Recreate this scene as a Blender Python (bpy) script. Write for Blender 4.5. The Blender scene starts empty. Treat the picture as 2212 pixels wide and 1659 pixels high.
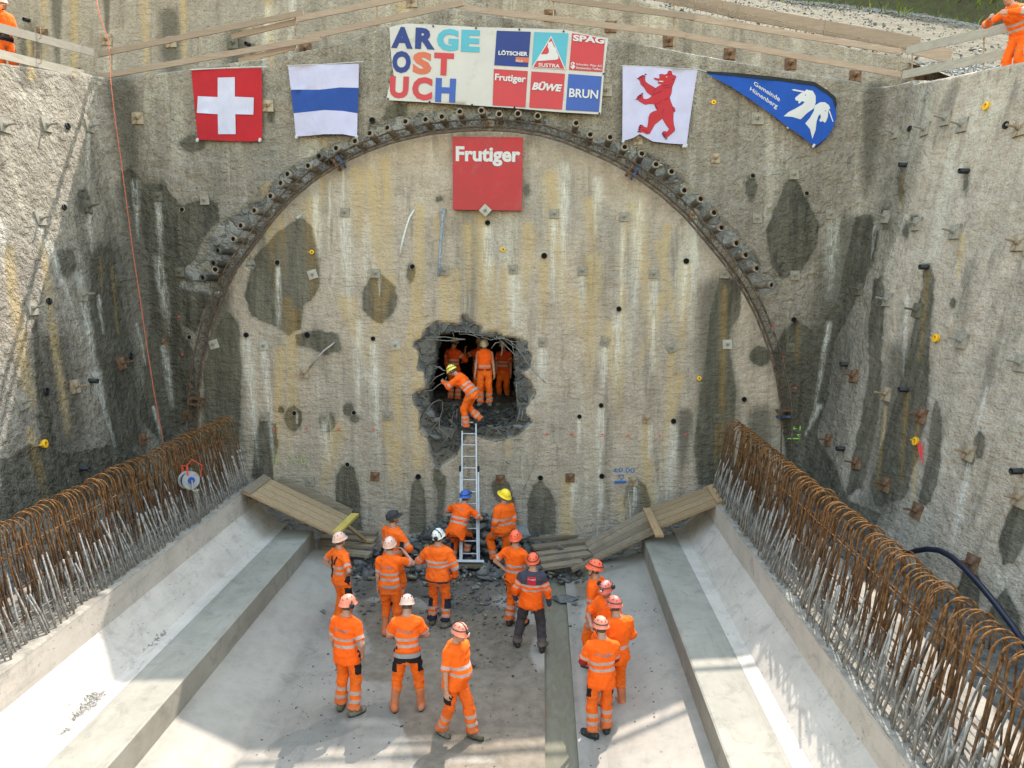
import bpy, bmesh, math, random
import numpy as np
from mathutils import Vector, Matrix
from mathutils.geometry import delaunay_2d_cdt

random.seed(7)
RNG = np.random.default_rng(11)
SC = bpy.context.scene
COL = SC.collection
rad = math.radians

# ------------------------------------------------------------------ camera
# Photo coordinates (2211 x 1659) are used as a survey: a ray through a photo
# point is cut with the real plane a thing stands on to get its real position.
FPX, CX, CY = 1660.0, 1105.5, 829.5
PITCH = math.atan((829.5 - 581) / FPX)
YAW = math.atan((1170 - 1105.5) * math.cos(PITCH) / FPX)
CAM = np.array([0.0, 0.0, 6.4])
FWD = np.array([-math.sin(YAW) * math.cos(PITCH), math.cos(YAW) * math.cos(PITCH), -math.sin(PITCH)])
RGT = np.array([math.cos(YAW), math.sin(YAW), 0.0])
UPV = np.cross(RGT, FWD)

cam_d = bpy.data.cameras.new('camera')
cam_d.sensor_width = 36.0
cam_d.lens = 36.0 * FPX / 2211.0
cam_d.clip_start, cam_d.clip_end = 0.05, 2000.0
cam_o = bpy.data.objects.new('camera', cam_d)
COL.objects.link(cam_o)
cam_o.location = CAM
cam_o.rotation_euler = (math.pi / 2 - PITCH, 0, YAW)
SC.camera = cam_o

# ------------------------------------------------------------------ light
SUN_A, SUN_B = 0.33, 0.765            # horizontal run of a shadow per metre of height (-x, -y)
SUN_DIR = Vector((SUN_A, SUN_B, 1.0)).normalized()   # towards the sun
SUN_EL = math.asin(SUN_DIR.z)
world = bpy.data.worlds.new('World')
SC.world = world
world.use_nodes = True
wn = world.node_tree
sky = wn.nodes.new('ShaderNodeTexSky')
sky.sky_type = 'NISHITA'
sky.sun_disc = False
sky.sun_elevation = SUN_EL
sky.sun_rotation = math.atan2(SUN_A, SUN_B)
sky.air_density, sky.dust_density, sky.ozone_density = 2.7, 1.0, 0.2
bg = wn.nodes['Background']
bg.inputs[1].default_value = 0.15
wn.links.new(sky.outputs[0], bg.inputs[0])
sun_d = bpy.data.lights.new('sun', 'SUN')
sun_d.energy = 2.1
sun_d.angle = rad(0.5)
sun_d.color = (1.0, 0.94, 0.85)
sun_o = bpy.data.objects.new('sun', sun_d)
COL.objects.link(sun_o)
sun_o.rotation_euler = SUN_DIR.to_track_quat('Z', 'Y').to_euler()
sun_o.location = (20, 40, 60)
SC.view_settings.view_transform = 'Standard'
SC.view_settings.look = 'None'
SC.view_settings.gamma = 1.0
SC.view_settings.use_curve_mapping = False
SC.view_settings.exposure = 2.02
SC.cycles.max_bounces = 6
SC.cycles.diffuse_bounces = 3

# ------------------------------------------------------------------ survey helpers
def ray(X, Y):
    return FWD + RGT * (X - CX) / FPX - UPV * (Y - CY) / FPX
def onplane(X, Y, P, N):
    d = ray(X, Y)
    return CAM + d * (np.dot(np.asarray(P, float) - CAM, N) / np.dot(d, N))
YB, BT = 17.3, 0.1                     # portal wall: foot and batter
def wall(X, Y, off=0.0):
    return onplane(X, Y, (0, YB - off, 0), np.array([0, 1.0, -BT]))
def atz(X, Y, z):
    return onplane(X, Y, (0, 0, z), np.array([0, 0, 1.0]))
def aty(X, Y, y):
    return onplane(X, Y, (0, y, 0), np.array([0, 1.0, 0]))
def atx(X, Y, x):
    return onplane(X, Y, (x, 0, 0), np.array([1.0, 0, 0]))
def proj(P):
    d = np.asarray(P, float) - CAM
    w = d @ FWD
    return CX + FPX * (d @ RGT) / w, CY - FPX * (d @ UPV) / w
def interp(x, xs, ys):
    return np.interp(x, xs, ys)

# ------------------------------------------------------------------ numpy noise
_LAT = RNG.random((64, 64, 64)).astype(np.float32)
def vnoise(P, scale=1.0, seed=0):
    P = np.asarray(P, np.float32) * scale + np.float32(seed * 17.31)
    i = np.floor(P).astype(np.int64)
    f = P - i
    f = f * f * (3 - 2 * f)
    r = 0
    for dx in (0, 1):
        for dy in (0, 1):
            for dz in (0, 1):
                w = ((f[..., 0] if dx else 1 - f[..., 0]) * (f[..., 1] if dy else 1 - f[..., 1]) * (f[..., 2] if dz else 1 - f[..., 2]))
                r = r + w * _LAT[(i[..., 0] + dx) & 63, (i[..., 1] + dy) & 63, (i[..., 2] + dz) & 63]
    return r
def fbm(P, scale=1.0, seed=0, oct=3):
    a, r, t = 1.0, 0, 0
    for o in range(oct):
        r = r + a * vnoise(P, scale * 2 ** o, seed + o); t += a; a *= 0.5
    return r / t

# ------------------------------------------------------------------ object helpers
def tag(o, label=None, cat=None, group=None, kind=None):
    if label: o['label'] = label
    if cat: o['category'] = cat
    if group: o['group'] = group
    if kind: o['kind'] = kind
    return o
def empty(name, loc=(0, 0, 0), rz=0.0):
    o = bpy.data.objects.new(name, None)
    o.empty_display_size = 0.2
    COL.objects.link(o)
    o.location = loc
    o.rotation_euler = (0, 0, rz)
    return o
def thing(name, label, cat, loc=(0, 0, 0), rz=0.0, group=None):
    return tag(empty(name, loc, rz), label, cat, group)
def link(o, parent=None):
    COL.objects.link(o)
    if parent is not None: o.parent = parent
    return o
def mesh_data(name, verts, faces, mats=None, smooth=False, mi=None, attrs=None):
    me = bpy.data.meshes.new(name)
    if isinstance(faces, np.ndarray):
        v = np.asarray(verts, np.float32)
        n, k = faces.shape
        me.vertices.add(len(v)); me.vertices.foreach_set('co', v.ravel())
        me.loops.add(n * k); me.loops.foreach_set('vertex_index', faces.astype(np.int32).ravel())
        me.polygons.add(n)
        me.polygons.foreach_set('loop_start', np.arange(0, n * k, k, dtype=np.int32))
        me.update(calc_edges=True)
        me.validate()
    else:
        me.from_pydata([tuple(map(float, v)) for v in verts], [], faces)
        me.update()
    if mats is not None:
        for m in (mats if isinstance(mats, (list, tuple)) else [mats]): me.materials.append(m)
    if mi is not None: me.polygons.foreach_set('material_index', np.asarray(mi, np.int32))
    if smooth: me.polygons.foreach_set('use_smooth', np.ones(len(me.polygons), bool))
    for k, a in (attrs or {}).items():
        at = me.attributes.new(k, 'FLOAT', 'POINT')
        at.data.foreach_set('value', np.asarray(a, np.float32))
    return me
def mobj(name, verts, faces, mats=None, parent=None, smooth=False, mi=None, attrs=None, rel=True):
    """one mesh object; vertices in world coordinates, made local to the parent"""
    if parent is not None and rel:
        verts = np.asarray(verts, float) - np.array(parent_world(parent))
    return link(bpy.data.objects.new(name, mesh_data(name, verts, faces, mats, smooth, mi, attrs)), parent)
def parent_world(p):
    v = Vector((0, 0, 0))
    while p is not None:
        v = v + Vector(p.location); p = p.parent
    return tuple(v)

class MB:
    """collects simple solids into one mesh"""
    def __init__(s): s.v, s.f, s.m = [], [], []
    def add(s, v, f, m=0):
        b = len(s.v); s.v += [tuple(map(float, q)) for q in v]; s.f += [tuple(b + i for i in q) for q in f]; s.m += [m] * len(f)
        return s
    def box(s, c, size, R=None, m=0, taper=None):
        c = np.asarray(c, float); h = np.asarray(size, float) / 2
        vs = []
        for z in (-1, 1):
            for x, y in ((-1, -1), (1, -1), (1, 1), (-1, 1)):
                p = np.array([x * h[0], y * h[1], z * h[2]])
                if taper and z > 0: p[:2] *= taper
                if R is not None: p = np.asarray(R) @ p
                vs.append(c + p)
        return s.add(vs, [(3, 2, 1, 0), (4, 5, 6, 7), (0, 1, 5, 4), (1, 2, 6, 5), (2, 3, 7, 6), (3, 0, 4, 7)], m)
    def bar(s, a, b, w, t, up=(0, 0, 1), m=0):
        """box from a to b, width w across, thickness t along up"""
        a, b = np.asarray(a, float), np.asarray(b, float)
        d = b - a; L = np.linalg.norm(d); d = d / L
        sd = np.cross(d, up); sd /= np.linalg.norm(sd) + 1e-9
        u = np.cross(sd, d)
        R = np.stack([d, sd, u], 1)
        return s.box((a + b) / 2, (L, w, t), R, m)
    def tube(s, pts, r, n=8, cap=True, m=0):
        pts = [np.asarray(p, float) for p in pts]
        k = len(pts)
        rs = r if hasattr(r, '__len__') else [r] * k
        ref = None; rings = []
        for i in range(k):
            d = pts[min(i + 1, k - 1)] - pts[max(i - 1, 0)]
            d = d / (np.linalg.norm(d) + 1e-12)
            if ref is None:
                ref = np.array([0, 0, 1.0]) if abs(d[2]) < 0.9 else np.array([1.0, 0, 0])
            a = ref - d * np.dot(ref, d); a /= np.linalg.norm(a) + 1e-12
            ref = a; b = np.cross(d, a)
            rings.append([pts[i] + rs[i] * (a * math.cos(t) + b * math.sin(t)) for t in [2 * math.pi * j / n for j in range(n)]])
        v = [p for q in rings for p in q]
        f = [(i * n + j, i * n + (j + 1) % n, (i + 1) * n + (j + 1) % n, (i + 1) * n + j) for i in range(k - 1) for j in range(n)]
        if cap:
            f += [tuple(range(n - 1, -1, -1)), tuple((k - 1) * n + j for j in range(n))]
        return s.add(v, f, m)
    def lathe(s, prof, o, axis, n=16, m=0):
        """prof: list of (r, h) along axis from o"""
        axis = np.asarray(axis, float); axis /= np.linalg.norm(axis)
        ref = np.array([0, 0, 1.0]) if abs(axis[2]) < 0.9 else np.array([1.0, 0, 0])
        a = ref - axis * np.dot(ref, axis); a /= np.linalg.norm(a); b = np.cross(axis, a)
        o = np.asarray(o, float); v = []
        for r, h in prof:
            v += [o + axis * h + r * (a * math.cos(t) + b * math.sin(t)) for t in [2 * math.pi * j / n for j in range(n)]]
        k = len(prof)
        f = [(i * n + j, i * n + (j + 1) % n, (i + 1) * n + (j + 1) % n, (i + 1) * n + j) for i in range(k - 1) for j in range(n)]
        return s.add(v, f, m)
    def build(s, name, mats, parent=None, smooth=False, rel=True):
        return mobj(name, s.v, s.f, mats, parent, smooth, s.m, None, rel)
def dup(o, parent=None):
    c = o.copy(); COL.objects.link(c); c.parent = parent
    return c
def dup_tree(o, parent=None):
    c = dup(o, parent)
    for ch in o.children: dup_tree(ch, c)
    return c
def frame_R(d, up=(0, 0, 1)):
    """rotation whose local z is d"""
    z = np.asarray(d, float); z = z / np.linalg.norm(z)
    x = np.cross(up, z); x /= np.linalg.norm(x) + 1e-9
    return np.stack([x, np.cross(z, x), z], 1)

# ------------------------------------------------------------------ materials
class N:
    """tiny node builder"""
    def __init__(s, name):
        s.mat = bpy.data.materials.new(name); s.mat.use_nodes = True
        s.t = s.mat.node_tree; s.b = s.t.nodes['Principled BSDF']
        s.b.inputs['Specular IOR Level'].default_value = 0.3
    def n(s, t, **kw):
        q = s.t.nodes.new(t)
        for k, v in kw.items(): setattr(q, k, v)
        return q
    def l(s, a, b): s.t.links.new(a, b)
    def put(s, sock, v):
        if isinstance(v, bpy.types.NodeSocket): s.l(v, sock)
        elif isinstance(v, (tuple, list)) and len(v) == 3 and sock.type == 'RGBA': sock.default_value = (*v, 1)
        else: sock.default_value = v
    def coord(s, scale=(1, 1, 1), kind='Object'):
        c = s.n('ShaderNodeTexCoord'); m = s.n('ShaderNodeMapping')
        s.l(c.outputs[kind], m.inputs[0]); m.inputs['Scale'].default_value = scale
        return m.outputs[0]
    def noise(s, scale=5, detail=3, rough=0.55, co=None, dist=0.0):
        q = s.n('ShaderNodeTexNoise'); q.inputs['Scale'].default_value = scale; q.inputs['Detail'].default_value = detail
        q.inputs['Roughness'].default_value = rough; q.inputs['Distortion'].default_value = dist
        s.l(co if co is not None else s.coord(), q.inputs['Vector'])
        return q.outputs['Fac']
    def voro(s, scale=5, co=None, feature='F1', out='Distance', rnd=1.0):
        q = s.n('ShaderNodeTexVoronoi', feature=feature); q.inputs['Scale'].default_value = scale
        q.inputs['Randomness'].default_value = rnd
        s.l(co if co is not None else s.coord(), q.inputs['Vector'])
        return q.outputs[out]
    def ramp(s, v, a, b, lo=0.0, hi=1.0, smooth=True):
        q = s.n('ShaderNodeMapRange', interpolation_type='SMOOTHSTEP' if smooth else 'LINEAR')
        for i, x in enumerate((v, a, b, lo, hi)): s.put(q.inputs[i], x)
        return q.outputs[0]
    def math(s, op, a, b=0.0, c=0.0):
        q = s.n('ShaderNodeMath', operation=op)
        s.put(q.inputs[0], a); s.put(q.inputs[1], b)
        if op in ('MULTIPLY_ADD',): s.put(q.inputs[2], c)
        return q.outputs[0]
    def mix(s, f, a, b, mode='MIX'):
        q = s.n('ShaderNodeMix', data_type='RGBA', blend_type=mode)
        s.put(q.inputs[0], f); s.put(q.inputs[6], a); s.put(q.inputs[7], b)
        return q.outputs[2]
    def attr(s, name):
        q = s.n('ShaderNodeAttribute'); q.attribute_name = name
        return q.outputs['Fac']
    def bump(s, h, dist=0.02, strength=1.0, prev=None):
        q = s.n('ShaderNodeBump'); q.inputs['Distance'].default_value = dist
        s.put(q.inputs['Strength'], strength); s.l(h, q.inputs['Height'])
        if prev is not None: s.l(prev, q.inputs['Normal'])
        return q.outputs[0]
    def done(s, col=None, rough=None, normal=None, metal=None, spec=None):
        if col is not None: s.put(s.b.inputs['Base Color'], col)
        if rough is not None: s.put(s.b.inputs['Roughness'], rough)
        if normal is not None: s.l(normal, s.b.inputs['Normal'])
        if metal is not None: s.put(s.b.inputs['Metallic'], metal)
        if spec is not None: s.put(s.b.inputs['Specular IOR Level'], spec)
        return s.mat
def srgb(r, g, b):
    return tuple((c / 255 / 12.92) if c / 255 <= 0.04045 else ((c / 255 + 0.055) / 1.055) ** 2.4 for c in (r, g, b))
def simple(name, col, rough=0.7, var=0.25, scale=8.0, metal=0.0, bump=0.0, bscale=30.0, dirt=None, dirt_amt=0.5, spec=0.3):
    m = N(name)
    co = m.coord()
    n1 = m.noise(scale, 4, 0.6, co)
    dk = tuple(c * (1 - var) for c in col); lt = tuple(min(1, c * (1 + var)) for c in col)
    c = m.mix(m.ramp(n1, 0.3, 0.7), dk, lt)
    if dirt:
        n2 = m.noise(scale * 0.6 + 1.3, 5, 0.7, co)
        c = m.mix(m.ramp(n2, 0.62 - 0.25 * dirt_amt, 0.75 - 0.15 * dirt_amt, 0, 1), c, dirt)
    nr = m.bump(m.noise(bscale, 3, 0.6, co), 0.01, bump) if bump else None
    return m.done(c, m.ramp(n1, 0.2, 0.8, max(0, rough - 0.08), min(1, rough + 0.08)), nr, metal, spec)
# ================================================================== stain survey (photo coordinates)
WET = [
 ('p',(308,400),(350,395),(372,420),(392,446),(440,425),(470,440),(472,480),(440,512),(420,560),(410,600),(396,620),(392,720),(420,760),(425,900),(350,960),(300,900),(322,700),(320,560),(302,470)),
 ('p',(262,372),(285,366),(300,385),(298,430),(290,470),(275,440),(262,420)),
 ('e',178,437,16,27),('e',143,568,19,31),
 ('p',(192,560),(215,530),(245,540),(255,620),(285,760),(300,960),(240,980),(228,850),(195,700)),
 ('p',(528,640),(545,560),(600,500),(650,468),(675,492),(690,560),(690,620),(672,650),(652,660),(650,710),(625,727),(590,702),(545,685)),
 ('p',(470,705),(490,668),(515,700),(522,780),(520,900),(515,960),(440,960),(440,800)),
 ('p',(800,600),(820,590),(838,602),(853,620),(858,650),(850,676),(822,700),(800,690),(784,665),(783,630)),
 ('e',888,592,10,20),('p',(637,722),(690,712),(730,722),(737,758),(700,768),(668,752),(640,745)),
 ('p',(562,905),(596,915),(600,960),(590,1010),(592,1045),(545,1035),(550,950)),
 ('e',634,905,19,26),('e',705,912,19,22),('e',752,884,12,14),('e',766,905,10,8),('e',606,885,7,7),('e',950,430,9,7),
 ('p',(724,1030),(735,1008),(750,1002),(765,1012),(775,1050),(784,1150),(728,1150),(724,1080)),
 ('p',(890,1048),(903,1026),(915,1048),(920,1080),(920,1152),(884,1152),(886,1090)),
 ('p',(936,1015),(952,1018),(962,1045),(957,1125),(942,1125),(946,1060),(936,1040)),
 ('p',(1064,1042),(1085,1030),(1102,1052),(1112,1090),(1122,1152),(1068,1152),(1078,1085),(1062,1060)),
 ('p',(1150,1052),(1168,1036),(1188,1060),(1201,1090),(1198,1155),(1142,1155),(1138,1090)),
 ('p',(1352,1052),(1370,1030),(1392,1048),(1406,1085),(1402,1120),(1352,1125),(1348,1085)),
 ('p',(1552,596),(1600,606),(1597,680),(1575,720),(1576,760),(1591,850),(1583,960),(1586,1045),(1506,1045),(1498,960),(1512,840),(1530,700)),
 ('p',(1700,388),(1716,382),(1742,432),(1770,488),(1760,540),(1727,588),(1690,602),(1664,572),(1655,500),(1672,450)),
 ('e',1622,408,13,29),
 ('p',(1848,470),(1880,462),(1896,500),(1886,560),(1842,668),(1802,740),(1792,850),(1772,920),(1760,990),(1700,990),(1682,870),(1668,760),(1690,712),(1722,692),(1762,720),(1810,640),(1826,560)),
 ('e',1641,770,22,21),
 ('p',(1888,606),(1906,598),(1913,640),(1906,760),(1896,900),(1864,1050),(1826,1075),(1846,950),(1878,800),(1876,700)),
 ('p',(1998,572),(2010,572),(2017,600),(2012,680),(2006,780),(2002,900),(1978,1000),(1952,1075),(1896,1095),(1876,1050),(1920,900),(1960,770),(1985,650)),
 ('p',(2024,862),(2036,900),(2032,1000),(2012,1085),(1982,1095),(2000,1000),(2015,900)),
 ('e',1945,402,8,36),('e',2083,395,7,24),('e',1956,500,7,15),('e',1975,482,13,17),('e',1913,470,9,25),('e',2058,655,6,9),('e',1960,895,10,80),
 ('p',(2150,1170),(2190,1080),(2215,1050),(2215,1160),(2190,1215),(2165,1220)),('e',2118,960,12,30),('e',2095,985,14,26),
 ('p',(2060,1290),(2085,1220),(2118,1250),(2112,1330),(2070,1360)),('p',(2130,1330),(2170,1270),(2200,1330),(2190,1420),(2140,1420)),
 ('p',(1690,880),(1760,930),(1800,1000),(1830,1080),(1900,1110),(1880,1180),(1800,1150),(1700,1020)),
 ('p',(70,700),(80,690),(86,760),(110,900),(130,1000),(100,1060),(85,950)),
 ('p',(0,1000),(60,960),(150,980),(240,960),(300,980),(280,1060),(120,1100),(0,1130)),
 ('e',415,310,28,18),('e',585,245,8,18),('p',(860,222),(880,226),(878,250),(860,290),(842,262),(826,256),(834,234)),
 ('p',(395,560),(440,590),(450,650),(420,720),(395,700)),('e',1136,410,7,14),('e',1120,870,10,60),
]
WHITE = [
 ('s',600,578,602,705,6,12,.5),('s',1195,468,1192,650,7,9,.3),('s',1111,596,1108,706,8,6,.3),('s',712,392,710,560,3,2,.3),('s',742,370,736,520,4,6,.4),
 ('s',1412,606,1408,800,10,18,.5),('s',1303,745,1300,800,8,10,.4),('s',1172,752,1165,800,9,7,.5),('s',1800,478,1790,640,18,26,.55),('s',354,745,372,880,9,14,.5),
 ('s',342,560,365,720,12,14,.45),('h',396,614,470,630,9),('s',168,590,205,800,8,18,.4),('s',205,800,248,965,14,4,.3),('s',103,520,150,650,8,10,.4),('s',212,640,222,720,5,5,.4),
 ('s',2130,838,2112,940,5,4,.2),('s',2095,1005,2060,1180,7,16,.5),('s',1298,1035,1296,1110,8,12,.4),('s',1450,914,1448,1010,6,9,.4),('s',1405,915,1400,990,6,8,.4),
 ('s',190,452,196,540,5,6,.4),('s',292,395,298,520,10,6,.4),('s',342,440,350,560,9,12,.5),('s',185,280,190,420,5,10,.6),('s',1770,880,1740,940,10,5,.3),('s',1790,700,1760,890,8,8,.5),
 ('s',1240,1040,1232,1120,10,14,.6),('s',1480,570,1470,700,8,14,.55),('s',1345,480,1340,700,5,9,.6),('s',1500,480,1495,640,8,16,.6),('s',820,600,820,640,4,4,.4),('s',640,895,640,915,4,4,.3),
 ('s',295,700,315,790,4,3,.4),('s',330,880,352,960,4,8,.5),('s',775,700,772,900,10,18,.75),('s',1250,905,1248,980,5,8,.5),('s',1960,640,1950,820,5,10,.7),
 ('s',580,20,570,150,10,8,.3),('s',632,0,625,130,9,7,.3),('s',1890,490,1880,560,4,3,.4),('s',80,460,100,560,10,10,.5),('s',0,480,12,600,12,8,.5),
]
OCHRE = [
 ('s',906,450,902,1000,12,22,.15),('s',944,465,944,560,6,7,.3),('s',985,590,985,690,10,12,.3),('s',1040,465,1042,690,14,20,.2),('s',680,478,678,625,9,14,.3),('s',700,300,690,480,5,9,.6),
 ('s',1564,622,1556,980,8,10,.3),('s',18,540,62,868,12,18,.1),('s',92,520,112,700,8,10,.25),('s',112,700,150,940,10,16,.5),('s',2003,590,1988,780,6,7,.3),('s',1948,376,1944,450,5,5,.3),
 ('s',1958,850,1945,1040,6,8,.35),('s',2078,510,2066,600,8,10,.5),('s',1910,880,1892,1060,4,5,.2),('s',1985,900,1970,1080,6,9,.4),('s',1725,705,1720,790,5,6,.4),('s',62,930,100,1090,10,18,.5),
 ('s',240,570,255,720,4,5,.3),('s',215,560,218,640,4,4,.4),('s',160,0,160,160,10,8,.1),('s',95,0,96,140,8,6,.4),('s',310,0,318,160,9,9,.2),('s',395,0,398,130,8,8,.2),('s',580,0,585,140,9,10,.3),('s',60,70,70,170,6,9,.1),('s',1345,620,1338,900,7,14,.5),('s',1280,560,1270,900,20,30,.8),
 ('s',1395,912,1390,1010,6,8,.5),('s',1548,910,1544,1020,4,5,.2),('s',1100,880,1096,1000,6,10,.5),('s',865,0,870,40,12,12,.2),
]
DARKS = [('s',1790,560,1740,1000,60,90,.1),('s',1720,700,1720,980,50,60,.1),('s',230,0,232,90,8,6,.3),('s',122,0,125,150,14,10,.4),('s',365,40,372,150,26,30,.2),('s',510,85,515,160,26,24,.2),('s',545,100,545,160,8,10,.3),('s',660,100,662,140,16,16,.2),('s',1040,1050,1030,1150,10,16,.5),('s',700,1060,700,1150,16,22,.7),('s',470,640,470,900,30,30,.5),('s',1890,200,1870,420,26,40,.6),('s',260,190,290,420,34,50,.6),
 ('s',300,430,390,960,60,90,.1),('s',235,560,280,980,50,60,.1),('s',120,760,150,1050,50,80,.2),('s',1960,780,1900,1080,50,70,.3),('s',1830,500,1760,900,40,60,.2),('s',470,700,500,980,40,50,.2),('s',1540,640,1540,1040,40,60,.3),('s',1480,900,1470,1040,20,24,.7),('s',1640,900,1640,1040,30,30,.5),('s',70,80,60,170,30,34,.2)]

def poly_sd(X, Y, poly):
    P = np.asarray(poly, float)
    d = np.full(X.shape, 1e9); ins = np.zeros(X.shape, bool)
    for a, b in zip(P, np.roll(P, -1, 0)):
        e = b - a; wx, wy = X - a[0], Y - a[1]
        t = np.clip((wx * e[0] + wy * e[1]) / (e @ e + 1e-9), 0, 1)
        d = np.minimum(d, (wx - e[0] * t) ** 2 + (wy - e[1] * t) ** 2)
        c = ((a[1] > Y) != (b[1] > Y)) & (X < (b[0] - a[0]) * (Y - a[1]) / (b[1] - a[1] + 1e-12) + a[0])
        ins ^= c
    d = np.sqrt(d)
    return np.where(ins, d, -d)
def field(shapes, X, Y, soft=14.0):
    r = np.zeros(X.shape)
    for s in shapes:
        k = s[0]
        if k == 'p':
            pts = np.array(s[1:]); lo, hi = pts.min(0) - 2 * soft, pts.max(0) + 2 * soft
        elif k == 'e':
            lo, hi = np.array([s[1] - s[3] - 2 * soft, s[2] - s[4] - 2 * soft]), np.array([s[1] + s[3] + 2 * soft, s[2] + s[4] + 2 * soft])
        else:
            w = 3 * max(s[5:7]) if k == 's' else 3 * s[5]
            lo, hi = np.array([min(s[1], s[3]) - w - soft, min(s[2], s[4]) - w]), np.array([max(s[1], s[3]) + w + soft, max(s[2], s[4]) + w])
        q = (X > lo[0]) & (X < hi[0]) & (Y > lo[1]) & (Y < hi[1])
        if not q.any(): continue
        x, y = X[q], Y[q]
        if k == 'p': v = 0.5 + poly_sd(x, y, s[1:]) / (2 * soft)
        elif k == 'e':
            rr = np.sqrt(((x - s[1]) / s[3]) ** 2 + ((y - s[2]) / s[4]) ** 2)
            v = 0.5 + (1 - rr) * min(s[3], s[4]) / (2 * soft)
        else:
            e = np.array([s[3] - s[1], s[4] - s[2]], float)
            t = np.clip(((x - s[1]) * e[0] + (y - s[2]) * e[1]) / (e @ e), 0, 1)
            dd = np.hypot(x - s[1] - e[0] * t, y - s[2] - e[1] * t)
            if k == 's':
                w = s[5] + (s[6] - s[5]) * t
                v = 0.5 + 0.5 * (1 - dd / w) - s[7] * t ** 1.5 * 0.7
            else: v = 0.5 + (1 - dd / s[5]) * 0.5
        r[q] = np.maximum(r[q], np.clip(v, 0, 1))
    return r

ARCH = [(427,905),(430,870),(434,820),(441,775),(458,705),(482,640),(512,580),(545,535),(590,475),(630,430),(680,388),(740,350),(795,325),(850,305),(930,287),(1000,280),(1050,278),(1110,281),(1170,290),(1220,304),(1270,325),(1320,347),(1365,372),(1430,420),(1480,465),(1520,512),(1560,560),(1600,615),(1630,670),(1652,725),(1668,770),(1680,820),(1688,870),(1690,905)]
_z7 = lambda *q: [(879.9 + .18056 * x, 674 + .18056 * y) for x, y in q]
HOLE_IN = _z7((365,270),(460,255),(560,235),(700,232),(800,262),(880,290),(1010,308),(1150,315),(1310,335),(1305,450),(1275,560),(1290,700),(1300,860),(1305,1050),(1315,1130),(1330,1240),(1260,1340),(1120,1380),(1000,1390),(820,1402),(640,1395),(500,1390),(400,1375),(330,1280),(280,1150),(245,1000),(260,860),(300,700),(320,600),(330,520),(330,430))
HOLE_OUT = _z7((215,180),(330,110),(490,125),(610,140),(640,40),(690,25),(750,100),(830,145),(900,170),(890,240),(1060,230),(1150,290),(1300,300),(1440,370),(1430,440),(1490,530),(1470,660),(1400,710),(1335,690),(1440,800),(1500,880),(1530,970),(1420,1150),(1420,1220),(1490,1310),(1400,1400),(1280,1500),(1060,1550),(980,1530),(880,1500),(700,1470),(640,1600)) + [(985,985),(962,1000),(948,1012),(937,1005),(932,985),(925,950),(910,925)] + _z7((140,1420),(150,1310),(130,1180),(70,1100),(50,1000),(100,945),(190,930),(210,820),(190,720),(120,690),(130,560),(110,450),(50,420),(80,350),(170,310))
CHIPS = [('p',(388,585),(420,560),(455,548),(445,520),(470,485),(505,465),(530,440),(565,432),(590,395),(612,365),(660,345),(700,318),(740,305),(790,288),(800,262),(850,252),(920,240),(985,230),(1060,226),(1130,234),(1180,248),(1195,275),(1250,290),(1290,296),(1340,305),(1390,325),(1430,345),(1470,380),(1500,408),(1530,435),(1560,470),(1590,500),(1620,535),(1650,575),(1650,610),(1620,612),(1590,570),(1550,522),(1500,470),(1450,425),(1400,380),(1330,340),(1250,305),(1180,285),(1050,272),(930,280),(850,298),(740,340),(660,395),(590,465),(545,525),(510,570),(485,610),(420,605)),
 ('e',1655,612,26,22),('p',(395,612),(470,606),(480,618),(470,632),(400,628)),('e',540,570,12,14),('e',1540,520,18,12)]

_rs = random.Random(5)
for _x, _y in [(745,459),(1197,462),(1348,469),(812,591),(960,585),(1108,582),(1258,585),(1411,592),(570,747),(854,746),(1172,739),(1306,739),(1450,751),(701,900),(838,898),(1397,905),(1231,1032),(1367,1039),(1053,482),(1175,553),(1336,668),(532,724),(806,732),(1298,876),(1454,910),(1481,565),(891,577),(600,400),(680,420),(770,360),(830,340),(1220,350),(1290,380),(1380,430),(1440,480),(760,640),(1010,480),(1140,480),(1060,560),(620,640)]:
    L = _rs.uniform(90, 330); w = _rs.uniform(7, 15)
    (OCHRE if _rs.random() < 0.5 else WHITE).append(('s', _x, _y + 10, _x - (_x - 1105) * 0.00004 * L * 4, _y + L, w, w * _rs.uniform(1.2, 2.0), _rs.uniform(.55, .8)))
    if _rs.random() < 0.6: OCHRE.append(('s', _x + _rs.uniform(-40, 40), _y + _rs.uniform(0, 60), _x + _rs.uniform(-40, 40), _y + 60 + L, w * 1.3, w * 2, .75))
# ================================================================== portal pit walls
def corner(a, b):
    A, B = wall(*a), wall(*b)
    return lambda z: A + (B - A) * ((np.asarray(z)[..., None] - A[2]) / (B[2] - A[2]))
LC, RC = corner((212, 174), (345, 913)), corner((1928, 193), (1755, 920))
LDIR = np.array([0.0, -1.0, 0]); RDIR = np.array([math.sin(rad(7)), -math.cos(rad(7)), 0])
def side_plane(C, D):
    e = C(np.array(0.0)) - C(np.array(10.0))
    n = np.cross(D, e); n /= np.linalg.norm(n)
    return C(np.array(10.0)), n
LP, LN = side_plane(LC, LDIR); RP, RN = side_plane(RC, RDIR)
if LN[0] < 0: LN = -LN
if RN[0] > 0: RN = -RN
BN = np.array([0, -1.0, BT]); BN /= np.linalg.norm(BN)
def lwall(X, Y): return onplane(X, Y, LP, LN)
def rwall(X, Y): return onplane(X, Y, RP, RN)
TOP_PX = [(212,174),(244,173),(416,154),(609,125),(749,95),(865,51),(964,22),(990,22),(1187,63),(1306,85),(1479,120),(1700,160),(1928,193)]
_tp = np.array([wall(*q) for q in TOP_PX])
def ztop_b(x): return np.interp(x, _tp[:, 0], _tp[:, 2])
_l1, _r1 = lwall(0, 140), rwall(2211, 140)
ZL0, ZR0 = _tp[0, 2], _tp[-1, 2]
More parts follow.
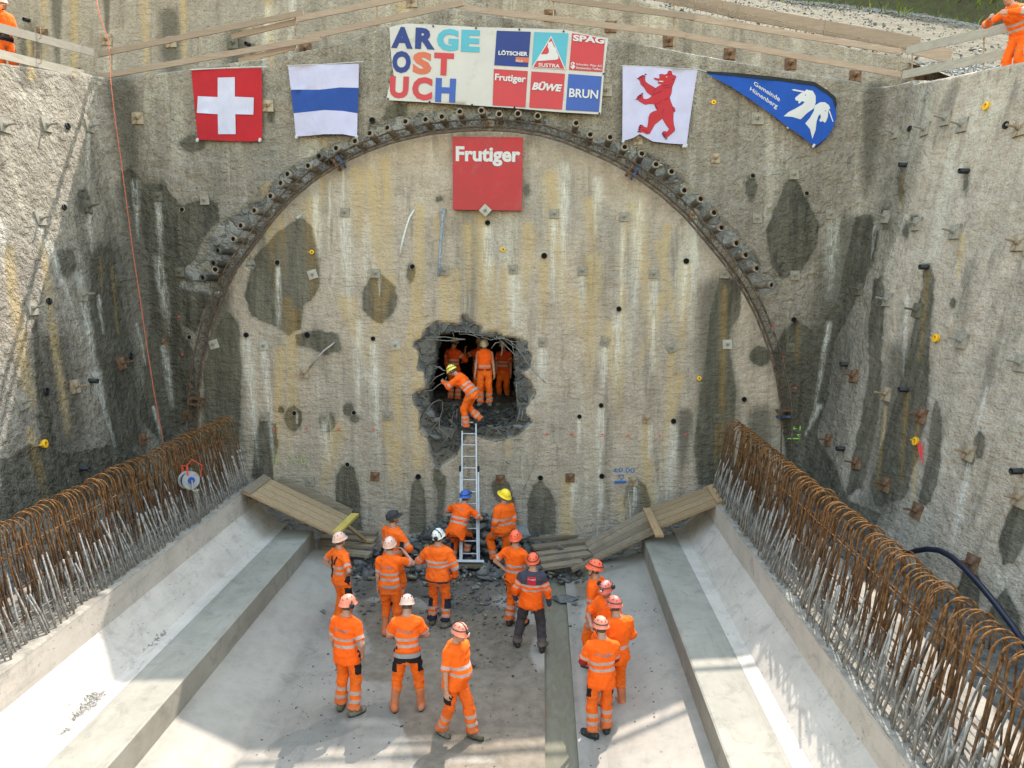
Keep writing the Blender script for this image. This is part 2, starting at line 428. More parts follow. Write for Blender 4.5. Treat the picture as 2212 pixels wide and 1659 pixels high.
LSL = (_l1[2] - ZL0) / (LC(np.array(ZL0))[1] - _l1[1]); RSL = (_r1[2] - ZR0) / (RC(np.array(ZR0))[1] - _r1[1])
def ztop_l(d): return ZL0 + LSL * np.minimum(d, 6) 
def ztop_r(d): return ZR0 + RSL * np.minimum(d, 6)

def wall_material():
    m = N('shotcrete')
    co = m.coord()
    st = m.coord((1.6, 1.6, 0.10))
    st2 = m.coord((5.0, 5.0, 0.35))
    big = m.noise(0.35, 4, 0.6, co); mid = m.noise(2.3, 4, 0.65, co); fine = m.noise(22, 3, 0.65, co)
    sv = m.noise(1.0, 4, 0.6, st); sv2 = m.noise(1.0, 4, 0.65, st2)
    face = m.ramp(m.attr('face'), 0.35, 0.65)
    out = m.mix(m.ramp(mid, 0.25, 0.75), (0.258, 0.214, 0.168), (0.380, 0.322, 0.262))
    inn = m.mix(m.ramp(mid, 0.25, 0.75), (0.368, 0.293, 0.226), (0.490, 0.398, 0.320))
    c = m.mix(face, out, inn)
    c = m.mix(m.math('MULTIPLY', m.ramp(big, 0.4, 0.65), 0.45), c, (0.265, 0.243, 0.215))
    # run-off streaks, pale, tan and grey
    c = m.mix(m.math('MULTIPLY', m.ramp(sv, 0.52, 0.70), 0.65), c, (0.56, 0.50, 0.41))
    c = m.mix(m.math('MULTIPLY', m.ramp(sv, 0.46, 0.28), 0.75), c, (0.155, 0.134, 0.105))
    c = m.mix(m.math('MULTIPLY', m.ramp(sv2, 0.54, 0.72), 0.5), c, (0.47, 0.405, 0.30))
    c = m.mix(m.math('MULTIPLY', m.ramp(sv2, 0.46, 0.30), 0.5), c, (0.18, 0.158, 0.13))
    c = m.mix(m.math('MULTIPLY', m.ramp(fine, 0.62, 0.35), 0.5), c, m.mix(0.5, c, (0.10, 0.095, 0.08)))
    edge = m.noise(9, 4, 0.65, co); edge2 = m.noise(30, 2, 0.6, co)
    strk = m.noise(1.0, 5, 0.75, m.coord((14, 14, 0.7)))
    def mask(a, amp, e, lo=0.44, hi=0.56):
        v = m.math('ADD', m.attr(a), m.math('MULTIPLY', m.math('SUBTRACT', e, 0.5), amp))
        return m.ramp(v, lo, hi)
    dk = mask('darks', 0.5, strk, 0.3, 0.8)
    c = m.mix(m.math('MULTIPLY', dk, 0.78), c, (0.088, 0.077, 0.060))
    eb = m.math('ADD', m.math('MULTIPLY', m.noise(2.6, 4, 0.6, m.coord((1.4, 1.4, 0.6))), 0.6), m.math('MULTIPLY', edge, 0.4))
    wet = mask('wet', 0.70, eb, 0.42, 0.57)
    wet = m.math('MULTIPLY', wet, m.ramp(m.math('ADD', m.math('MULTIPLY', sv2, 0.6), m.math('MULTIPLY', big, 0.4)), 0.32, 0.6, 1.0, 0.78))
    halo = mask('wet', 0.62, eb, 0.22, 0.5)
    c = m.mix(m.math('MULTIPLY', halo, 0.38), c, (0.15, 0.137, 0.108))
    wc = m.mix(m.ramp(sv2, 0.3, 0.7), (0.052, 0.046, 0.033), (0.105, 0.092, 0.066))
    wc = m.mix(m.math('MULTIPLY', m.ramp(strk, 0.55, 0.75), 0.35), wc, (0.17, 0.15, 0.105))
    c = m.mix(m.math('MULTIPLY', wet, 0.95), c, wc)
    oc = m.math('MULTIPLY', m.ramp(m.attr('ochre'), 0.22, 0.95), m.ramp(strk, 0.28, 0.62, 0.35, 1.0))
    c = m.mix(m.math('MULTIPLY', oc, 0.85), c, m.mix(wet, (0.46, 0.33, 0.165), (0.17, 0.105, 0.03)))
    fil = m.noise(1.0, 5, 0.8, m.coord((30, 30, 1.3)), 0.5)
    wh = m.math('MULTIPLY', m.ramp(m.attr('white'), 0.30, 0.95), m.math('MULTIPLY', m.ramp(strk, 0.36, 0.58, 0.25, 1.0), m.ramp(fil, 0.36, 0.58, 0.35, 1.0)))
    c = m.mix(m.math('MULTIPLY', wh, 0.8), c, (0.64, 0.61, 0.55))
    # broken concrete
    ch = mask('chip', 0.95, m.noise(4, 5, 0.7, co), 0.47, 0.53)
    dco = m.n('ShaderNodeVectorMath', operation='ADD'); nzc = m.n('ShaderNodeTexNoise'); nzc.inputs['Scale'].default_value = 4.0; m.l(co, nzc.inputs[0]); m.l(co, dco.inputs[0])
    nsc = m.n('ShaderNodeVectorMath', operation='SCALE'); m.l(nzc.outputs['Color'], nsc.inputs[0]); nsc.inputs['Scale'].default_value = 0.35; m.l(nsc.outputs[0], dco.inputs[1])
    dco = dco.outputs[0]
    vr = m.voro(3.0, dco, 'F1', 'Color')
    sep = m.n('ShaderNodeSeparateColor'); m.l(vr, sep.inputs[0])
    cc = m.mix(m.ramp(sep.outputs[0], 0.1, 0.9), (0.20, 0.19, 0.178), (0.36, 0.342, 0.315))
    cc = m.mix(m.math('MULTIPLY', m.ramp(sep.outputs[1], 0.80, 0.9), 0.8), cc, (0.36, 0.32, 0.24))
    ve = m.voro(3.0, dco, 'DISTANCE_TO_EDGE')
    cc = m.mix(m.ramp(ve, 0.022, 0.0), cc, (0.10, 0.10, 0.10))
    cc = m.mix(m.math('MULTIPLY', m.ramp(m.noise(12, 4, 0.7, co), 0.3, 0.7), 0.4), cc, (0.15, 0.145, 0.138))
    c = m.mix(ch, c, cc)
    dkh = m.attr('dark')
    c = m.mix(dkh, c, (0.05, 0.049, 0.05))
    # relief
    lum = m.noise(8.5, 4, 0.62, co, 0.1); horiz = m.noise(1.0, 3, 0.6, m.coord((3.5, 3.5, 13)))
    nb = m.bump(lum, 0.2, m.ramp(face, 0, 1, 0.95, 0.42, False))
    nb = m.bump(horiz, 0.06, m.ramp(face, 0, 1, 0.2, 0.6, False), nb)
    nb = m.bump(m.noise(34, 3, 0.65, co), 0.018, 0.55, nb)
    nb = m.bump(m.math('MULTIPLY', m.ramp(ve, 0, 0.12), ch), 0.06, 0.8, nb)
    rgh = m.math('SUBTRACT', 0.93, m.math('MULTIPLY', wet, 0.42))
    return m.done(c, rgh, nb, spec=0.25)
M_WALL = wall_material()
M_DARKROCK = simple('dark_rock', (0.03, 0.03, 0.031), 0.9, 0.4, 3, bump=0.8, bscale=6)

def face_mask(X, Y):
    poly = [(ARCH[0][0], 1250)] + ARCH + [(ARCH[-1][0], 1250)]
    return np.clip(0.5 + poly_sd(X, Y, poly) / 40.0, 0, 1)

def wall_sheet(P0, NRM, ztop, zb=-0.75, rows=262, which='b'):
    """P0(col, z array)->points; columns x rows grid"""
    pass

def make_walls():
    r = 0.75
    zb = -0.75
    def make(which):
        # column list: function of z -> plan point, normal, top height
        cols = []
        if which == 'b':
            W = np.linalg.norm(RC(np.array(6.0)) - LC(np.array(6.0)))
            for t in np.linspace(0.5, 1, 13)[:-1]: cols.append(('bl', t))
            for s in np.linspace(0, 1, int((W - 2 * r) / 0.043)): cols.append(('s', s))
            for t in np.linspace(0, 0.5, 13)[1:]: cols.append(('br', t))
        else:
            ds = list(np.arange(r, 7.5, 0.046)) + list(np.linspace(7.6, 20, 60))
            for d in ds[::-1]: cols.append(('d', d))
            for t in np.linspace(0, 0.5, 13)[1:]: cols.append(('bl' if which == 'l' else 'br2', t))
        rows = 250
        S = np.linspace(0, 1, rows)
        allP, allN = [], []
        for k, a in cols:
            if which == 'b' or k in ('bl', 'br2'):
                x0 = LC(np.array(ZL0))[0] if (k == 'bl') else (RC(np.array(ZR0))[0] if k in ('br', 'br2') else None)
                if k == 's':
                    xa, xb = LC(np.array(10.0))[0], RC(np.array(10.0))[0]
                    zt = ztop_b(xa + r + a * (xb - xa - 2 * r))
                else: zt = ZL0 if k == 'bl' else ZR0
            else: zt = ztop_l(a) if which == 'l' else ztop_r(a)
            z = zb + S * (zt - zb)
            L, R_ = LC(z), RC(z)
            bd = (R_ - L); bd /= np.linalg.norm(bd, axis=1)[:, None]
            if k == 's':
                P = L + bd * r + (R_ - L - 2 * r * bd) * a; n = np.tile(BN, (rows, 1))
            elif k == 'bl':
                A, B = L + LDIR * r, L + bd * r
                P = A * (1 - a) ** 2 + 2 * a * (1 - a) * L + B * a * a; n = np.tile(LN * (1 - a) + BN * a, (rows, 1))
            elif k == 'br':
                A, B = R_ - bd * r, R_ + RDIR * r
                P = A * (1 - a) ** 2 + 2 * a * (1 - a) * R_ + B * a * a; n = np.tile(BN * (1 - a) + RN * a, (rows, 1))
            elif k == 'br2':
                A, B = R_ + RDIR * r, R_ - bd * r
                P = A * (1 - a) ** 2 + 2 * a * (1 - a) * R_ + B * a * a; n = np.tile(RN * (1 - a) + BN * a, (rows, 1))
            else:
                P = (L + LDIR * a) if which == 'l' else (R_ + RDIR * a)
                n = np.tile(LN if which == 'l' else RN, (rows, 1))
            n = n / np.linalg.norm(n, axis=1)[:, None]
            # rounded lip folding back over the berm
            hb = n[-1].copy(); hb[2] = 0; hb /= np.linalg.norm(hb)
            top = P[-1]
            lip = np.array([top - hb * 0.035 + (0, 0, 0.035), top - hb * 0.11 + (0, 0, 0.05), top - hb * 0.45 + (0, 0, 0.045)])
            allP.append(np.vstack([P, lip])); allN.append(np.vstack([n, np.tile([0, 0, 0.6], (3, 1))]))
        P = np.array(allP); Nn = np.array(allN)
        nc, nr = P.shape[:2]
        X, Y = proj(P)
        Pf = P.reshape(-1, 3)
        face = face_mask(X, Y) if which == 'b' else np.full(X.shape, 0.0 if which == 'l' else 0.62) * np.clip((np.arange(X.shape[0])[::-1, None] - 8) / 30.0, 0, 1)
        chip = field(CHIPS, X, Y, 10) if which == 'b' else np.zeros(X.shape)
        hole = np.clip(0.5 + poly_sd(X, Y, HOLE_OUT) / 20, 0, 1) if which == 'b' else np.zeros(X.shape)
        arch_only = np.clip(chip - 0.07, 0, 0.75)
        chip = np.maximum(arch_only, hole)
        d = (fbm(Pf, 0.45, 1, 2) - 0.5).reshape(nc, nr) * 0.14
        d += (fbm(Pf, 2.2, 3, 2) - 0.5).reshape(nc, nr) * 0.055 * (1 - 0.5 * face)
        d += (fbm(Pf, 7.5, 5, 2) - 0.5).reshape(nc, nr) * 0.062 * (1 - 0.6 * face)
        cm = np.clip((chip - 0.46) / 0.1, 0, 1)
        cell = np.round(fbm(Pf, 4.0, 9, 2).reshape(nc, nr) * 9) / 9
        d -= cm * (0.015 + 0.07 * cell) * np.where(hole > 0.3, 1.3, 0.8)
        edgefade = np.ones((nc, nr)); edgefade[:, -3:] = 0.5
        P2 = P + Nn * (d * edgefade)[..., None]
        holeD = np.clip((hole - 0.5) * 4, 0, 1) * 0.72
        attrs = dict(face=face, chip=chip, wet=field(WET, X, Y), white=field(WHITE, X, Y), ochre=field(OCHRE, X, Y), darks=field(DARKS[-13:] , X, Y), dark=holeD)
        attrs['wet'][:, -3:] = 0; 
        idx = np.arange(nc * nr).reshape(nc, nr)
        keep = np.ones((nc - 1, nr - 1), bool)
        if which == 'b':
            cxp = (X[:-1, :-1] + X[1:, 1:]) / 2; cyp = (Y[:-1, :-1] + Y[1:, 1:]) / 2
            keep = poly_sd(cxp, cyp, HOLE_IN) < 0
        a, b, c_, dd = idx[:-1, :-1], idx[1:, :-1], idx[1:, 1:], idx[:-1, 1:]
        if which == 'r' : F = np.stack([dd, c_, b, a], -1)
        else: F = np.stack([a, b, c_, dd], -1)
        V = P2.reshape(-1, 3).copy(); A = {k: v.ravel().copy() for k, v in attrs.items()}
        F = F[keep]
        if which == 'b':
            F = F.tolist(); V = V.tolist(); A = {k: v.tolist() for k, v in A.items()}
            rem = ~keep
            ed = []
            for i, j in zip(*np.where(rem)):
                for (di, dj, e) in ((-1, 0, (idx[i, j + 1], idx[i, j])), (1, 0, (idx[i + 1, j], idx[i + 1, j + 1])), (0, -1, (idx[i, j], idx[i + 1, j])), (0, 1, (idx[i + 1, j + 1], idx[i, j + 1]))):
                    if keep[i + di, j + dj]: ed.append(e)
            # snap rim to the surveyed outline, then give the break its thickness
            Pn = np.asarray(HOLE_IN)
            back = {}
            for v in set(q for e in ed for q in e):
                xx, yy = proj(V[v])
                best = None
                for p0, p1 in zip(Pn, np.roll(Pn, -1, 0)):
                    e = p1 - p0; t = min(1, max(0, ((xx - p0[0]) * e[0] + (yy - p0[1]) * e[1]) / (e @ e)))
                    q = p0 + e * t; dd2 = (q[0] - xx) ** 2 + (q[1] - yy) ** 2
                    if best is None or dd2 < best[0]: best = (dd2, q)
                q = best[1] + np.array([random.uniform(-1.2, 1.2), random.uniform(-1.2, 1.2)])
                y0 = V[v][1]
                V[v] = list(aty(q[0], q[1], y0))
                lay = [v]
                for k, dep in enumerate((0.12, 0.26, 0.42)):
                    g = 0.05 * random.random() * (k + 1) * 0.6
                    cxm, czm = -1.55, 3.9
                    dx, dz = cxm - V[v][0], czm - V[v][2]; L = math.hypot(dx, dz)
                    V.append([V[v][0] + dx / L * g, V[v][1] + dep + random.uniform(-.03, .03), V[v][2] + dz / L * g])
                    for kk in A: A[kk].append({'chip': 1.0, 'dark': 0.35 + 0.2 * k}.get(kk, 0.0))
                    lay.append(len(V) - 1)
                back[v] = lay
            for e0, e1 in ed:
                for k in range(3):
                    F.append([back[e0][k], back[e1][k], back[e1][k + 1], back[e0][k + 1]])
            V = np.array(V); F = np.array(F); A = {k: np.array(v) for k, v in A.items()}
        return V, F, A
    for which, name, lab in (('b', 'portal_wall', 'battered grey shotcrete portal wall with tunnel arch and broken hole'),
                             ('l', 'side_wall', 'rough shotcrete pit wall left of the portal, half in sunlight'),
                             ('r', 'side_wall', 'streaked shotcrete pit wall right of the portal behind the right rebar row')):
        V, F, A = make(which)
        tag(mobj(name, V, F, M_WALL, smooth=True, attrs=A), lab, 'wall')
make_walls()

# ------------------------------------------------------------------ chamber behind the hole
def chamber():
    prof = []
    for i in range(25):
        a = math.pi * i / 24
        prof.append((-1.55 - 3.4 * math.cos(a), 2.4 + 3.6 * math.sin(a)))
    ys = np.linspace(YB + 0.62, YB + 8, 18)
    V = np.array([(x, y, z) for y in ys for x, z in prof])
    V[:, 1] += np.tile(0.1 * np.clip(np.array([p[1] for p in prof]) - 0, 0, 9), len(ys)) * (np.repeat(np.arange(len(ys)), 25) == 0)
    n = (fbm(V, 1.3, 4, 3) - 0.5)
    V += np.array([[1, 0, 1]]) * n[:, None] * 0.35
    F = [(i * 25 + j, (i + 1) * 25 + j, (i + 1) * 25 + j + 1, i * 25 + j + 1) for i in range(len(ys) - 1) for j in range(24)]
    F.append(tuple((len(ys) - 1) * 25 + j for j in range(25)))
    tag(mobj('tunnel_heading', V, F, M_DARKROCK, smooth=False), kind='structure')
    # rubble-covered sill and floor inside
    xs = np.linspace(-5.2, 2.1, 80); yy = np.linspace(YB + 0.28, YB + 8, 90)
    Xg, Yg = np.meshgrid(xs, yy, indexing='ij')
    t = np.clip((Yg - YB - 0.25) / 1.25, 0, 1)
    Z = 2.42 + 0.62 * (t * t * (3 - 2 * t)) + 0.1 * np.clip(np.abs(Xg + 1.6) - 0.9, 0, 2)
    P = np.stack([Xg, Yg, Z], -1)
    Z = Z + (fbm(P.reshape(-1, 3), 2.5, 2, 3).reshape(Z.shape) - 0.5) * 0.22
    P[..., 2] = Z
    idx = np.arange(Z.size).reshape(Z.shape)
    F = np.stack([idx[:-1, :-1], idx[1:, :-1], idx[1:, 1:], idx[:-1, 1:]], -1).reshape(-1, 4)
    tag(mobj('heading_floor', P.reshape(-1, 3), F, M_MUCK, smooth=False), kind='structure')
def muck_material():
    m = N('muck'); co = m.coord()
    v = m.voro(9, co, 'F1', 'Color'); s = m.n('ShaderNodeSeparateColor'); m.l(v, s.inputs[0])
    c = m.mix(s.outputs[0], (0.035, 0.035, 0.035), (0.10, 0.098, 0.092))
    c = m.mix(m.ramp(m.noise(3, 4, 0.6, co), 0.45, 0.65), c, (0.12, 0.108, 0.085))
    nb = m.bump(m.voro(9, co, 'DISTANCE_TO_EDGE'), 0.08, 0.8)
    nb = m.bump(m.noise(30, 4, 0.7, co), 0.02, 0.7, nb)
    return m.done(c, 0.85, nb)
M_MUCK = muck_material()
chamber()

# ------------------------------------------------------------------ cast concrete of the invert
def cast_concrete(name, c1, c2, pits=0.6, dark=(0.2, 0.19, 0.18), mud=False, pink=0.0):
    m = N(name); co = m.coord()
    big = m.noise(0.8, 5, 0.6, co); mid = m.noise(4, 4, 0.65, m.coord((1, 0.5, 1)))
    c = m.mix(m.ramp(big, 0.3, 0.7), c1, c2)
    c = m.mix(m.math('MULTIPLY', m.ramp(mid, 0.35, 0.75), 0.35), c, tuple(min(1, q * 1.15) for q in c2))
    # smeared trowel marks
    sm = m.noise(1.0, 5, 0.7, m.coord((2.0, 5.5, 2.0)), 1.2)
    c = m.mix(m.math('MULTIPLY', m.ramp(sm, 0.56, 0.7), 0.25), c, tuple(q * 0.78 for q in c1))
    gs = m.noise(1.0, 5, 0.7, m.coord((4.5, 0.5, 4.5)), 0.4)
    c = m.mix(m.math('MULTIPLY', m.ramp(gs, 0.52, 0.72), 0.4), c, tuple(q * 0.68 for q in c1))
    mo = m.noise(2.6, 6, 0.75, co, 0.6)
    c = m.mix(m.math('MULTIPLY', m.ramp(mo, 0.5, 0.68), 0.5), c, tuple(q * 0.66 for q in c1))
    sp_ = m.noise(45, 3, 0.7, co)
    c = m.mix(m.math('MULTIPLY', m.ramp(sp_, 0.63, 0.70), 0.35), c, tuple(q * 0.45 for q in c1))
    c = m.mix(m.math('MULTIPLY', m.ramp(mo, 0.42, 0.28), 0.3), c, tuple(min(1, q * 1.2) for q in c2))
    if pits:
        pv = m.noise(1.0, 2, 0.5, m.coord((26, 13, 26)))
        gate = m.noise(1.7, 3, 0.6, co)
        p = m.math('MULTIPLY', m.ramp(pv, 0.66, 0.70), m.ramp(gate, 0.35, 0.6))
        c = m.mix(m.math('MULTIPLY', p, pits), c, dark)
    rough = 0.8
    nb = m.bump(m.noise(3.0, 4, 0.6, co), 0.02, 0.25)
    nb = m.bump(m.noise(60, 3, 0.6, co), 0.004, 0.4, nb)
    if mud:
        e = m.noise(5, 5, 0.7, co); e2 = m.noise(1.4, 5, 0.7, m.coord((1, 0.6, 1)))
        md = m.ramp(m.math('ADD', m.attr('mud'), m.math('MULTIPLY', m.math('SUBTRACT', e, 0.5), 0.6)), 0.42, 0.66)
        mc = m.mix(m.ramp(e2, 0.35, 0.65), (0.062, 0.050, 0.037), (0.125, 0.104, 0.08))
        c = m.mix(m.math('MULTIPLY', md, 0.9), c, mc)
        br = m.ramp(m.math('ADD', m.attr('brown'), m.math('MULTIPLY', m.math('SUBTRACT', e2, 0.5), 0.8)), 0.42, 0.7)
        c = m.mix(m.math('MULTIPLY', br, 0.85), c, m.mix(m.ramp(e, .3, .7), (0.118, 0.090, 0.062), (0.20, 0.158, 0.115)))
        wt = m.ramp(m.math('ADD', m.attr('damp_shadow'), m.math('MULTIPLY', m.math('SUBTRACT', e2, 0.5), 1.3)), 0.46, 0.56)
        c = m.mix(m.math('MULTIPLY', wt, 0.5), c, (0.14, 0.13, 0.112))
        wp = m.ramp(m.math('ADD', m.attr('pale'), m.math('MULTIPLY', m.math('SUBTRACT', m.math('ADD', m.math('MULTIPLY', e, 0.5), m.math('MULTIPLY', e2, 0.5)), 0.5), 0.9)), 0.35, 0.75)
        c = m.mix(m.math('MULTIPLY', wp, 0.7), c, (0.36, 0.315, 0.265))
        nb = m.bump(m.math('MULTIPLY', e, md), 0.03, 0.8, nb)
    hc = m.ramp(m.math('ADD', m.attr('comb'), m.math('MULTIPLY', m.math('SUBTRACT', m.noise(14, 4, 0.75, co), 0.5), 1.3)), 0.5, 0.62)
    c = m.mix(m.math('MULTIPLY', hc, 0.85), c, m.mix(m.ramp(m.noise(40, 2, 0.6, co), 0.4, 0.6), (0.10, 0.092, 0.085), (0.42, 0.40, 0.37)))
    nb = m.bump(m.math('MULTIPLY', m.noise(38, 3, 0.7, co), hc), 0.05, 1.0, nb)
    return m.done(c, rough, nb)
M_FLOOR = cast_concrete('floor_concrete', (0.212, 0.184, 0.152), (0.292, 0.254, 0.212), 0.45, mud=True)
M_BENCH = cast_concrete('bench_concrete', (0.225, 0.206, 0.168), (0.305, 0.276, 0.228), 0.0)
M_KICK = cast_concrete('kicker_concrete', (0.400, 0.348, 0.300), (0.505, 0.442, 0.383), 0.85)
M_LEDGE = simple('ledge_concrete', (0.235, 0.205, 0.17), 0.95, 0.3, 5, bump=1.0, bscale=26)

Y0, Y1 = -9.0, 15.95
def profile_mesh(name, prof, y0, y1, mat, dy=0.14, attr_px=None, dx=0.14, noise=0.004, close=None):
    pts = []
    for (xa, za), (xb, zb_) in zip(prof[:-1], prof[1:]):
        n = max(1, int(math.hypot(xb - xa, zb_ - za) / dx))
        for i in range(n): pts.append((xa + (xb - xa) * i / n, za + (zb_ - za) * i / n))
    pts.append(prof[-1])
    ys = np.concatenate([np.linspace(y0, 7.0, 12)[:-1], np.linspace(7.0, y1, int((y1 - 7.0) / dy))])
    V = np.array([[(x, y, z) for x, z in pts] for y in ys])
    nz = (fbm(V.reshape(-1, 3), 1.3, 6, 3).reshape(V.shape[:2]) - 0.5)
    V[..., 2] += nz * noise * 2
    X, Y = proj(V)
    n, k = V.shape[:2]
    idx = np.arange(n * k).reshape(n, k)
    F = np.stack([idx[:-1, :-1], idx[:-1, 1:], idx[1:, 1:], idx[1:, :-1]], -1).reshape(-1, 4)
    A = {a: field(s, X, Y, 16).ravel() for a, s in (attr_px or {}).items()}
    if 'pale' in A:
        A['pale'] = np.maximum(A['pale'], 0.60 * np.clip((np.abs(V[..., 0] + 1.525) - 2.25) / 0.35, 0, 1).ravel())
    Vl = V.reshape(-1, 3)
    if close is not None:                                      # end face towards the portal and underside
        Fl = F.tolist(); b = len(Vl)
        end = [(x, y1, z) for x, z in pts] + [(pts[-1][0], y1, close), (pts[0][0], y1, close)]
        Vl = np.vstack([Vl, end]); Fl.append([b + i for i in range(len(end))][::-1])
        A = {q: np.concatenate([v, np.zeros(len(end))]) for q, v in A.items()}
        return tag(mobj(name, Vl, Fl, mat, attrs=A), kind='structure')
    return tag(mobj(name, Vl, F, mat, attrs=A), kind='structure')
MUD = [('p',(960,1380),(1080,1360),(1130,1420),(1090,1470),(1010,1450)),('p',(700,1190),(780,1185),(960,1150),(1120,1150),(1250,1180),(1235,1230),(1190,1300),(1120,1330),(1060,1400),(1010,1390),(960,1330),(900,1290),(830,1290),(770,1300),(745,1240))]
BROWN = [('p',(780,1300),(1000,1330),(1180,1300),(1184,1665),(900,1665),(860,1560),(840,1450),(800,1380)),('p',(1000,1340),(1180,1330),(1185,1500),(1185,1640),(1060,1640),(1040,1560),(1020,1480)),('p',(760,1290),(900,1310),(1000,1400),(1020,1520),(930,1500),(800,1400)),('p',(1235,1180),(1285,1175),(1300,1290),(1240,1300)),('e',860,1440,120,40),('p',(1000,1600),(1180,1580),(1180,1665),(960,1665))]
DAMP_SHADOW = [('p',(790,1520),(860,1510),(880,1540),(840,1565),(800,1550)),('p',(700,1560),(780,1535),(790,1570),(700,1600),(640,1610),(610,1640),(560,1630),(600,1590)),('e',1290,1430,14,10),('p',(870,1580),(930,1600),(900,1659),(840,1640))]  # damp patches plus the men's cast shadows, painted onto the floor
PALE = [('e',1110,1300,46,16),('e',1150,1330,40,22),('e',1170,1410,26,40),('e',1275,1330,22,30),('p',(1240,1420),(1262,1420),(1270,1659),(1252,1659)),('e',800,1560,60,10),('e',1030,1640,60,8),('e',860,1600,70,6)]
COMB = [('p',(304,1420),(330,1390),(352,1360),(362,1366),(350,1390),(312,1420)),('p',(160,1550),(180,1500),(232,1490),(190,1540),(150,1570)),('e',140,1580,20,8),('p',(248,1480),(275,1448),(280,1450),(262,1476)),('p',(525,1075),(545,1064),(540,1080),(522,1090))]
fa = dict(mud=MUD, brown=BROWN, damp_shadow=DAMP_SHADOW, pale=PALE, comb=COMB)
profile_mesh('tunnel_floor', [(-4.95, 0.35), (-3.95, 0.0), (0.08, 0.0), (0.083, -0.2), (0.517, -0.2), (0.52, 0.0), (0.9, 0.0), (2.19, 0.35)], Y0, Y1, M_FLOOR, 0.1, fa, 0.1, 0.006, -0.7)
for sgn, nm in ((-1, 'left'), (1, 'right')):
    f = lambda x: x if sgn < 0 else -2.76 - x
    seq = lambda q: [(f(x), z) for x, z in (q if sgn < 0 else q[::-1])]
    profile_mesh('side_bench', seq([(-5.66, 0.752), (-4.975, 0.75), (-4.951, 0.735), (-4.95, 0.3)]), Y0, Y1 + 0.02, M_BENCH, 0.14, dict(comb=COMB), 0.14, 0.006, -0.7)
    profile_mesh('foundation_strip', seq([(-6.3, 1.70), (-6.292, 1.27), (-5.87, 0.775), (-5.655, 0.756)]), Y0, Y1 + 0.42, M_KICK, 0.14, dict(comb=COMB), 0.14, 0.004, -0.7)
    profile_mesh('foundation_ledge', seq([(-7.75, 0.6), (-7.7, 1.70), (-6.33, 1.715), (-6.297, 1.69)]), Y0, Y1 + 0.42, M_LEDGE, 0.14, None, 0.09, 0.05)
# slurry water in the gutter
def water_mat():
    m = N('slurry_water'); co = m.coord()
    n = m.noise(2.0, 5, 0.7, m.coord((3, 0.8, 1)), 1.5)
    c = m.mix(m.ramp(n, 0.35, 0.7), (0.150, 0.136, 0.098), (0.19, 0.172, 0.130))
    sc = m.noise(1.0, 5, 0.75, m.coord((7, 2.0, 1)), 2.0)
    c = m.mix(m.math('MULTIPLY', m.ramp(sc, 0.66, 0.74), 0.45), c, (0.30, 0.30, 0.27))
    return m.done(c, 0.16, m.bump(n, 0.004, 0.2), spec=0.5)
tag(mobj('gutter_water', [(0.081, Y0, -0.055), (0.519, Y0, -0.055), (0.519, Y1, -0.055), (0.081, Y1, -0.055)], [(0, 1, 2, 3)], water_mat()), kind='structure')
tag(mobj('pit_floor', [(-60, -60, -0.72), (60, -60, -0.72), (60, YB + 0.4, -0.72), (-60, YB + 0.4, -0.72)], [(0, 1, 2, 3)], simple('site_gravel', (0.36, 0.325, 0.27), 0.95, 0.2, 2, bump=0.6, bscale=12)), kind='structure')
for sg_, xa, xb in ((-1, -7.72, -12.0), (1, 4.96, 10.0)):
    tag(mobj('gap_cover', [(xa, -9, 1.35), (xb, -9, 1.1), (xb, YB + 0.3, 1.1), (xa, YB + 0.3, 1.35)], [(0, 1, 2, 3)[::-sg_]], M_MUCK), kind='structure')  # added dark strips hiding the sunlit ground between ledge and wall
# trench bottom between slab end and wall
def trench():
    xs = np.linspace(-9.3, 6.2, 150); ys = np.linspace(Y1 + 0.0, YB + 0.25, 22)
    Xg, Yg = np.meshgrid(xs, ys, indexing='ij')
    Z = -0.42 + 0.0 * Xg
    c = np.exp(-((Xg + 1.6) / 1.9) ** 2)
    Z = Z + 0.75 * c * np.clip((Yg - Y1 + 0.5) / 1.4, 0, 1)
    side = np.clip((np.abs(Xg + 1.38) - 4.7) / 1.0, 0, 1)
    Z = Z + side * 1.55
    P = np.stack([Xg, Yg, Z], -1)
    P[..., 2] += (fbm(P.reshape(-1, 3), 2.0, 8, 3).reshape(Z.shape) - 0.5) * 0.22
    idx = np.arange(Z.size).reshape(Z.shape)
    F = np.stack([idx[:-1, :-1], idx[1:, :-1], idx[1:, 1:], idx[:-1, 1:]], -1).reshape(-1, 4)
    tag(mobj('trench_ground', P.reshape(-1, 3), F, M_MUCK, smooth=True), kind='structure')
trench()

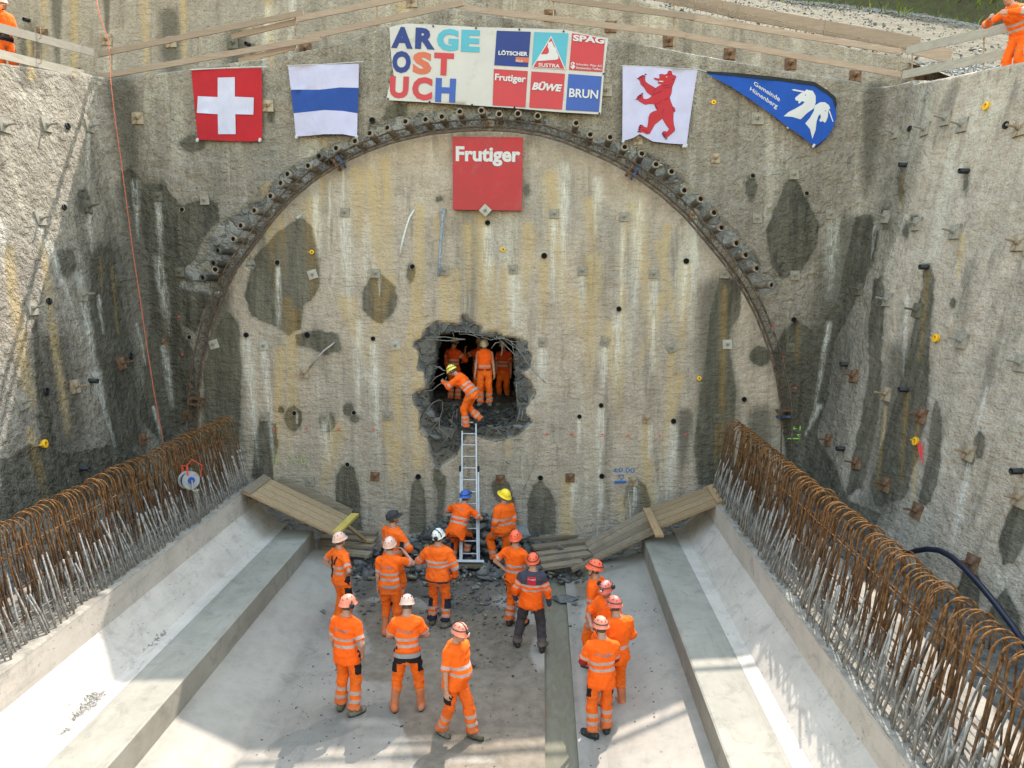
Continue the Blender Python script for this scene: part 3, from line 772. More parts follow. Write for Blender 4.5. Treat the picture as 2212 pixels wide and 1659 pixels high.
# ------------------------------------------------------------------ berm, upper wall, slope behind
YU = 20.35
def upper(X, Y, off=0.0): return onplane(X, Y, (0, YU - off, 11.0), np.array([0, 1.0, -BT]))
M_BERM = simple('berm_soil', (0.17, 0.145, 0.105), 0.95, 0.3, 3, bump=0.8, bscale=15)
def berm():
    V, F = [], []
    xs = list(np.linspace(-26, LC(np.array(ZL0))[0], 8)) + [x for x in _tp[1:-1, 0]] + list(np.linspace(RC(np.array(ZR0))[0], 30, 10))
    for x in xs:
        z = float(ztop_b(x)) + 0.02
        V += [(x, YU + 1.5, z), (x, YB + BT * z + 0.30, z)]
    n = len(xs)
    F += [(2 * i, 2 * i + 1, 2 * i + 3, 2 * i + 2) for i in range(n - 1)]
    tag(mobj('berm_path', V, F, M_BERM), kind='structure')
    for nm, C, D, zt, sg in (('l', LC, LDIR, ztop_l, -1), ('r', RC, RDIR, ztop_r, 1)):
        V = []
        ds = [-0.6, 0, 2, 4, 6, 12, 20]
        for d in ds:
            z = float(zt(max(d, 0))) + (0.015 if sg < 0 else -0.2)
            p = C(np.array(z)) + D * d
            V += [(p[0] + sg * 0.32, p[1], z), (p[0] + sg * 18, p[1], z)]
        F = [(2 * i, 2 * i + 1, 2 * i + 3, 2 * i + 2)[::sg] for i in range(len(ds) - 1)]
        tag(mobj('berm_path', V, F, M_BERM), kind='structure')
berm()
UTOP = [(1462, 24), (1570, 40), (1700, 70), (1829, 104), (1930, 122), (2004, 136)]
_ut = np.array([upper(*q) for q in UTOP])
def ztop_u(x):
    return np.interp(x, [-40, -9, 0.5] + list(_ut[:, 0]) + [_ut[-1, 0] + 4], [13.9, 13.9, 13.55] + list(_ut[:, 2]) + [_ut[-1, 2] - 1.2])
def upper_wall():
    xs = np.concatenate([np.linspace(-30, -14, 20)[:-1], np.arange(-14, _ut[-1, 0] + 2.5, 0.06)])
    S = np.linspace(0, 1, 56)
    zb = 9.9
    P = np.array([[(x, YU + BT * (z - 11.0), z) for z in zb + S * (float(ztop_u(x)) - zb)] for x in xs])
    X, Y = proj(P)
    d = (fbm(P.reshape(-1, 3), 0.6, 12, 3).reshape(X.shape) - 0.5) * 0.12
    P[..., 1] -= d
    lip = P[:, -1:, :] + np.array([0, 0.3, 0.02]); P = np.concatenate([P, lip], 1)
    X, Y = proj(P)
    A = dict(wet=np.zeros(X.shape), white=field(WHITE, X, Y), ochre=field(OCHRE, X, Y), darks=field(DARKS, X, Y), face=np.full(X.shape, 0.5))
    idx = np.arange(X.size).reshape(X.shape)
    F = np.stack([idx[:-1, :-1], idx[1:, :-1], idx[1:, 1:], idx[:-1, 1:]], -1).reshape(-1, 4)
    tag(mobj('retaining_wall', P.reshape(-1, 3), F, M_WALL, smooth=True, attrs={k: v.ravel() for k, v in A.items()}), 'upper shotcrete retaining wall behind the wooden guard rails', 'wall')
upper_wall()
SLOPE = 0.46
def zslope(x, y):
    """soil slope behind the upper wall"""
    base = ztop_u(np.minimum(x, _ut[-1, 0])) - 0.08 - np.clip(x - _ut[-1, 0], 0, 40) * 0.10
    return base + SLOPE * (y - (YU + 0.45)) + 0.30 * np.clip(x - 4, 0, 12) * 0.10
def on_slope(X, Y):
    d = ray(X, Y); t = 18.0
    for _ in range(60):
        P = CAM + d * t
        t += (zslope(P[0], P[1]) - P[2]) / (d[2] - SLOPE * d[1]) * 0.7
    return CAM + d * t
STRIP = np.array([on_slope(*q) for q in ((1690, 2), (1780, 10), (1880, 22), (1980, 34), (2060, 48), (2130, 62), (2211, 75))])
def yback(x):
    return np.interp(x, STRIP[:, 0], STRIP[:, 1]) + 0.35
def zterrain(x, y):
    z = zslope(x, y); b = np.clip(y - yback(x), 0, None)
    return z + np.minimum(b, 3.0) * 0.9 + 0.15 * np.clip(b - 3, 0, None)
def soil_mat():
    m = N('slope_soil'); co = m.coord()
    c = m.mix(m.ramp(m.noise(3, 5, 0.7, co), 0.3, 0.7), (0.105, 0.083, 0.052), (0.19, 0.155, 0.105))
    c = m.mix(m.math('MULTIPLY', m.ramp(m.noise(14, 4, 0.7, co), 0.55, 0.7), 0.6), c, (0.09, 0.07, 0.045))
    gr = m.ramp(m.math('ADD', m.attr('bank'), m.math('MULTIPLY', m.math('SUBTRACT', m.noise(4, 4, 0.7, co), 0.5), 0.8)), 0.4, 0.6)
    c = m.mix(gr, c, m.mix(m.ramp(m.noise(5, 4, 0.7, co), 0.35, 0.65), (0.055, 0.043, 0.026), (0.06, 0.072, 0.018)))
    return m.done(c, 0.95, m.bump(m.noise(18, 4, 0.7, co), 0.06, 0.9))
def terrain():
    xs = np.concatenate([np.arange(-30, 0, 2.0), np.arange(0, 20, 0.16), np.arange(20, 90, 4)])
    ys = np.concatenate([np.arange(YU + 0.42, YU + 12, 0.16), np.arange(YU + 12, 140, 5)])
    Xg, Yg = np.meshgrid(xs, ys, indexing='ij')
    Z = zterrain(Xg, Yg)
    P = np.stack([Xg, Yg, Z], -1)
    P[..., 2] += (fbm(P.reshape(-1, 3), 1.8, 5, 4).reshape(Z.shape) - 0.5) * 0.16
    bank = np.clip(0.5 + (Yg - yback(Xg)) / 0.8, 0, 1)
    idx = np.arange(Z.size).reshape(Z.shape)
    F = np.stack([idx[:-1, :-1], idx[1:, :-1], idx[1:, 1:], idx[:-1, 1:]], -1).reshape(-1, 4)
    tag(mobj('soil_slope', P.reshape(-1, 3), F, soil_mat(), smooth=True, attrs=dict(bank=bank.ravel())), kind='structure')
    xs = np.linspace(9.05, 60, 130); ys = np.linspace(16.5, YU + 0.55, 16)
    Xg, Yg = np.meshgrid(xs, ys, indexing='ij'); q = (Yg - 16.5) / (YU + 0.55 - 16.5)
    Z = (1 - q) * 9.95 + q * np.maximum(zslope(Xg, np.full(Xg.shape, YU + 0.55)), 11.15); P = np.stack([Xg, Yg, Z], -1)
    P[..., 2] += (fbm(P.reshape(-1, 3), 1.8, 5, 4).reshape(Z.shape) - 0.5) * 0.12
    idx = np.arange(Z.size).reshape(Z.shape)
    F = np.stack([idx[:-1, :-1], idx[1:, :-1], idx[1:, 1:], idx[:-1, 1:]], -1).reshape(-1, 4)
    tag(mobj('gravel_apron', P.reshape(-1, 3), F, M_BERM, smooth=True), kind='structure')
    # ground on the left behind the upper wall, out of view, and far ground in front
    tag(mobj('far_ground', [(-300, -300, 5.0), (300, -300, 5.0), (300, -40, 4.8), (-300, -40, 4.8)], [(0, 1, 2, 3)], M_BERM), kind='structure')
terrain()
def stone_template(seed, n=10):
    rr = random.Random(seed)
    bm = bmesh.new()
    for _ in range(n):
        v = Vector((rr.gauss(0, 1), rr.gauss(0, 1), rr.gauss(0, 1))).normalized() * rr.uniform(0.75, 1.0)
        bm.verts.new((v.x, v.y * 0.85, v.z * 0.6))
    bmesh.ops.convex_hull(bm, input=bm.verts)
    bmesh.ops.delete(bm, geom=[v for v in bm.verts if not v.link_faces], context='VERTS')
    bmesh.ops.triangulate(bm, faces=bm.faces)
    bm.verts.index_update()
    V = np.array([v.co[:] for v in bm.verts]); F = np.array([[v.index for v in f.verts] for f in bm.faces])
    bm.free()
    return V, F
STONES = [stone_template(s, 9 + s % 5) for s in range(14)]
def scatter(name, spots, mat, kind='stuff', parent=None, flat=1.0):
    """spots: (x,y,z,size)"""
    Vs, Fs, b, tint = [], [], 0, []
    for x, y, z, s in spots:
        V, F = STONES[random.randrange(len(STONES))]
        R = np.array(Matrix.Rotation(random.uniform(0, 6.28), 3, 'Z') @ Matrix.Rotation(random.uniform(-.5, .5), 3, 'X') @ Matrix.Rotation(random.uniform(-.5, .5), 3, 'Y'))
        sc = s * np.array([random.uniform(.7, 1.3), random.uniform(.6, 1.1), random.uniform(.5, 1.0) * flat])
        W = (V * sc) @ R.T + np.array([x, y, z])
        Vs.append(W); Fs.append(F + b); b += len(V); tint += [random.random()] * len(V)
    o = mobj(name, np.vstack(Vs), np.vstack(Fs), mat, parent, attrs=dict(tint=tint))
    if kind: o['kind'] = kind
    return o
def rock_mat(name, a, b, warm=None, wf=0.15):
    m = N(name); co = m.coord()
    t = m.attr('tint')
    c = m.mix(t, a, b)
    if warm: c = m.mix(m.ramp(t, 1 - wf, 1 - wf + 0.03), c, warm)
    c = m.mix(m.math('MULTIPLY', m.ramp(m.noise(9, 4, 0.7, co), 0.35, 0.7), 0.55), c, tuple(q * 0.5 for q in a))
    c = m.mix(m.math('MULTIPLY', m.ramp(m.noise(25, 3, 0.7, co), 0.6, 0.72), 0.35), c, tuple(min(1, q * 1.7) for q in b))
    nb = m.bump(m.noise(14, 4, 0.7, co), 0.03, 0.8)
    return m.done(c, 0.85, nb)
M_GRAVEL = rock_mat('pale_gravel', (0.16, 0.16, 0.16), (0.36, 0.355, 0.35))
M_SHALE = rock_mat('dark_shale', (0.060, 0.058, 0.056), (0.20, 0.192, 0.18), (0.34, 0.29, 0.20), 0.10)
M_BROKEN = rock_mat('broken_concrete', (0.17, 0.163, 0.152), (0.36, 0.345, 0.32), (0.40, 0.35, 0.27), 0.18)
def gravel():
    sp = []
    for _ in range(2600):
        k = random.random() ** 1.0
        x = np.interp(k, np.linspace(0, 1, len(STRIP)), STRIP[:, 0]) + random.gauss(0, 0.3)
        y = np.interp(x, STRIP[:, 0], STRIP[:, 1]) + random.gauss(-0.05, 0.16)
        if random.random() < 0.35: y -= abs(random.gauss(0, 0.8))
        sp.append((x, y, float(zterrain(x, y)) + 0.03, random.uniform(0.03, 0.075)))
    for _ in range(1600):
        x = random.uniform(9.1, 14); y = random.uniform(17, YU + 0.5); q = (y - 16.5) / (YU + 0.55 - 16.5)
        sp.append((x, y, (1 - q) * 9.95 + q * max(11.15, float(zslope(x, YU + 0.55))) + 0.03, random.uniform(0.03, 0.08)))
    for _ in range(900):
        d = random.uniform(-2, 5); z = float(ztop_r(max(0, d)))
        p = RC(np.array(z)) + RDIR * d
        x = p[0] + random.uniform(0.6, 4.5)
        sp.append((x, p[1] + random.uniform(0, .3), z - 0.17, random.uniform(0.03, 0.08)))
    for _ in range(1500):
        x = random.uniform(2, 14); y = random.uniform(YU + 0.5, float(yback(x)))
        sp.append((x, y, float(zterrain(x, y)) + 0.02, random.uniform(0.02, 0.085)))
    scatter('gravel', sp, M_GRAVEL)
gravel()
def grass():
    m = N('grass_blades'); t = m.attr('tint')
    m.done(m.mix(t, (0.045, 0.07, 0.010), (0.21, 0.235, 0.03)), 0.6)
    V, F, T = [], [], []
    for _ in range(9000):
        x = random.uniform(3, 22); b = random.uniform(0.5, 5) if random.random() < .9 else random.uniform(-1.0, 0.2)
        y = float(yback(x)) + b
        if b < 1.6 and random.random() < 0.75: continue
        z = float(zterrain(x, y)) - 0.05
        h = random.uniform(0.15, 0.45); a = random.uniform(0, 6.28); w = random.uniform(0.018, 0.04)
        dx, dy = math.cos(a), math.sin(a); lx, ly = random.gauss(0, .18), random.gauss(-.1, .15)
        i = len(V)
        V += [(x - dx * w, y - dy * w, z), (x + dx * w, y + dy * w, z), (x + lx * .4 + dx * w * .7, y + ly * .4 + dy * w * .7, z + h * .6), (x + lx * .4 - dx * w * .7, y + ly * .4 - dy * w * .7, z + h * .6), (x + lx, y + ly, z + h)]
        F += [(i, i + 1, i + 2, i + 3), (i + 3, i + 2, i + 4)]
        T += [random.random()] * 5
    o = mobj('bank_grass', V, F, m.mat, attrs=dict(tint=T))
    tag(o, 'bright green grass growing on the bank above the gravel', 'grass', kind='stuff')
grass()
# ================================================================== things on and in front of the walls
ORD = ['first', 'second', 'third', 'fourth', 'fifth', 'sixth', 'seventh', 'eighth', 'ninth', 'tenth', 'eleventh', 'twelfth', 'thirteenth', 'fourteenth', 'fifteenth', 'sixteenth', 'seventeenth', 'eighteenth', 'nineteenth', 'twentieth']
def arr(*q): return np.array(q, float)
def wn_of(surf): return {'b': BN, 'l': LN, 'r': RN, 'u': BN}[surf]
def pt_of(surf, X, Y): return {'b': wall, 'l': lwall, 'r': rwall, 'u': upper}[surf](X, Y)
NOISE_CACHE = {}
def surf_pt(surf, X, Y):
    """point on the uneven sprayed surface"""
    P = pt_of(surf, X, Y)
    d = 0.0
    if surf == 'u': d = (fbm(P[None], 0.6, 12, 3)[0] - 0.5) * 0.12
    else: d = (fbm(P[None], 0.45, 1, 2)[0] - 0.5) * 0.14 + (fbm(P[None], 2.2, 3, 2)[0] - 0.5) * 0.05
    return P + wn_of(surf) * d

M_STEEL_GREY = simple('cement_coated_steel', (0.24, 0.215, 0.18), 0.8, 0.3, 10, bump=0.3, dirt=(0.20, 0.145, 0.09), dirt_amt=0.35)
M_RUST = simple('rusty_steel', (0.13, 0.068, 0.038), 0.85, 0.45, 12, bump=0.4, dirt=(0.24, 0.18, 0.13), dirt_amt=0.3)
M_RUSTPALE = simple('dusty_rusty_steel', (0.25, 0.175, 0.115), 0.85, 0.35, 12, bump=0.4, dirt=(0.34, 0.30, 0.24), dirt_amt=0.6)
M_WETSTEEL = simple('wet_steel_plate', (0.10, 0.092, 0.068), 0.6, 0.35, 9, bump=0.3)
M_LIGHTSTEEL = simple('light_steel_plate', (0.34, 0.315, 0.275), 0.75, 0.15, 9, bump=0.2)
M_BLACKPL = simple('black_plastic', (0.013, 0.014, 0.018), 0.45, 0.2, 9)
M_BORE_SHADE = simple('bore_shade', (0.004, 0.004, 0.004), 1.0, 0.1, 9)  # near-black discs paint the shade inside pipe mouths, plugs and drain holes
M_PIPE = simple('spile_pipe_steel', (0.215, 0.18, 0.14), 0.8, 0.4, 7, bump=0.3, dirt=(0.15, 0.082, 0.04), dirt_amt=0.5)
M_PIPEDARK = simple('dark_spile_pipe', (0.085, 0.075, 0.062), 0.75, 0.35, 7, bump=0.3, dirt=(0.15, 0.085, 0.04), dirt_amt=0.45)
M_YELLOW = simple('yellow_plastic', (0.72, 0.40, 0.02), 0.5, 0.15, 9)
M_WOODNEW = None
def wood(name, a, b, grain=(2, 30, 30), grey=0.3, dirt=(0.14, 0.125, 0.11)):
    m = N(name); co = m.coord(grain)
    g = m.noise(1.0, 5, 0.7, co, 0.6)
    c = m.mix(m.ramp(g, 0.3, 0.7), a, b)
    o = m.n('ShaderNodeObjectInfo')
    c = m.mix(m.math('MULTIPLY', m.ramp(m.noise(2.2, 4, 0.7, m.coord()), 0.5, 0.72), grey), c, dirt)
    c = m.mix(m.math('MULTIPLY', m.ramp(o.outputs['Random'], 0.2, 1.0), 0.55), c, tuple(q * 0.55 for q in a))
    k = m.voro(3.0, m.coord((0.8, 4, 4)))
    c = m.mix(m.ramp(k, 0.07, 0.03), c, tuple(q * 0.35 for q in a))
    return m.done(c, 0.8, m.bump(g, 0.006, 0.5))
M_WOOD_X = wood('pale_board_along_x', (0.29, 0.215, 0.165), (0.39, 0.30, 0.24), (2, 22, 30), 0.35, (0.22, 0.17, 0.14))
M_WOOD_Y = wood('weathered_board_along_y', (0.31, 0.27, 0.22), (0.41, 0.365, 0.31), (22, 2, 30), 0.3, (0.20, 0.18, 0.15))  # greyer board tone, grain along y
M_PANEL = wood('new_pine_panel', (0.275, 0.178, 0.092), (0.41, 0.29, 0.17), (1.5, 26, 26), 0.4, (0.21, 0.16, 0.11))
M_PLANK = wood('dirty_plank', (0.195, 0.145, 0.098), (0.30, 0.235, 0.165), (1.5, 26, 26), 0.6, (0.125, 0.105, 0.085))
M_YWOOD = wood('yellow_formwork_strip', (0.46, 0.33, 0.06), (0.60, 0.46, 0.12), (20, 3, 20), 0.3, (0.32, 0.25, 0.11))
M_BROWNWOOD = wood('brown_batten', (0.27, 0.165, 0.08), (0.38, 0.25, 0.13), (20, 3, 20), 0.3)

# ------------------------------------------------------------------ guard rails
def rail_board(a, b, w, mat, parent, name='board', n=(0, -1, 0), t=0.035):
    """board between two world points, face n, height w"""
    a, b = np.asarray(a, float), np.asarray(b, float)
    d = b - a; d /= np.linalg.norm(d)
    up = np.cross(np.asarray(n, float), d); up = up if up[2] > 0 else -up
    nn = np.cross(d, up)
    mb = MB()
    R = np.stack([d, nn, up], 1)
    mb.box((a + b) / 2, (np.linalg.norm(b - a), t, w), R)
    return mb.build(name, mat, parent)
def post(p0, p1, parent, mat=None, r=0.016):
    mb = MB(); mb.tube([p0, p1], r, 6)
    d = np.asarray(p1, float) - np.asarray(p0, float)
    o = mb.build('post', mat or M_RUSTPALE, parent)
    return o
RY = 18.62                                    # rail plane behind the lip of the portal wall
def rp(X, Y, dy=0.0): return aty(X, Y, RY + dy)
def back_rails():
    t = thing('guard_rail', 'pale wooden guard rail climbing to the peak on the left of the banner', 'guard rail', rp(600, 140), group='wooden guard rails on the pit rim')
    for seg in (((212, 118), (655, 28)), ((640, 42), (920, -14))):
        rail_board(rp(*seg[0]), rp(*seg[1], 0.04 if seg[0][0] > 600 else 0), 0.128, M_WOOD_X, t)
    for seg in (((214, 166), (692, 82)), ((660, 82), (1000, 6))):
        rail_board(rp(*seg[0]), rp(*seg[1], -0.03), 0.128, M_WOOD_X, t)
    rail_board(rp(500, 80, 0.1), rp(640, 47, 0.1), 0.12, M_WOOD_X, t)
    rail_board(rp(516, 133, 0.12), rp(640, 100, 0.12), 0.13, M_WOOD_X, t)
    for X, Yt, Yb in ((241, 85, 172), (427, 63, 156), (638, 35, 124), (814, -8, 78), (976, -40, 30)):
        post(rp(X, Yb + 14, 0.045), rp(X + (1 if X < 500 else 0), Yt, 0.045), t)
    t = thing('guard_rail', 'pale wooden guard rail falling from the peak above the banner to the right corner', 'guard rail', rp(1500, 100), group='wooden guard rails on the pit rim')
    for k_, seg in enumerate((((1190, -4), (1500, 38)), ((1490, 38), (1945, 112)))):
        rail_board(rp(*seg[0], 0.045 * k_), rp(*seg[1], 0.045 * k_), 0.128, M_WOOD_X, t)
    for k_, seg in enumerate((((985, 16), (1480, 76)), ((1470, 76), (1945, 162)))):
        rail_board(rp(*seg[0], 0.045 * k_), rp(*seg[1], 0.045 * k_), 0.128, M_WOOD_X, t)
    for X, Yt, Yb in ((1195, -30, 60), (1455, 12, 112), (1689, 58, 152), (1938, 100, 192)):
        post(rp(X, Yb + 14, 0.045), rp(X + (4 if X > 1600 else 0), Yt, 0.045), t)
back_rails()
def side_rail(side):
    C, D, sg = (LC, LDIR, -1) if side == 'l' else (RC, RDIR, 1)
    zt = ZL0 if side == 'l' else ZR0
    base = C(np.array(zt)) + arr(sg * 0.22, 0, 0)
    nrm = np.cross(D, (0, 0, 1))
    f = lambda X, Y: onplane(X, Y, base, nrm)
    if side == 'l':
        t = thing('guard_rail', 'sunlit grey guard rail in front of the man at the upper left edge', 'guard rail', f(100, 160), group='wooden guard rails on the pit rim')
        segs = (((-40, 50), (202, 114)), ((-40, 108), (212, 168)))
        posts = ((80, 62, 165), (-30, 30, 145), (207, 104, 176))
    else:
        t = thing('guard_rail', 'sunlit grey guard rail the man at the upper right edge leans on', 'guard rail', f(2100, 130), group='wooden guard rails on the pit rim')
        segs = (((1958, 110), (2260, 40)), ((1950, 162), (2260, 98)))
        posts = ((1962, 92, 195), (2116, 56, 165))
    for a, b in segs:
        rail_board(f(*a), f(*b), 0.17, M_WOOD_Y, t, n=nrm)
    for X, Yt, Yb in posts:
        q = arr(sg * 0.05, 0, 0)
        post(f(X, Yb + 12) + q, f(X + (1 if side == 'l' else 4), Yt) + q, t)
    if side == 'l':
        for yy in (62, 116):                     # clip stirrups holding the boards
            mb = MB(); c = f(82, yy + 8) + arr(0.06, 0, 0)
            mb.tube([c + arr(-0.1, 0, 0.13), c + arr(0, 0, 0.12), c + arr(0, 0, -0.12), c + arr(-0.1, 0, -0.13)], 0.011, 5)
            mb.build('stirrup', M_RUSTPALE, t)
side_rail('l'); side_rail('r')

# formwork boards and starter mesh on the upper wall
def formwork():
    def f(X, Y, o=0.0): return aty(X, Y, YU + 0.75 + o)
    t = thing('formwork', 'weathered timber formwork with thin starter bars on top of the upper wall', 'formwork', f(1700, 60))
    segs = (((1380, -22), (1590, 24)), ((1575, 22), (1790, 62)), ((1780, 60), (1985, 96)), ((1930, 92), (2054, 122)))
    for i, (a, b) in enumerate(segs):
        rail_board(f(*a, 0.02 * (i % 2)), f(*b, 0.02 * (i % 2)), 0.34, M_WOOD_X, t, 'formwork_board', t=0.03)
    for i, X in enumerate(np.linspace(1440, 1960, 44)):
        yb = np.interp(X, [1440, 1580, 1966], [6, 40, 122]); h = 24 if X < 1600 else 14
        mb = MB(); mb.tube([f(X, yb + 6, -0.12), f(X + random.uniform(-2, 2), yb - h - random.uniform(0, 8), -0.10)], 0.009, 4)
        mb.build('starter_bar', M_RUSTPALE, t)
    for k in (0, 1):
        mb = MB(); mb.tube([f(X, np.interp(X, [1440, 1580, 1966], [6, 40, 122]) - 6 - 10 * k, -0.13) for X in (1440, 1580, 1760, 1960)], 0.008, 4)
        mb.build('cross_wire', M_RUSTPALE, t)
formwork()

# ------------------------------------------------------------------ lattice girder of the arch
M_GIRDER = simple('girder_steel', (0.085, 0.058, 0.042), 0.8, 0.4, 9, bump=0.3, dirt=(0.20, 0.165, 0.13), dirt_amt=0.35)
def girder():
    A = np.array(ARCH)
    # resample evenly in photo space
    s = np.concatenate([[0], np.cumsum(np.hypot(*np.diff(A, axis=0).T))])
    q = np.linspace(0, s[-1], 150)
    X, Y = np.interp(q, s, A[:, 0]), np.interp(q, s, A[:, 1])
    ctr = arr(1060, 830)
    P = np.array([wall(x, y) for x, y in zip(X, Y)])
    T = np.gradient(P, axis=0); T /= np.linalg.norm(T, axis=1)[:, None]
    O = np.cross(T, BN); 
    C = wall(*ctr)
    O *= np.sign(np.einsum('ij,ij->i', O, P - C))[:, None]
    t = thing('lattice_girder', 'rusty steel lattice girder curving along the tunnel arch', 'girder', P[0])
    i_ = P + BN * 0.30 - O * 0.115; o_ = P + BN * 0.30 + O * 0.125; b_ = P + BN * 0.12 + O * 0.01
    for pts, nm in ((i_, 'chord'), (o_, 'chord'), (b_, 'chord')):
        mb = MB(); mb.tube(pts, 0.022, 6); mb.build(nm, M_GIRDER, t, True)
    n = 0
    for k in range(0, 149, 2):
        mb = MB()
        a, b, c = i_[k], o_[min(k + 1, 149)], b_[min(k + 1, 149)]
        e = i_[min(k + 2, 149)]
        mb.tube([a, b, e], 0.010, 4); mb.tube([a, c, o_[k]], 0.007, 4)
        mb.build('web_bar', M_GIRDER, t)
    mats = {'blue': simple('blue_connector', (0.035, 0.075, 0.20), 0.6, 0.3, 9, dirt=(0.15, 0.09, 0.05), dirt_amt=0.5)}
    for (x, y, m) in ((738, 352, 'b'), (1366, 372, 'b'), (432, 866, 'r'), (1689, 895, 'b')):
        k = int(np.argmin((X - x) ** 2 + (Y - y) ** 2))
        R = np.stack([T[k], O[k], BN], 1)
        for d in (-0.07, 0.07):
            mb = MB(); mb.box(P[k] + T[k] * d + BN * 0.16, (0.05, 0.34, 0.24), R)
            mb.build('connector_plate', mats['blue'] if m == 'b' and d > 0 else M_RUST, t)
    # legs running down to the rebar
    for x0 in (0, -1):
        for off in (i_, o_):
            mb = MB(); p = off[x0]; mb.tube([p, p + arr(0, -0.09, -1.0)], 0.019, 6); mb.build('leg', M_GIRDER, t)
girder()

# ------------------------------------------------------------------ spile pipe stubs above the arch
PIPES = [(436.4,600.3,470,601),(464,582.5,476,583.5),(459.6,568.6,488,572),(469,542,505,545.5),(502.4,516.5,528.6,520.7),(518.5,487.4,545.5,494.5),(547.7,455,576,462.4),(582.8,423.5,606.5,432),(604.8,395.5,635.2,407.4),(619.7,376,645.4,388),(664.3,358.2,687.4,370.8),(688,338,711,350.4),(724.6,320,745,332),(765.6,304.7,787.6,320),(797.7,287.8,817.4,306.4),(835.6,276,857,298),(875,262.4,891,282.7),(918.3,258,931.5,276),(953.5,252,963.6,269.2),(992.4,241,1002,262.4),(1039,238.7,1046.6,255.6),(1077.7,246.2,1082,262.4),(1118.4,245.5,1121,259),(1161,250.6,1162,262.4),(1244,265.8,1239.6,286),(1274.5,290.5,1272.4,306.4),(1317.5,296.3,1310.7,315),(1349,317.6,1341,333.5),(1386,331.8,1378.4,350.5),(1416.7,354.9,1407,370.8),(1450.5,370.8,1437.7,382.6),(1478,411.4,1464.8,423.3),(1513.5,430,1497.6,441.9),(1542.3,459.5,1524.6,472.3),(1558.5,492,1538,501),(1590.7,525.5,1567,533.3),(1611,550.8,1587.3,558.7),(1634.7,580,1611,585),(1666.9,616,1628,617)]
def pipes():
    for i, (mx, my, bx, by) in enumerate(PIPES):
        b = wall(bx, by) + BN * -0.02
        e = wall(mx, my, 0.52)
        d = e - b; L = np.linalg.norm(d); d = d / L
        lab = ('steel pipe stub above the arch, %s from the left foot' % ORD[i]) if i < 20 else ('steel pipe stub above the arch, %s from the right foot' % ORD[len(PIPES) - 1 - i])
        t = thing('pipe_stub', lab, 'pipe', b, group='steel pipe stubs above the arch')
        mb = MB(); r = 0.074
        mb.lathe([(r, 0), (r, L - 0.09), (r * 1.10, L - 0.085), (r * 1.10, L), (r * 0.74, L), (r * 0.72, L - 0.04)], b, d, 14)
        mb.build('tube', M_PIPEDARK if i in (0, 2, 3, 11) else M_PIPE, t, True)
        mb = MB(); mb.lathe([(r * 0.69, 0), (0.001, 0.001)], b + d * (L - 0.035), d, 14)
        mb.build('bore', M_BORE_SHADE, t)
pipes()

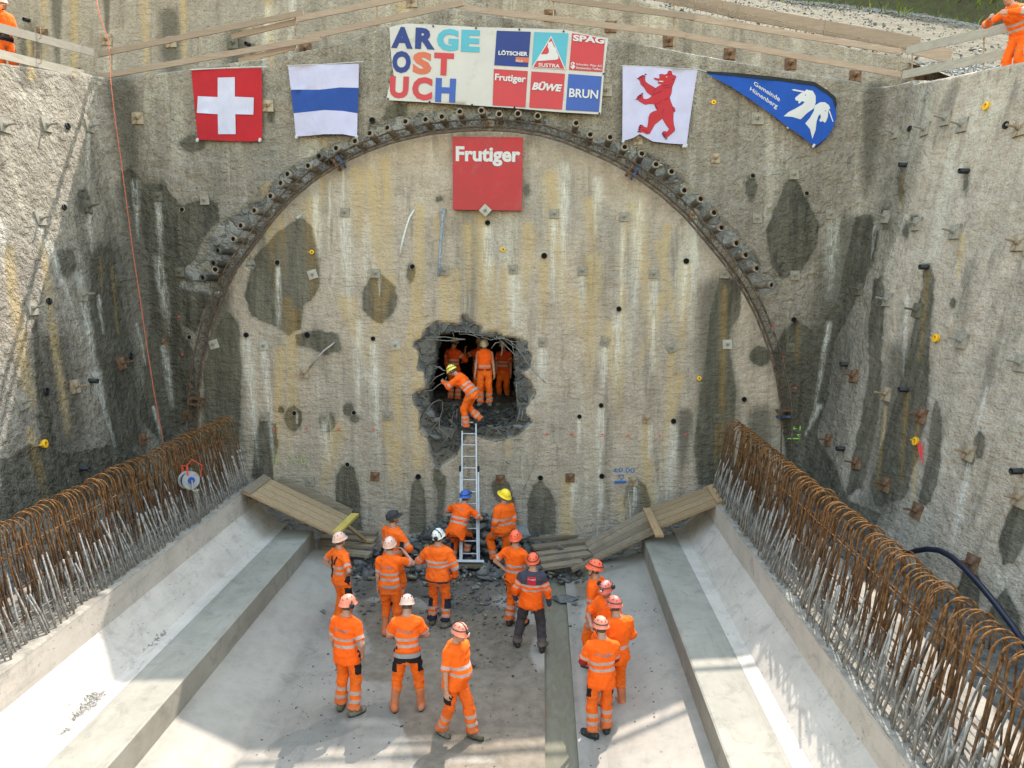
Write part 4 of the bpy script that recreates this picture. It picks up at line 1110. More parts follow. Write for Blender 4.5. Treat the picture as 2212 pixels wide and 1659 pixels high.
# ------------------------------------------------------------------ anchor plates
# (surface, x, y, kind, turn)   kind g grey, r rusty, p dusty rust, w wet, l light
PL = {
 'on portal wall level with the flags': [('b',298,256,'p',0),('b',579,230,'p',0),('b',1309,196,'g',0),('b',1377,303,'p',0),('b',1545,342,'p',0),('b',1635,257,'g',2),('b',1055,267,'p',0)],
 'on portal wall in the row below the red sign': [('b',342,425,'w',0),('b',442,433,'g',0),('b',745,459,'g',0),('b',1048,455,'l',45),('b',1197,462,'g',0),('b',1348,469,'g',0),('b',1496,464,'p',0),('b',1635,472,'g',0),('b',1714,378,'g',0),('b',1792,464,'g',0)],
 'on portal wall midway between red sign and hole': [('b',389,588,'w',0),('b',675,593,'l',14),('b',812,591,'g',0),('b',960,585,'g',0),('b',1108,582,'g',0),('b',1258,585,'g',0),('b',1411,592,'g',0),('b',1562,592,'g',0),('b',1716,595,'g',0)],
 "on portal wall level with the hole's top edge": [('b',352,741,'r',0),('b',462,744,'l',20),('b',570,747,'l',8),('b',657,807,'p',0),('b',854,746,'l',8),('b',1172,739,'g',4),('b',1306,739,'g',-15),('b',1450,751,'g',25),('b',1570,744,'l',0),('b',1706,751,'w',0)],
 'on portal wall level with the ladder top': [('b',406,896,'r',0),('b',572,900,'g',4),('b',701,900,'g',0),('b',838,898,'g',0),('b',1397,905,'p',0),('b',1548,903,'w',0)],
 'on portal wall in the lowest row above workers': [('b',669,1040,'g',0),('b',810,1029,'r',0),('b',952,1036,'w',0),('b',1080,1036,'r',0),('b',1231,1032,'r',0),('b',1367,1039,'p',0)],
 'high on the left pit wall': [('l',7,271,'g',0),('l',98,271,'g',0),('l',186,274,'g',0),('l',88,472,'g',0),('l',186,447,'w',0),('l',254,452,'g',0)],
 'low on the left pit wall': [('l',68,666,'g',0),('l',44,869,'g',12),('l',161,835,'p',0),('l',174,637,'g',0),('l',256,607,'w',0),('l',259,785,'r',0),('l',306,949,'r',0)],
 'on right pit wall in the top row': [('r',1933,288,'g',0),('r',1997,279,'g',0),('r',2044,257,'g',0),('r',2080,271,'g',0),('r',2205,278,'p',0)],
 'on right pit wall in the second row': [('r',1914,469,'g',0),('r',1980,484,'g',0),('r',2063,501,'g',0),('r',2200,525,'p',0)],
 'on right pit wall in the third row': [('r',1858,626,'w',0),('r',1921,649,'g',0),('r',1983,671,'w',0),('r',2077,736,'g',0),('r',2207,785,'g',0)],
 'low on the right pit wall': [('r',1792,951,'r',12),('r',1846,813,'r',6),('r',1848,1000,'r',18),('r',1914,851,'p',0),('r',1914,1047,'r',0),('r',1992,898,'r',-4),('r',1980,1104,'r',-6),('r',2097,978,'p',-4),('r',2101,1217,'r',0),('r',2203,1076,'p',0)],
 'on upper wall behind the guard rails': [('u',91,75,'r',0),('u',162,159,'r',0),('u',230,86,'p',0),('u',369,91,'p',0),('u',504,95,'w',0),('u',660,108,'r',0),('u',889,5,'p',0),('u',1038,20,'g',0),('u',1187,34,'r',0),('u',1319,58,'r',0),('u',1444,90,'r',0),('u',1575,118,'r',0),('u',1707,139,'r',0),('u',1846,166,'r',0),('u',1987,178,'r',0)],
}
PM = {'g': M_STEEL_GREY, 'r': M_RUST, 'p': M_RUSTPALE, 'w': M_WETSTEEL, 'l': M_LIGHTSTEEL}
PW = {'g': 'cement-grey', 'r': 'rusty brown', 'p': 'dusty rust-stained', 'w': 'dark wet', 'l': 'pale'}
def plates():
    mesh_cache = {}
    def plate_mesh(k):
        if k not in mesh_cache:
            mb = MB(); mb.box((0, 0, 0.02), (0.30, 0.30, 0.045), taper=0.97)
            o1 = mesh_data('plate', mb.v, mb.f, PM[k])
            mb = MB()
            mb.lathe([(0.055, 0.04), (0.055, 0.06), (0.04, 0.065), (0.04, 0.10), (0.001, 0.101)], (0, 0, 0), (0, 0, 1), 6)
            mb.lathe([(0.016, 0.09), (0.016, 0.20), (0.001, 0.201)], (0, 0, 0), (0, 0, 1), 8)
            mesh_cache[k] = (o1, mesh_data('anchor_nut', mb.v, mb.f, PM['g' if k == 'l' else k]))
            mb = MB()
            mb.lathe([(0.055, 0.04), (0.055, 0.06), (0.04, 0.065), (0.04, 0.10), (0.001, 0.101)], (0, 0, 0), (0, 0, 1), 6)
            mb.lathe([(0.022, 0.09), (0.022, 0.30), (0.001, 0.301)], (0, 0, 0), (0, 0, 1), 8)
            mesh_cache[k + 's'] = mesh_data('anchor_nut', mb.v, mb.f, PM[k])
        return mesh_cache[k]
    for where, lst in PL.items():
        left = sorted(range(len(lst)), key=lambda i: lst[i][1])
        for r, i in enumerate(left):
            sf, x, y, k, turn = lst[i]
            lab = '%s anchor plate %s, %s from left' % (PW[k].split()[0], where, ORD[r])
            P = surf_pt(sf, x, y)
            if turn == 45: P = wall(x, y, 0.20)
            t = thing('anchor_plate', lab, 'anchor plate', P, group='steel anchor plates on the shotcrete')
            Rm = frame_R(wn_of(sf)) @ np.array(Matrix.Rotation(rad(turn + random.uniform(-4, 4)), 3, 'Z')) @ np.array(Matrix.Rotation(random.uniform(-.06, .06), 3, 'X'))
            t.rotation_euler = Matrix(Rm.tolist()).to_euler()
            o1, o2 = plate_mesh(k)
            s = 0.72 if (sf == 'b' and 300 < y) else 0.92
            if sf == 'u': s = 0.95
            t.scale = (s, s, s)
            link(bpy.data.objects.new('plate', o1), t)
            link(bpy.data.objects.new('anchor_nut', mesh_cache[k + 's'] if sf in 'lr' else o2), t)
plates()

# ------------------------------------------------------------------ drain pipes and bore holes
HOLES = [('b',394,454),('b',804,261),('b',599,568),('b',532,724),('b',664,724),('b',409,729),('b',635,893),('b',764,892),('b',891,577),('b',1053,482),('b',1175,553),('b',1336,668),('b',806,732),('b',1298,876),('b',1251,900),('b',1454,910),('b',750,1004),('b',904,1029),('b',1167,1033),('b',1299,1028),('b',1481,565),('b',1606,863),('b',1714,691),('b',1741,419),('b',1625,381),('l',105,651),('l',98,846),('l',279,769),('l',141,274),('l',135,449),('r',2173,271),('r',1963,278)]
STUBS = [('l',196,822),('l',176,1012),('r',1956,356),('r',2087,369),('r',2004,577),('r',1833,788),('r',1960,842),('r',1821,969),('r',2127,1410),('r',2207,1018),('u',61,44),('u',102,152),('u',538,97)]
def holes():
    surfn = {'b': 'portal wall', 'l': 'left pit wall', 'r': 'right pit wall', 'u': 'upper wall'}
    cnt = {}
    hs = sorted([h for h in HOLES], key=lambda h: (h[0], h[1]))
    tot = {s: sum(1 for h in hs if h[0] == s) for s in 'blr'}
    for sf, x, y in hs:
        cnt[sf] = cnt.get(sf, 0) + 1; k = cnt[sf]
        half = tot[sf] / 2
        lab = 'round black drain hole in the %s, %s from its %s end' % (surfn[sf], ORD[k - 1] if k <= half + 1 else ORD[tot[sf] - k], 'left' if k <= half + 1 else 'right')
        n = wn_of(sf); P = surf_pt(sf, x, y)
        t = thing('drain_hole', lab, 'drain hole', P, group='drain holes in the pit walls')
        mb = MB(); r = 0.062 * random.uniform(0.85, 1.1)
        mb.lathe([(r * 1.0, -0.02), (r * 1.12, 0.035), (r * 0.95, 0.045), (r * 0.9, 0.0)], P, n + arr(0, 0, .12), 14)
        mb.build('sleeve', M_BLACKPL if sf != 'b' or k % 3 == 0 else M_STEEL_GREY, t, True)
        mb = MB(); mb.lathe([(r * 0.93, 0.016), (0.001, 0.0165)], P, n, 14); mb.build('bore', M_BORE_SHADE, t)
    ss = sorted(STUBS, key=lambda h: (h[0], h[1])); cnt = {}
    for sf, x, y in ss:
        cnt[sf] = cnt.get(sf, 0) + 1
        P = surf_pt(sf, x, y); n = wn_of(sf)
        lab = 'black plastic drain pipe sticking out of the %s, %s from the left' % (surfn[sf], ORD[cnt[sf] - 1])
        t = thing('drain_pipe', lab, 'drain pipe', P, group='black drain pipes')
        d = n + arr(0, 0, -0.2) + arr(-0.15 if sf == 'u' else 0, 0, 0); d /= np.linalg.norm(d); L = 0.17
        mb = MB(); r = 0.05
        mb.lathe([(r, -0.05), (r, L), (r * 0.8, L), (r * 0.8, L - 0.1)], P, d, 12); mb.build('tube', M_BLACKPL, t, True)
        mb = MB(); mb.lathe([(r * 0.81, L - 0.05), (0.001, L - 0.049)], P, d, 12); mb.build('bore', M_BORE_SHADE, t)
holes()
def plugs():
    Q = [('b',1540,222,'right of the bear flag'),('r',2134,230,'high on the right pit wall'),('b',1086,539,'below the red sign'),('b',1509,817,'beside the right foot of the arch'),('r',2024,731,'halfway up the right pit wall'),('l',92,959,'low on the left pit wall'),('r',1981,954,'beside red paint low on the right wall'),('b',674,545,'inside the left part of the arch')]
    for sf, x, y, w in Q:
        P = surf_pt(sf, x, y); n = wn_of(sf)
        t = thing('survey_plug', 'small yellow plastic ring plug ' + w, 'plug', P, group='yellow plugs')
        mb = MB(); s = 0.65 if sf == 'b' else 1.0
        mb.lathe([(0.075 * s, 0), (0.08 * s, 0.05 * s), (0.04 * s, 0.06 * s), (0.035 * s, 0.02)], P, n, 12)
        mb.bar(P + n * 0.03, P + n * 0.03 + np.cross(n, (0, 0, 1)) * 0.15 * s, 0.03 * s, 0.02 * s)
        mb.build('ring', M_YELLOW, t)
        mb = MB(); mb.lathe([(0.037 * s, 0.022), (0.001, 0.023)], P, n, 10); mb.build('bore', M_BORE_SHADE, t)
plugs()

# ------------------------------------------------------------------ flat prints: polygons on a curved sheet
def bilin(c, u, v):
    """c: TL, TR, BR, BL"""
    c = [np.asarray(q, float) for q in c]
    return (c[0] * (1 - u) + c[1] * u) * (1 - v) + (c[3] * (1 - u) + c[2] * u) * v
def clip_mesh(polys, step, lo=None, hi=None):
    """triangulated filled polygons (2-D list of loops) with inner points"""
    pts, edges = [], []
    for lp in polys:
        b = len(pts); n = len(lp); pts += [Vector(q) for q in lp]; edges += [(b + i, b + (i + 1) % n) for i in range(n)]
    A = np.array([q for lp in polys for q in lp]); a0, a1 = A.min(0), A.max(0)
    if step:
        for x in np.arange(a0[0] + step / 2, a1[0], step):
            for y in np.arange(a0[1] + step / 2, a1[1], step): pts.append(Vector((x, y)))
    r = delaunay_2d_cdt(pts, edges, [], 0, 1e-6)
    V = np.array([tuple(v) for v in r[0]]); F = []
    ce = V[np.array([list(f) for f in r[2]])].mean(1)
    ins = np.zeros(len(ce), bool)
    for lp in polys: ins ^= poly_sd(ce[:, 0], ce[:, 1], lp) > 0
    F = [tuple(f) for f, i in zip(r[2], ins) if i]
    return V, F
def sheet(name, loops, sfn, mat, parent, step=12.0, smooth=True):
    V, F = clip_mesh(loops, step)
    used = sorted(set(i for f in F for i in f)); mp = {o: i for i, o in enumerate(used)}
    P = [sfn(V[i, 0], V[i, 1]) for i in used]
    return mobj(name, P, [tuple(mp[i] for i in f) for f in F], mat, parent, smooth)
def text_loops(body, size=1.0, bold=0.0, shear=0.0, sx=1.0, spacing=1.0):
    cu = bpy.data.curves.new('txt', 'FONT'); cu.body = body; cu.size = size; cu.offset = bold; cu.shear = shear
    cu.space_character = spacing; cu.resolution_u = 3; cu.fill_mode = 'BOTH'
    ob = bpy.data.objects.new('txt', cu); COL.objects.link(ob)
    dg = bpy.context.evaluated_depsgraph_get()
    me = bpy.data.meshes.new_from_object(ob.evaluated_get(dg))
    V = np.array([v.co[:2] for v in me.vertices]) if len(me.vertices) else np.zeros((0, 2))
    F = [tuple(p.vertices) for p in me.polygons]
    bpy.data.objects.remove(ob); bpy.data.meshes.remove(me); bpy.data.curves.remove(cu)
    V[:, 0] *= sx
    return V, F
def text_on(name, body, box, sfn, mat, parent, bold=0.02, shear=0.0, spacing=1.0):
    """fit text into box (four photo points TL,TR,BR,BL) on the surface sfn(px,py)"""
    V, F = text_loops(body, 1.0, bold, shear, 1.0, spacing)
    lo, hi = V.min(0), V.max(0)
    U = (V - lo) / (hi - lo)
    P = [sfn(*bilin(box, u, 1 - v)) for u, v in U]
    return mobj(name, P, F, mat, parent)
def rect(x0, y0, x1, y1): return [(x0, y0), (x1, y0), (x1, y1), (x0, y1)]
def fabric(name, col, rough=0.75, sheen=0.0, var=0.06):
    m = N(name); co = m.coord()
    n = m.noise(2.2, 3, 0.6, co)
    c = m.mix(m.ramp(n, 0.3, 0.7), tuple(q * (1 - var) for q in col), tuple(min(1, q * (1 + var)) for q in col))
    return m.done(c, rough, m.bump(m.noise(3.0, 4, 0.55, m.coord((1, 1, 0.45)), 0.8), 0.06, 0.55))
F_RED = fabric('flag_red', (0.34, 0.008, 0.015)); F_WHITE = fabric('flag_white', (0.40, 0.385, 0.54)); F_BLUE = fabric('flag_blue', (0.013, 0.048, 0.23))
F_BEAR = fabric('bear_red', (0.36, 0.020, 0.028)); F_INK = fabric('dark_ink', (0.02, 0.015, 0.05)); F_OUT = fabric('outline_ink', (0.16, 0.012, 0.06)); F_HBLUE = fabric('banner_blue', (0.006, 0.055, 0.30)); F_BLACK = fabric('black_webbing', (0.012, 0.012, 0.016))
P_WHITE = simple('banner_white', (0.43, 0.405, 0.39), 0.5, 0.06, 1.2, bump=0.5, bscale=2.2, dirt=(0.36, 0.335, 0.31), dirt_amt=0.3); P_NAVY = simple('print_navy', (0.014, 0.026, 0.15), 0.45, 0.05, 2); P_CYAN = simple('print_cyan', (0.065, 0.30, 0.39), 0.45, 0.05, 2)
P_RED = simple('print_red', (0.40, 0.032, 0.04), 0.45, 0.05, 2); P_ORANGE = simple('print_orange', (0.44, 0.10, 0.05), 0.45, 0.05, 2); P_BLUE = simple('print_blue', (0.030, 0.072, 0.30), 0.45, 0.05, 2); P_LWHITE = simple('print_white', (0.47, 0.455, 0.47), 0.45, 0.02, 2)
P_SIGN = simple('sign_red', (0.345, 0.014, 0.02), 0.42, 0.10, 1.5, dirt=(0.32, 0.035, 0.035), dirt_amt=0.5, bump=0.1, bscale=3)
def drape(amp, kx, ky, ph, off):
    """surface function in front of the portal wall with folds"""
    def s(layer=0.0):
        def f(X, Y):
            w = amp * (math.sin(kx * X + ph + 0.6 * math.sin(ky * Y)) + 0.5 * math.sin(kx * 2.3 * X + ky * 1.7 * Y + ph * 2))
            return wall(X, Y, off + w + layer)
        return f
    return s
def rope_bits(t, pts, mat=None):
    for x, y in pts:
        P = wall(x, y, 0.09)
        mb = MB(); mb.lathe([(0.012, -0.05), (0.035, -0.03), (0.035, 0.03), (0.012, 0.05)], P, (0.3, 0, 1), 8)
        mb.build('tie_knob', mat or P_LWHITE, t)
def flags():
    # Swiss flag
    s = drape(0.010, 0.04, 0.03, 0.4, 0.10)
    c = [(413, 152), (565, 146), (566, 303), (427, 303)]
    t = thing('flag', 'square red flag with a white cross, hung leftmost on the portal wall', 'flag', wall(490, 303), group='flags hung on the portal wall')
    sheet('cloth', [[(413, 153), (440, 151), (490, 149), (565, 147), (566, 200), (566, 303), (540, 306), (495, 305), (460, 303), (427, 302), (422, 250)]], s(), F_RED, t)
    sheet('cross', [[(470, 168), (507, 167), (507, 209), (548, 211), (547, 248), (508, 247), (509, 290), (471, 290), (470, 247), (425, 244), (427, 208), (470, 210)]], s(0.014), fabric('cross_white', (0.43, 0.42, 0.54)), t)
    mb = MB(); mb.tube([wall(412, 151, .12), wall(490, 147, .12), wall(577, 144, .12)], 0.012, 6); mb.build('header_cord', P_LWHITE, t)
    rope_bits(t, [(426, 303), (561, 303)])
    # Zug flag: white blue white
    s = drape(0.014, 0.045, 0.035, 1.4, 0.11)
    t = thing('flag', 'white flag with a broad blue middle band, beside the red cross flag', 'flag', wall(700, 295), group='flags hung on the portal wall')
    sheet('white_band', [[(622, 143), (690, 140), (775, 138), (774, 190), (735, 189), (690, 194), (628, 194)]], s(), F_WHITE, t)
    sheet('blue_band', [[(628, 194), (690, 194), (735, 189), (774, 190), (772, 245), (740, 240), (700, 238), (634, 245)]], s(), F_BLUE, t)
    sheet('white_band', [[(634, 245), (700, 238), (740, 240), (772, 245), (771, 296), (740, 290), (700, 290), (670, 293), (639, 295)]], s(), F_WHITE, t)
    mb = MB(); mb.tube([wall(620, 142, .12), wall(700, 139, .12), wall(786, 133, .12)], 0.008, 6); mb.build('header_cord', P_LWHITE, t)
    rope_bits(t, [(640, 296), (770, 297)])
    # bear flag
    z = lambda q: [(1430 / 1.0683 + x * .11848, 140 / 1.0683 + y * .11848) for x, y in q]
    s = drape(0.012, 0.05, 0.03, 2.2, 0.11)
    t = thing('flag', 'white flag with an upright red bear, right of the large banner', 'flag', wall(1425, 312), group='flags hung on the portal wall')
    sheet('cloth', [z([(50, 92), (700, 118), (1415, 165), (1330, 700), (1270, 1100), (1215, 1530), (900, 1510), (600, 1475), (480, 1410), (360, 1340), (250, 1405), (120, 1450), (42, 1455), (48, 800)])], s(), F_WHITE, t)
    bear = [(340,345),(345,300),(385,275),(440,265),(465,285),(460,340),(470,385),(520,425),(650,500),(700,465),(760,435),(700,420),(690,395),(705,375),(640,350),(615,330),(625,310),(655,318),(715,330),(722,290),(712,255),(750,243),(820,255),(865,240),(870,200),(905,180),(945,195),(952,250),(985,268),(1020,275),(1028,305),(1005,350),(990,400),(955,475),(945,560),(935,610),(910,670),(925,740),(965,835),(1000,860),(1012,915),(1005,938),(980,925),(975,1000),(975,1090),(985,1180),(1002,1230),(1000,1285),(960,1320),(905,1370),(860,1410),(800,1400),(775,1350),(770,1300),(810,1285),(870,1295),(900,1250),(850,1190),(800,1110),(770,1060),(640,1165),(580,1270),(545,1335),(490,1345),(420,1310),(360,1315),(335,1260),(345,1200),(390,1170),(420,1180),(440,1205),(495,1220),(515,1130),(520,1030),(550,965),(600,930),(675,905),(640,850),(620,795),(550,795),(455,805),(350,745),(310,700),(315,655),(360,620),(410,610),(418,650),(430,690),(460,705),(520,690),(580,645),(500,590),(435,490),(375,430),(365,380)]
    sheet('bear_outline', [z(bear)], s(0.005), F_OUT, t, 8)
    B = np.array(z(bear)); 
    e1 = np.roll(B, -1, 0) - B; e0 = B - np.roll(B, 1, 0)
    nrm = lambda e: np.stack([-e[:, 1], e[:, 0]], 1) / (np.linalg.norm(e, axis=1)[:, None] + 1e-9)
    off = nrm(e0) + nrm(e1); off /= np.linalg.norm(off, axis=1)[:, None] + 1e-9
    ins = B + off * 0.62 if poly_sd(*(B + off * 0.62).T, B.tolist()).mean() > 0 else B - off * 0.62
    sheet('bear', [ins.tolist()], s(0.009), F_BEAR, t, 8)
    for q in ([(655, 505), (615, 570), (605, 635), (680, 590), (752, 552)], [(620, 795), (690, 785), (740, 755), (762, 722)], [(795, 717), (850, 700), (890, 665)], [(815, 498), (890, 490), (950, 465)], [(780, 450), (860, 455), (910, 435), (945, 410)], [(810, 880), (785, 920), (778, 980)], [(900, 1250), (870, 1295)], [(415, 1265), (470, 1285), (520, 1312)], [(400, 310), (425, 400), (430, 470)], [(690, 890), (650, 815)], [(945, 860), (970, 905), (1000, 935)], [(860, 245), (950, 250)], [(945, 352), (1000, 345)], [(380, 690), (365, 650)], [(810, 1340), (850, 1350)]):
        mb = MB(); mb.tube([s(0.010)(*p) for p in z(q)], 0.006, 4); mb.build('drawn_line', F_OUT, t)
    for cx0, cy0, dx, dy, n, sx, sy in ((325, 325, 45, -25, 4, -14, -14), (300, 700, 33, -33, 4, -16, -4), (335, 1290, 12, -38, 4, -16, -4), (775, 1330, 20, 30, 4, -12, 14)):
        for k in range(n):
            x, y = cx0 + dx * k, cy0 + dy * k
            mb = MB(); mb.tube([s(0.012)(*p) for p in z([(x + 22, y + 6), (x, y), (x + sx, y + sy + 12)])], [0.012, 0.011, 0.003], 5); mb.build('claw', F_INK, t)
    sheet('eye', [z([(835, 298), (850, 290), (868, 298), (852, 308)])], s(0.013), P_LWHITE, t, 0)
    sheet('teeth', [z([(710, 368), (790, 372), (785, 392), (715, 386)])], s(0.013), P_LWHITE, t, 0)
    mb = MB(); mb.tube([s(.005)(*p) for p in z([(15, 92), (50, 92), (700, 118), (1415, 165), (1580, 205)])], 0.008, 6); mb.build('header_cord', P_LWHITE, t)
    rope_bits(t, z([(60, 1470), (1165, 1555), (1205, 1555)]))
    # Huenenberg feather flag
    z = lambda q: [(1480 / 1.0683 + x * .20312, 120 / 1.0683 + y * .20312) for x, y in q]
    s = drape(0.010, 0.06, 0.05, 0.2, 0.12)
    t = thing('flag', 'blue tapering beach flag with two white unicorn heads, lying sideways at right', 'flag', wall(1755, 315), group='flags hung on the portal wall')
    sheet('cloth', [z([(690, 228), (1000, 252), (1400, 295), (1830, 350), (1960, 430), (2035, 500), (2068, 610), (2066, 720), (2030, 820), (1960, 920), (1840, 1010), (1690, 890), (1550, 795), (1350, 640), (1150, 500), (950, 370)])], s(), F_HBLUE, t)
    sheet('pole_sleeve', [z([(690, 205), (1000, 222), (1400, 262), (1840, 320), (1980, 410), (2062, 480), (2075, 560), (2064, 610), (2035, 505), (1960, 440), (1830, 358), (1400, 302), (1000, 258), (690, 228)])], s(0.012), F_BLACK, t)
    sheet('trim', [z([(2010, 880), (1850, 1022), (1835, 1010), (1960, 920)])], s(0.008), F_BLACK, t, 0)
    sheet('unicorn_head', [z([(1630, 490), (1690, 440), (1735, 420), (1750, 400), (1770, 405), (1820, 415), (1850, 470), (1850, 540), (1830, 600), (1760, 650), (1690, 718), (1600, 690), (1510, 685), (1560, 640), (1640, 600), (1710, 560), (1735, 530), (1700, 525), (1680, 548), (1665, 545), (1670, 520), (1640, 518)])], s(0.006), P_LWHITE, t, 8)
    sheet('unicorn_horn', [z([(1592, 402), (1620, 396), (1740, 420), (1720, 432), (1620, 414)])], s(0.007), P_LWHITE, t, 0)
    sheet('unicorn_head', [z([(1740, 760), (1790, 700), (1830, 630), (1840, 570), (1900, 535), (1950, 535), (1990, 565), (2005, 600), (1985, 620), (1980, 690), (1960, 740), (1945, 755), (1925, 735), (1900, 745), (1888, 725), (1905, 700), (1900, 660), (1880, 680), (1860, 740), (1850, 830), (1815, 925), (1790, 820)])], s(0.006), P_LWHITE, t, 8)
    sheet('unicorn_horn', [z([(1985, 620), (2000, 625), (2040, 745), (2028, 740)])], s(0.007), P_LWHITE, t, 0)
    a = z([(1200, 310), (1475, 480), (1465, 530), (1190, 352)]); text_on('lettering', 'Gemeinde', a, s(0.007), P_LWHITE, t, 0.012)
    a = z([(1160, 370), (1455, 560), (1430, 618), (1145, 420)]); text_on('lettering', 'Hünenberg', a, s(0.007), P_LWHITE, t, 0.012)
    for x, y in ((1741, 459), (1955, 628)):
        sheet('eye', [z([(x - 7, y), (x, y - 8), (x + 7, y), (x, y + 8)])], s(0.009), F_HBLUE, t, 0)
    mb = MB(); mb.tube([s(.0)(*p) for p in z([(595, 195), (690, 215)])], 0.008, 5); mb.build('cord', F_BLACK, t)
    rope_bits(t, z([(1560, 797), (1828, 1000)]))
flags()

def banner():
    z1 = lambda x, y: (890 / 1.0683 + x * .22005, 50 / 1.0683 + y * .22005)
    z = lambda q: [z1(*p) for p in q]
    s = drape(0.006, 0.02, 0.03, 1.1, 0.12)
    t = thing('banner', 'large white company banner with coloured letters and six logo squares', 'banner', wall(1060, 240))
    sheet('sheet', [z([(35, 55), (200, 20), (465, 30), (885, 55), (1310, 65), (1745, 78), (1960, 125), (2180, 170), (2140, 510), (2110, 912), (1690, 888), (1260, 850), (850, 822), (430, 795), (5, 770), (30, 640), (80, 540), (60, 420), (45, 250)])], s(), P_WHITE, t, 10)
    L = s(0.010)
    # the three big lines, slight slope like the sheet
    W = [('A', P_NAVY, 52, 48, 272, 268), ('R', P_NAVY, 285, 58, 490, 276), ('G', P_CYAN, 497, 66, 718, 293), ('E', P_CYAN, 735, 78, 928, 303),
         ('O', P_NAVY, 58, 284, 250, 510), ('S', P_ORANGE, 260, 293, 455, 522), ('T', P_RED, 468, 303, 670, 533),
         ('U', P_RED, 34, 532, 228, 758), ('C', P_RED, 254, 540, 460, 778), ('H', P_BLUE, 482, 552, 690, 797)]
    for ch, mt, x0, y0, x1, y1 in W:
        sl = (x1 - x0) * 0.045
        text_on('letter', ch, z([(x0 + 8, y0), (x1, y0 + sl), (x1 - 10, y1), (x0, y1 - sl)]), L, mt, t, 0.055)
    def sq(a, b, c, d, mt): sheet('logo_square', [z([a, b, c, d])], L, mt, t, 14)
    sq((1088, 90), (1422, 100), (1396, 446), (1064, 428), P_NAVY)
    sq((1456, 102), (1792, 115), (1760, 470), (1432, 450), P_CYAN)
    sheet('logo_square', [z([(1828, 115), (1945, 132), (2150, 175), (2124, 496), (1797, 474)])], L, P_RED, t, 14)
    sq((1060, 465), (1393, 486), (1370, 842), (1047, 822), P_RED)
    sq((1428, 490), (1758, 512), (1730, 864), (1406, 844), P_RED)
    sq((1792, 514), (2120, 538), (2090, 888), (1764, 868), P_BLUE)
    L2 = s(0.024)
    def tx(b, a, bold=0.02, sh=0.0): text_on('lettering', b, z(a), L2, P_LWHITE, t, bold, sh)
    tx('LÖTSCHER', [(1106, 278), (1394, 290), (1390, 340), (1104, 328)], 0.04)
    sheet('logo_patch', [z([(1274, 348), (1402, 354), (1398, 403), (1270, 397)])], s(0.017), P_ORANGE, t, 10)
    tx('PLUS', [(1281, 374), (1344, 378), (1342, 402), (1279, 398)], 0.02)
    sheet('logo_triangle', [z([(1622, 140), (1765, 472), (1430, 452)])], s(0.015), P_LWHITE, t, 10)
    sheet('logo_triangle', [z([(1622, 158), (1752, 464), (1446, 446)])], s(0.020), P_RED, t, 10)
    sheet('road_sign_shape', [z([(1592, 205), (1628, 195), (1640, 225), (1652, 250), (1670, 262), (1672, 290), (1692, 330), (1694, 365), (1670, 375), (1480, 388), (1510, 335), (1520, 322), (1580, 322), (1600, 305), (1600, 275), (1588, 250)])], s(0.025), P_LWHITE, t, 10)
    tx('SUSTRA', [(1500, 405), (1708, 420), (1705, 456), (1496, 442)], 0.02)
    tx('SPAG', [(1838, 128), (2148, 158), (2142, 220), (1834, 190)], 0.045)
    tx('Schnyder, Plüss AG', [(1868, 405), (2120, 428), (2118, 456), (1866, 434)], 0.01)
    tx('Strassenbau Tiefbau', [(1866, 440), (2118, 458), (2116, 480), (1864, 464)], 0.01)
    tx('$', [(1814, 395), (1858, 398), (1856, 470), (1812, 466)], 0.04)
    tx('Frutiger', [(1072, 510), (1378, 530), (1370, 620), (1068, 596)], 0.03)
    tx('BÜWE', [(1445, 580), (1735, 604), (1722, 690), (1432, 670)], 0.05, 0.15)
    tx('BRUN', [(1802, 655), (2086, 675), (2080, 760), (1796, 742)], 0.025)
    for x, y in ((465, 47), (1310, 79), (1745, 97), (430, 790), (846, 818), (1262, 845), (2095, 902), (2135, 514), (885, 65), (20, 760)):
        mb = MB(); P = L(*z1(x, y)); mb.lathe([(0.022, 0.0), (0.022, 0.012), (0.001, 0.013)], P, BN, 10); mb.build('eyelet', F_INK, t)
banner()
def sign():
    f = lambda X, Y: wall(X, Y, 0.16)
    t = thing('sign', 'square red company sign board hung under the crown of the arch', 'sign', f(1052, 453))
    c = [f(977, 295), f(1129, 297), f(1127, 455), f(978, 453)]
    mb = MB(); v = [q for q in c] + [q - BN * 0.07 for q in c]
    mb.add(v, [(3, 2, 1, 0), (4, 5, 6, 7), (0, 1, 5, 4), (1, 2, 6, 5), (2, 3, 7, 6), (3, 0, 4, 7)])
    mb.build('board', P_SIGN, t)
    text_on('lettering', 'Frutiger', [(984, 316), (1124, 318), (1123, 360), (984, 358)], lambda X, Y: wall(X, Y, 0.166), P_LWHITE, t, 0.035)
sign()

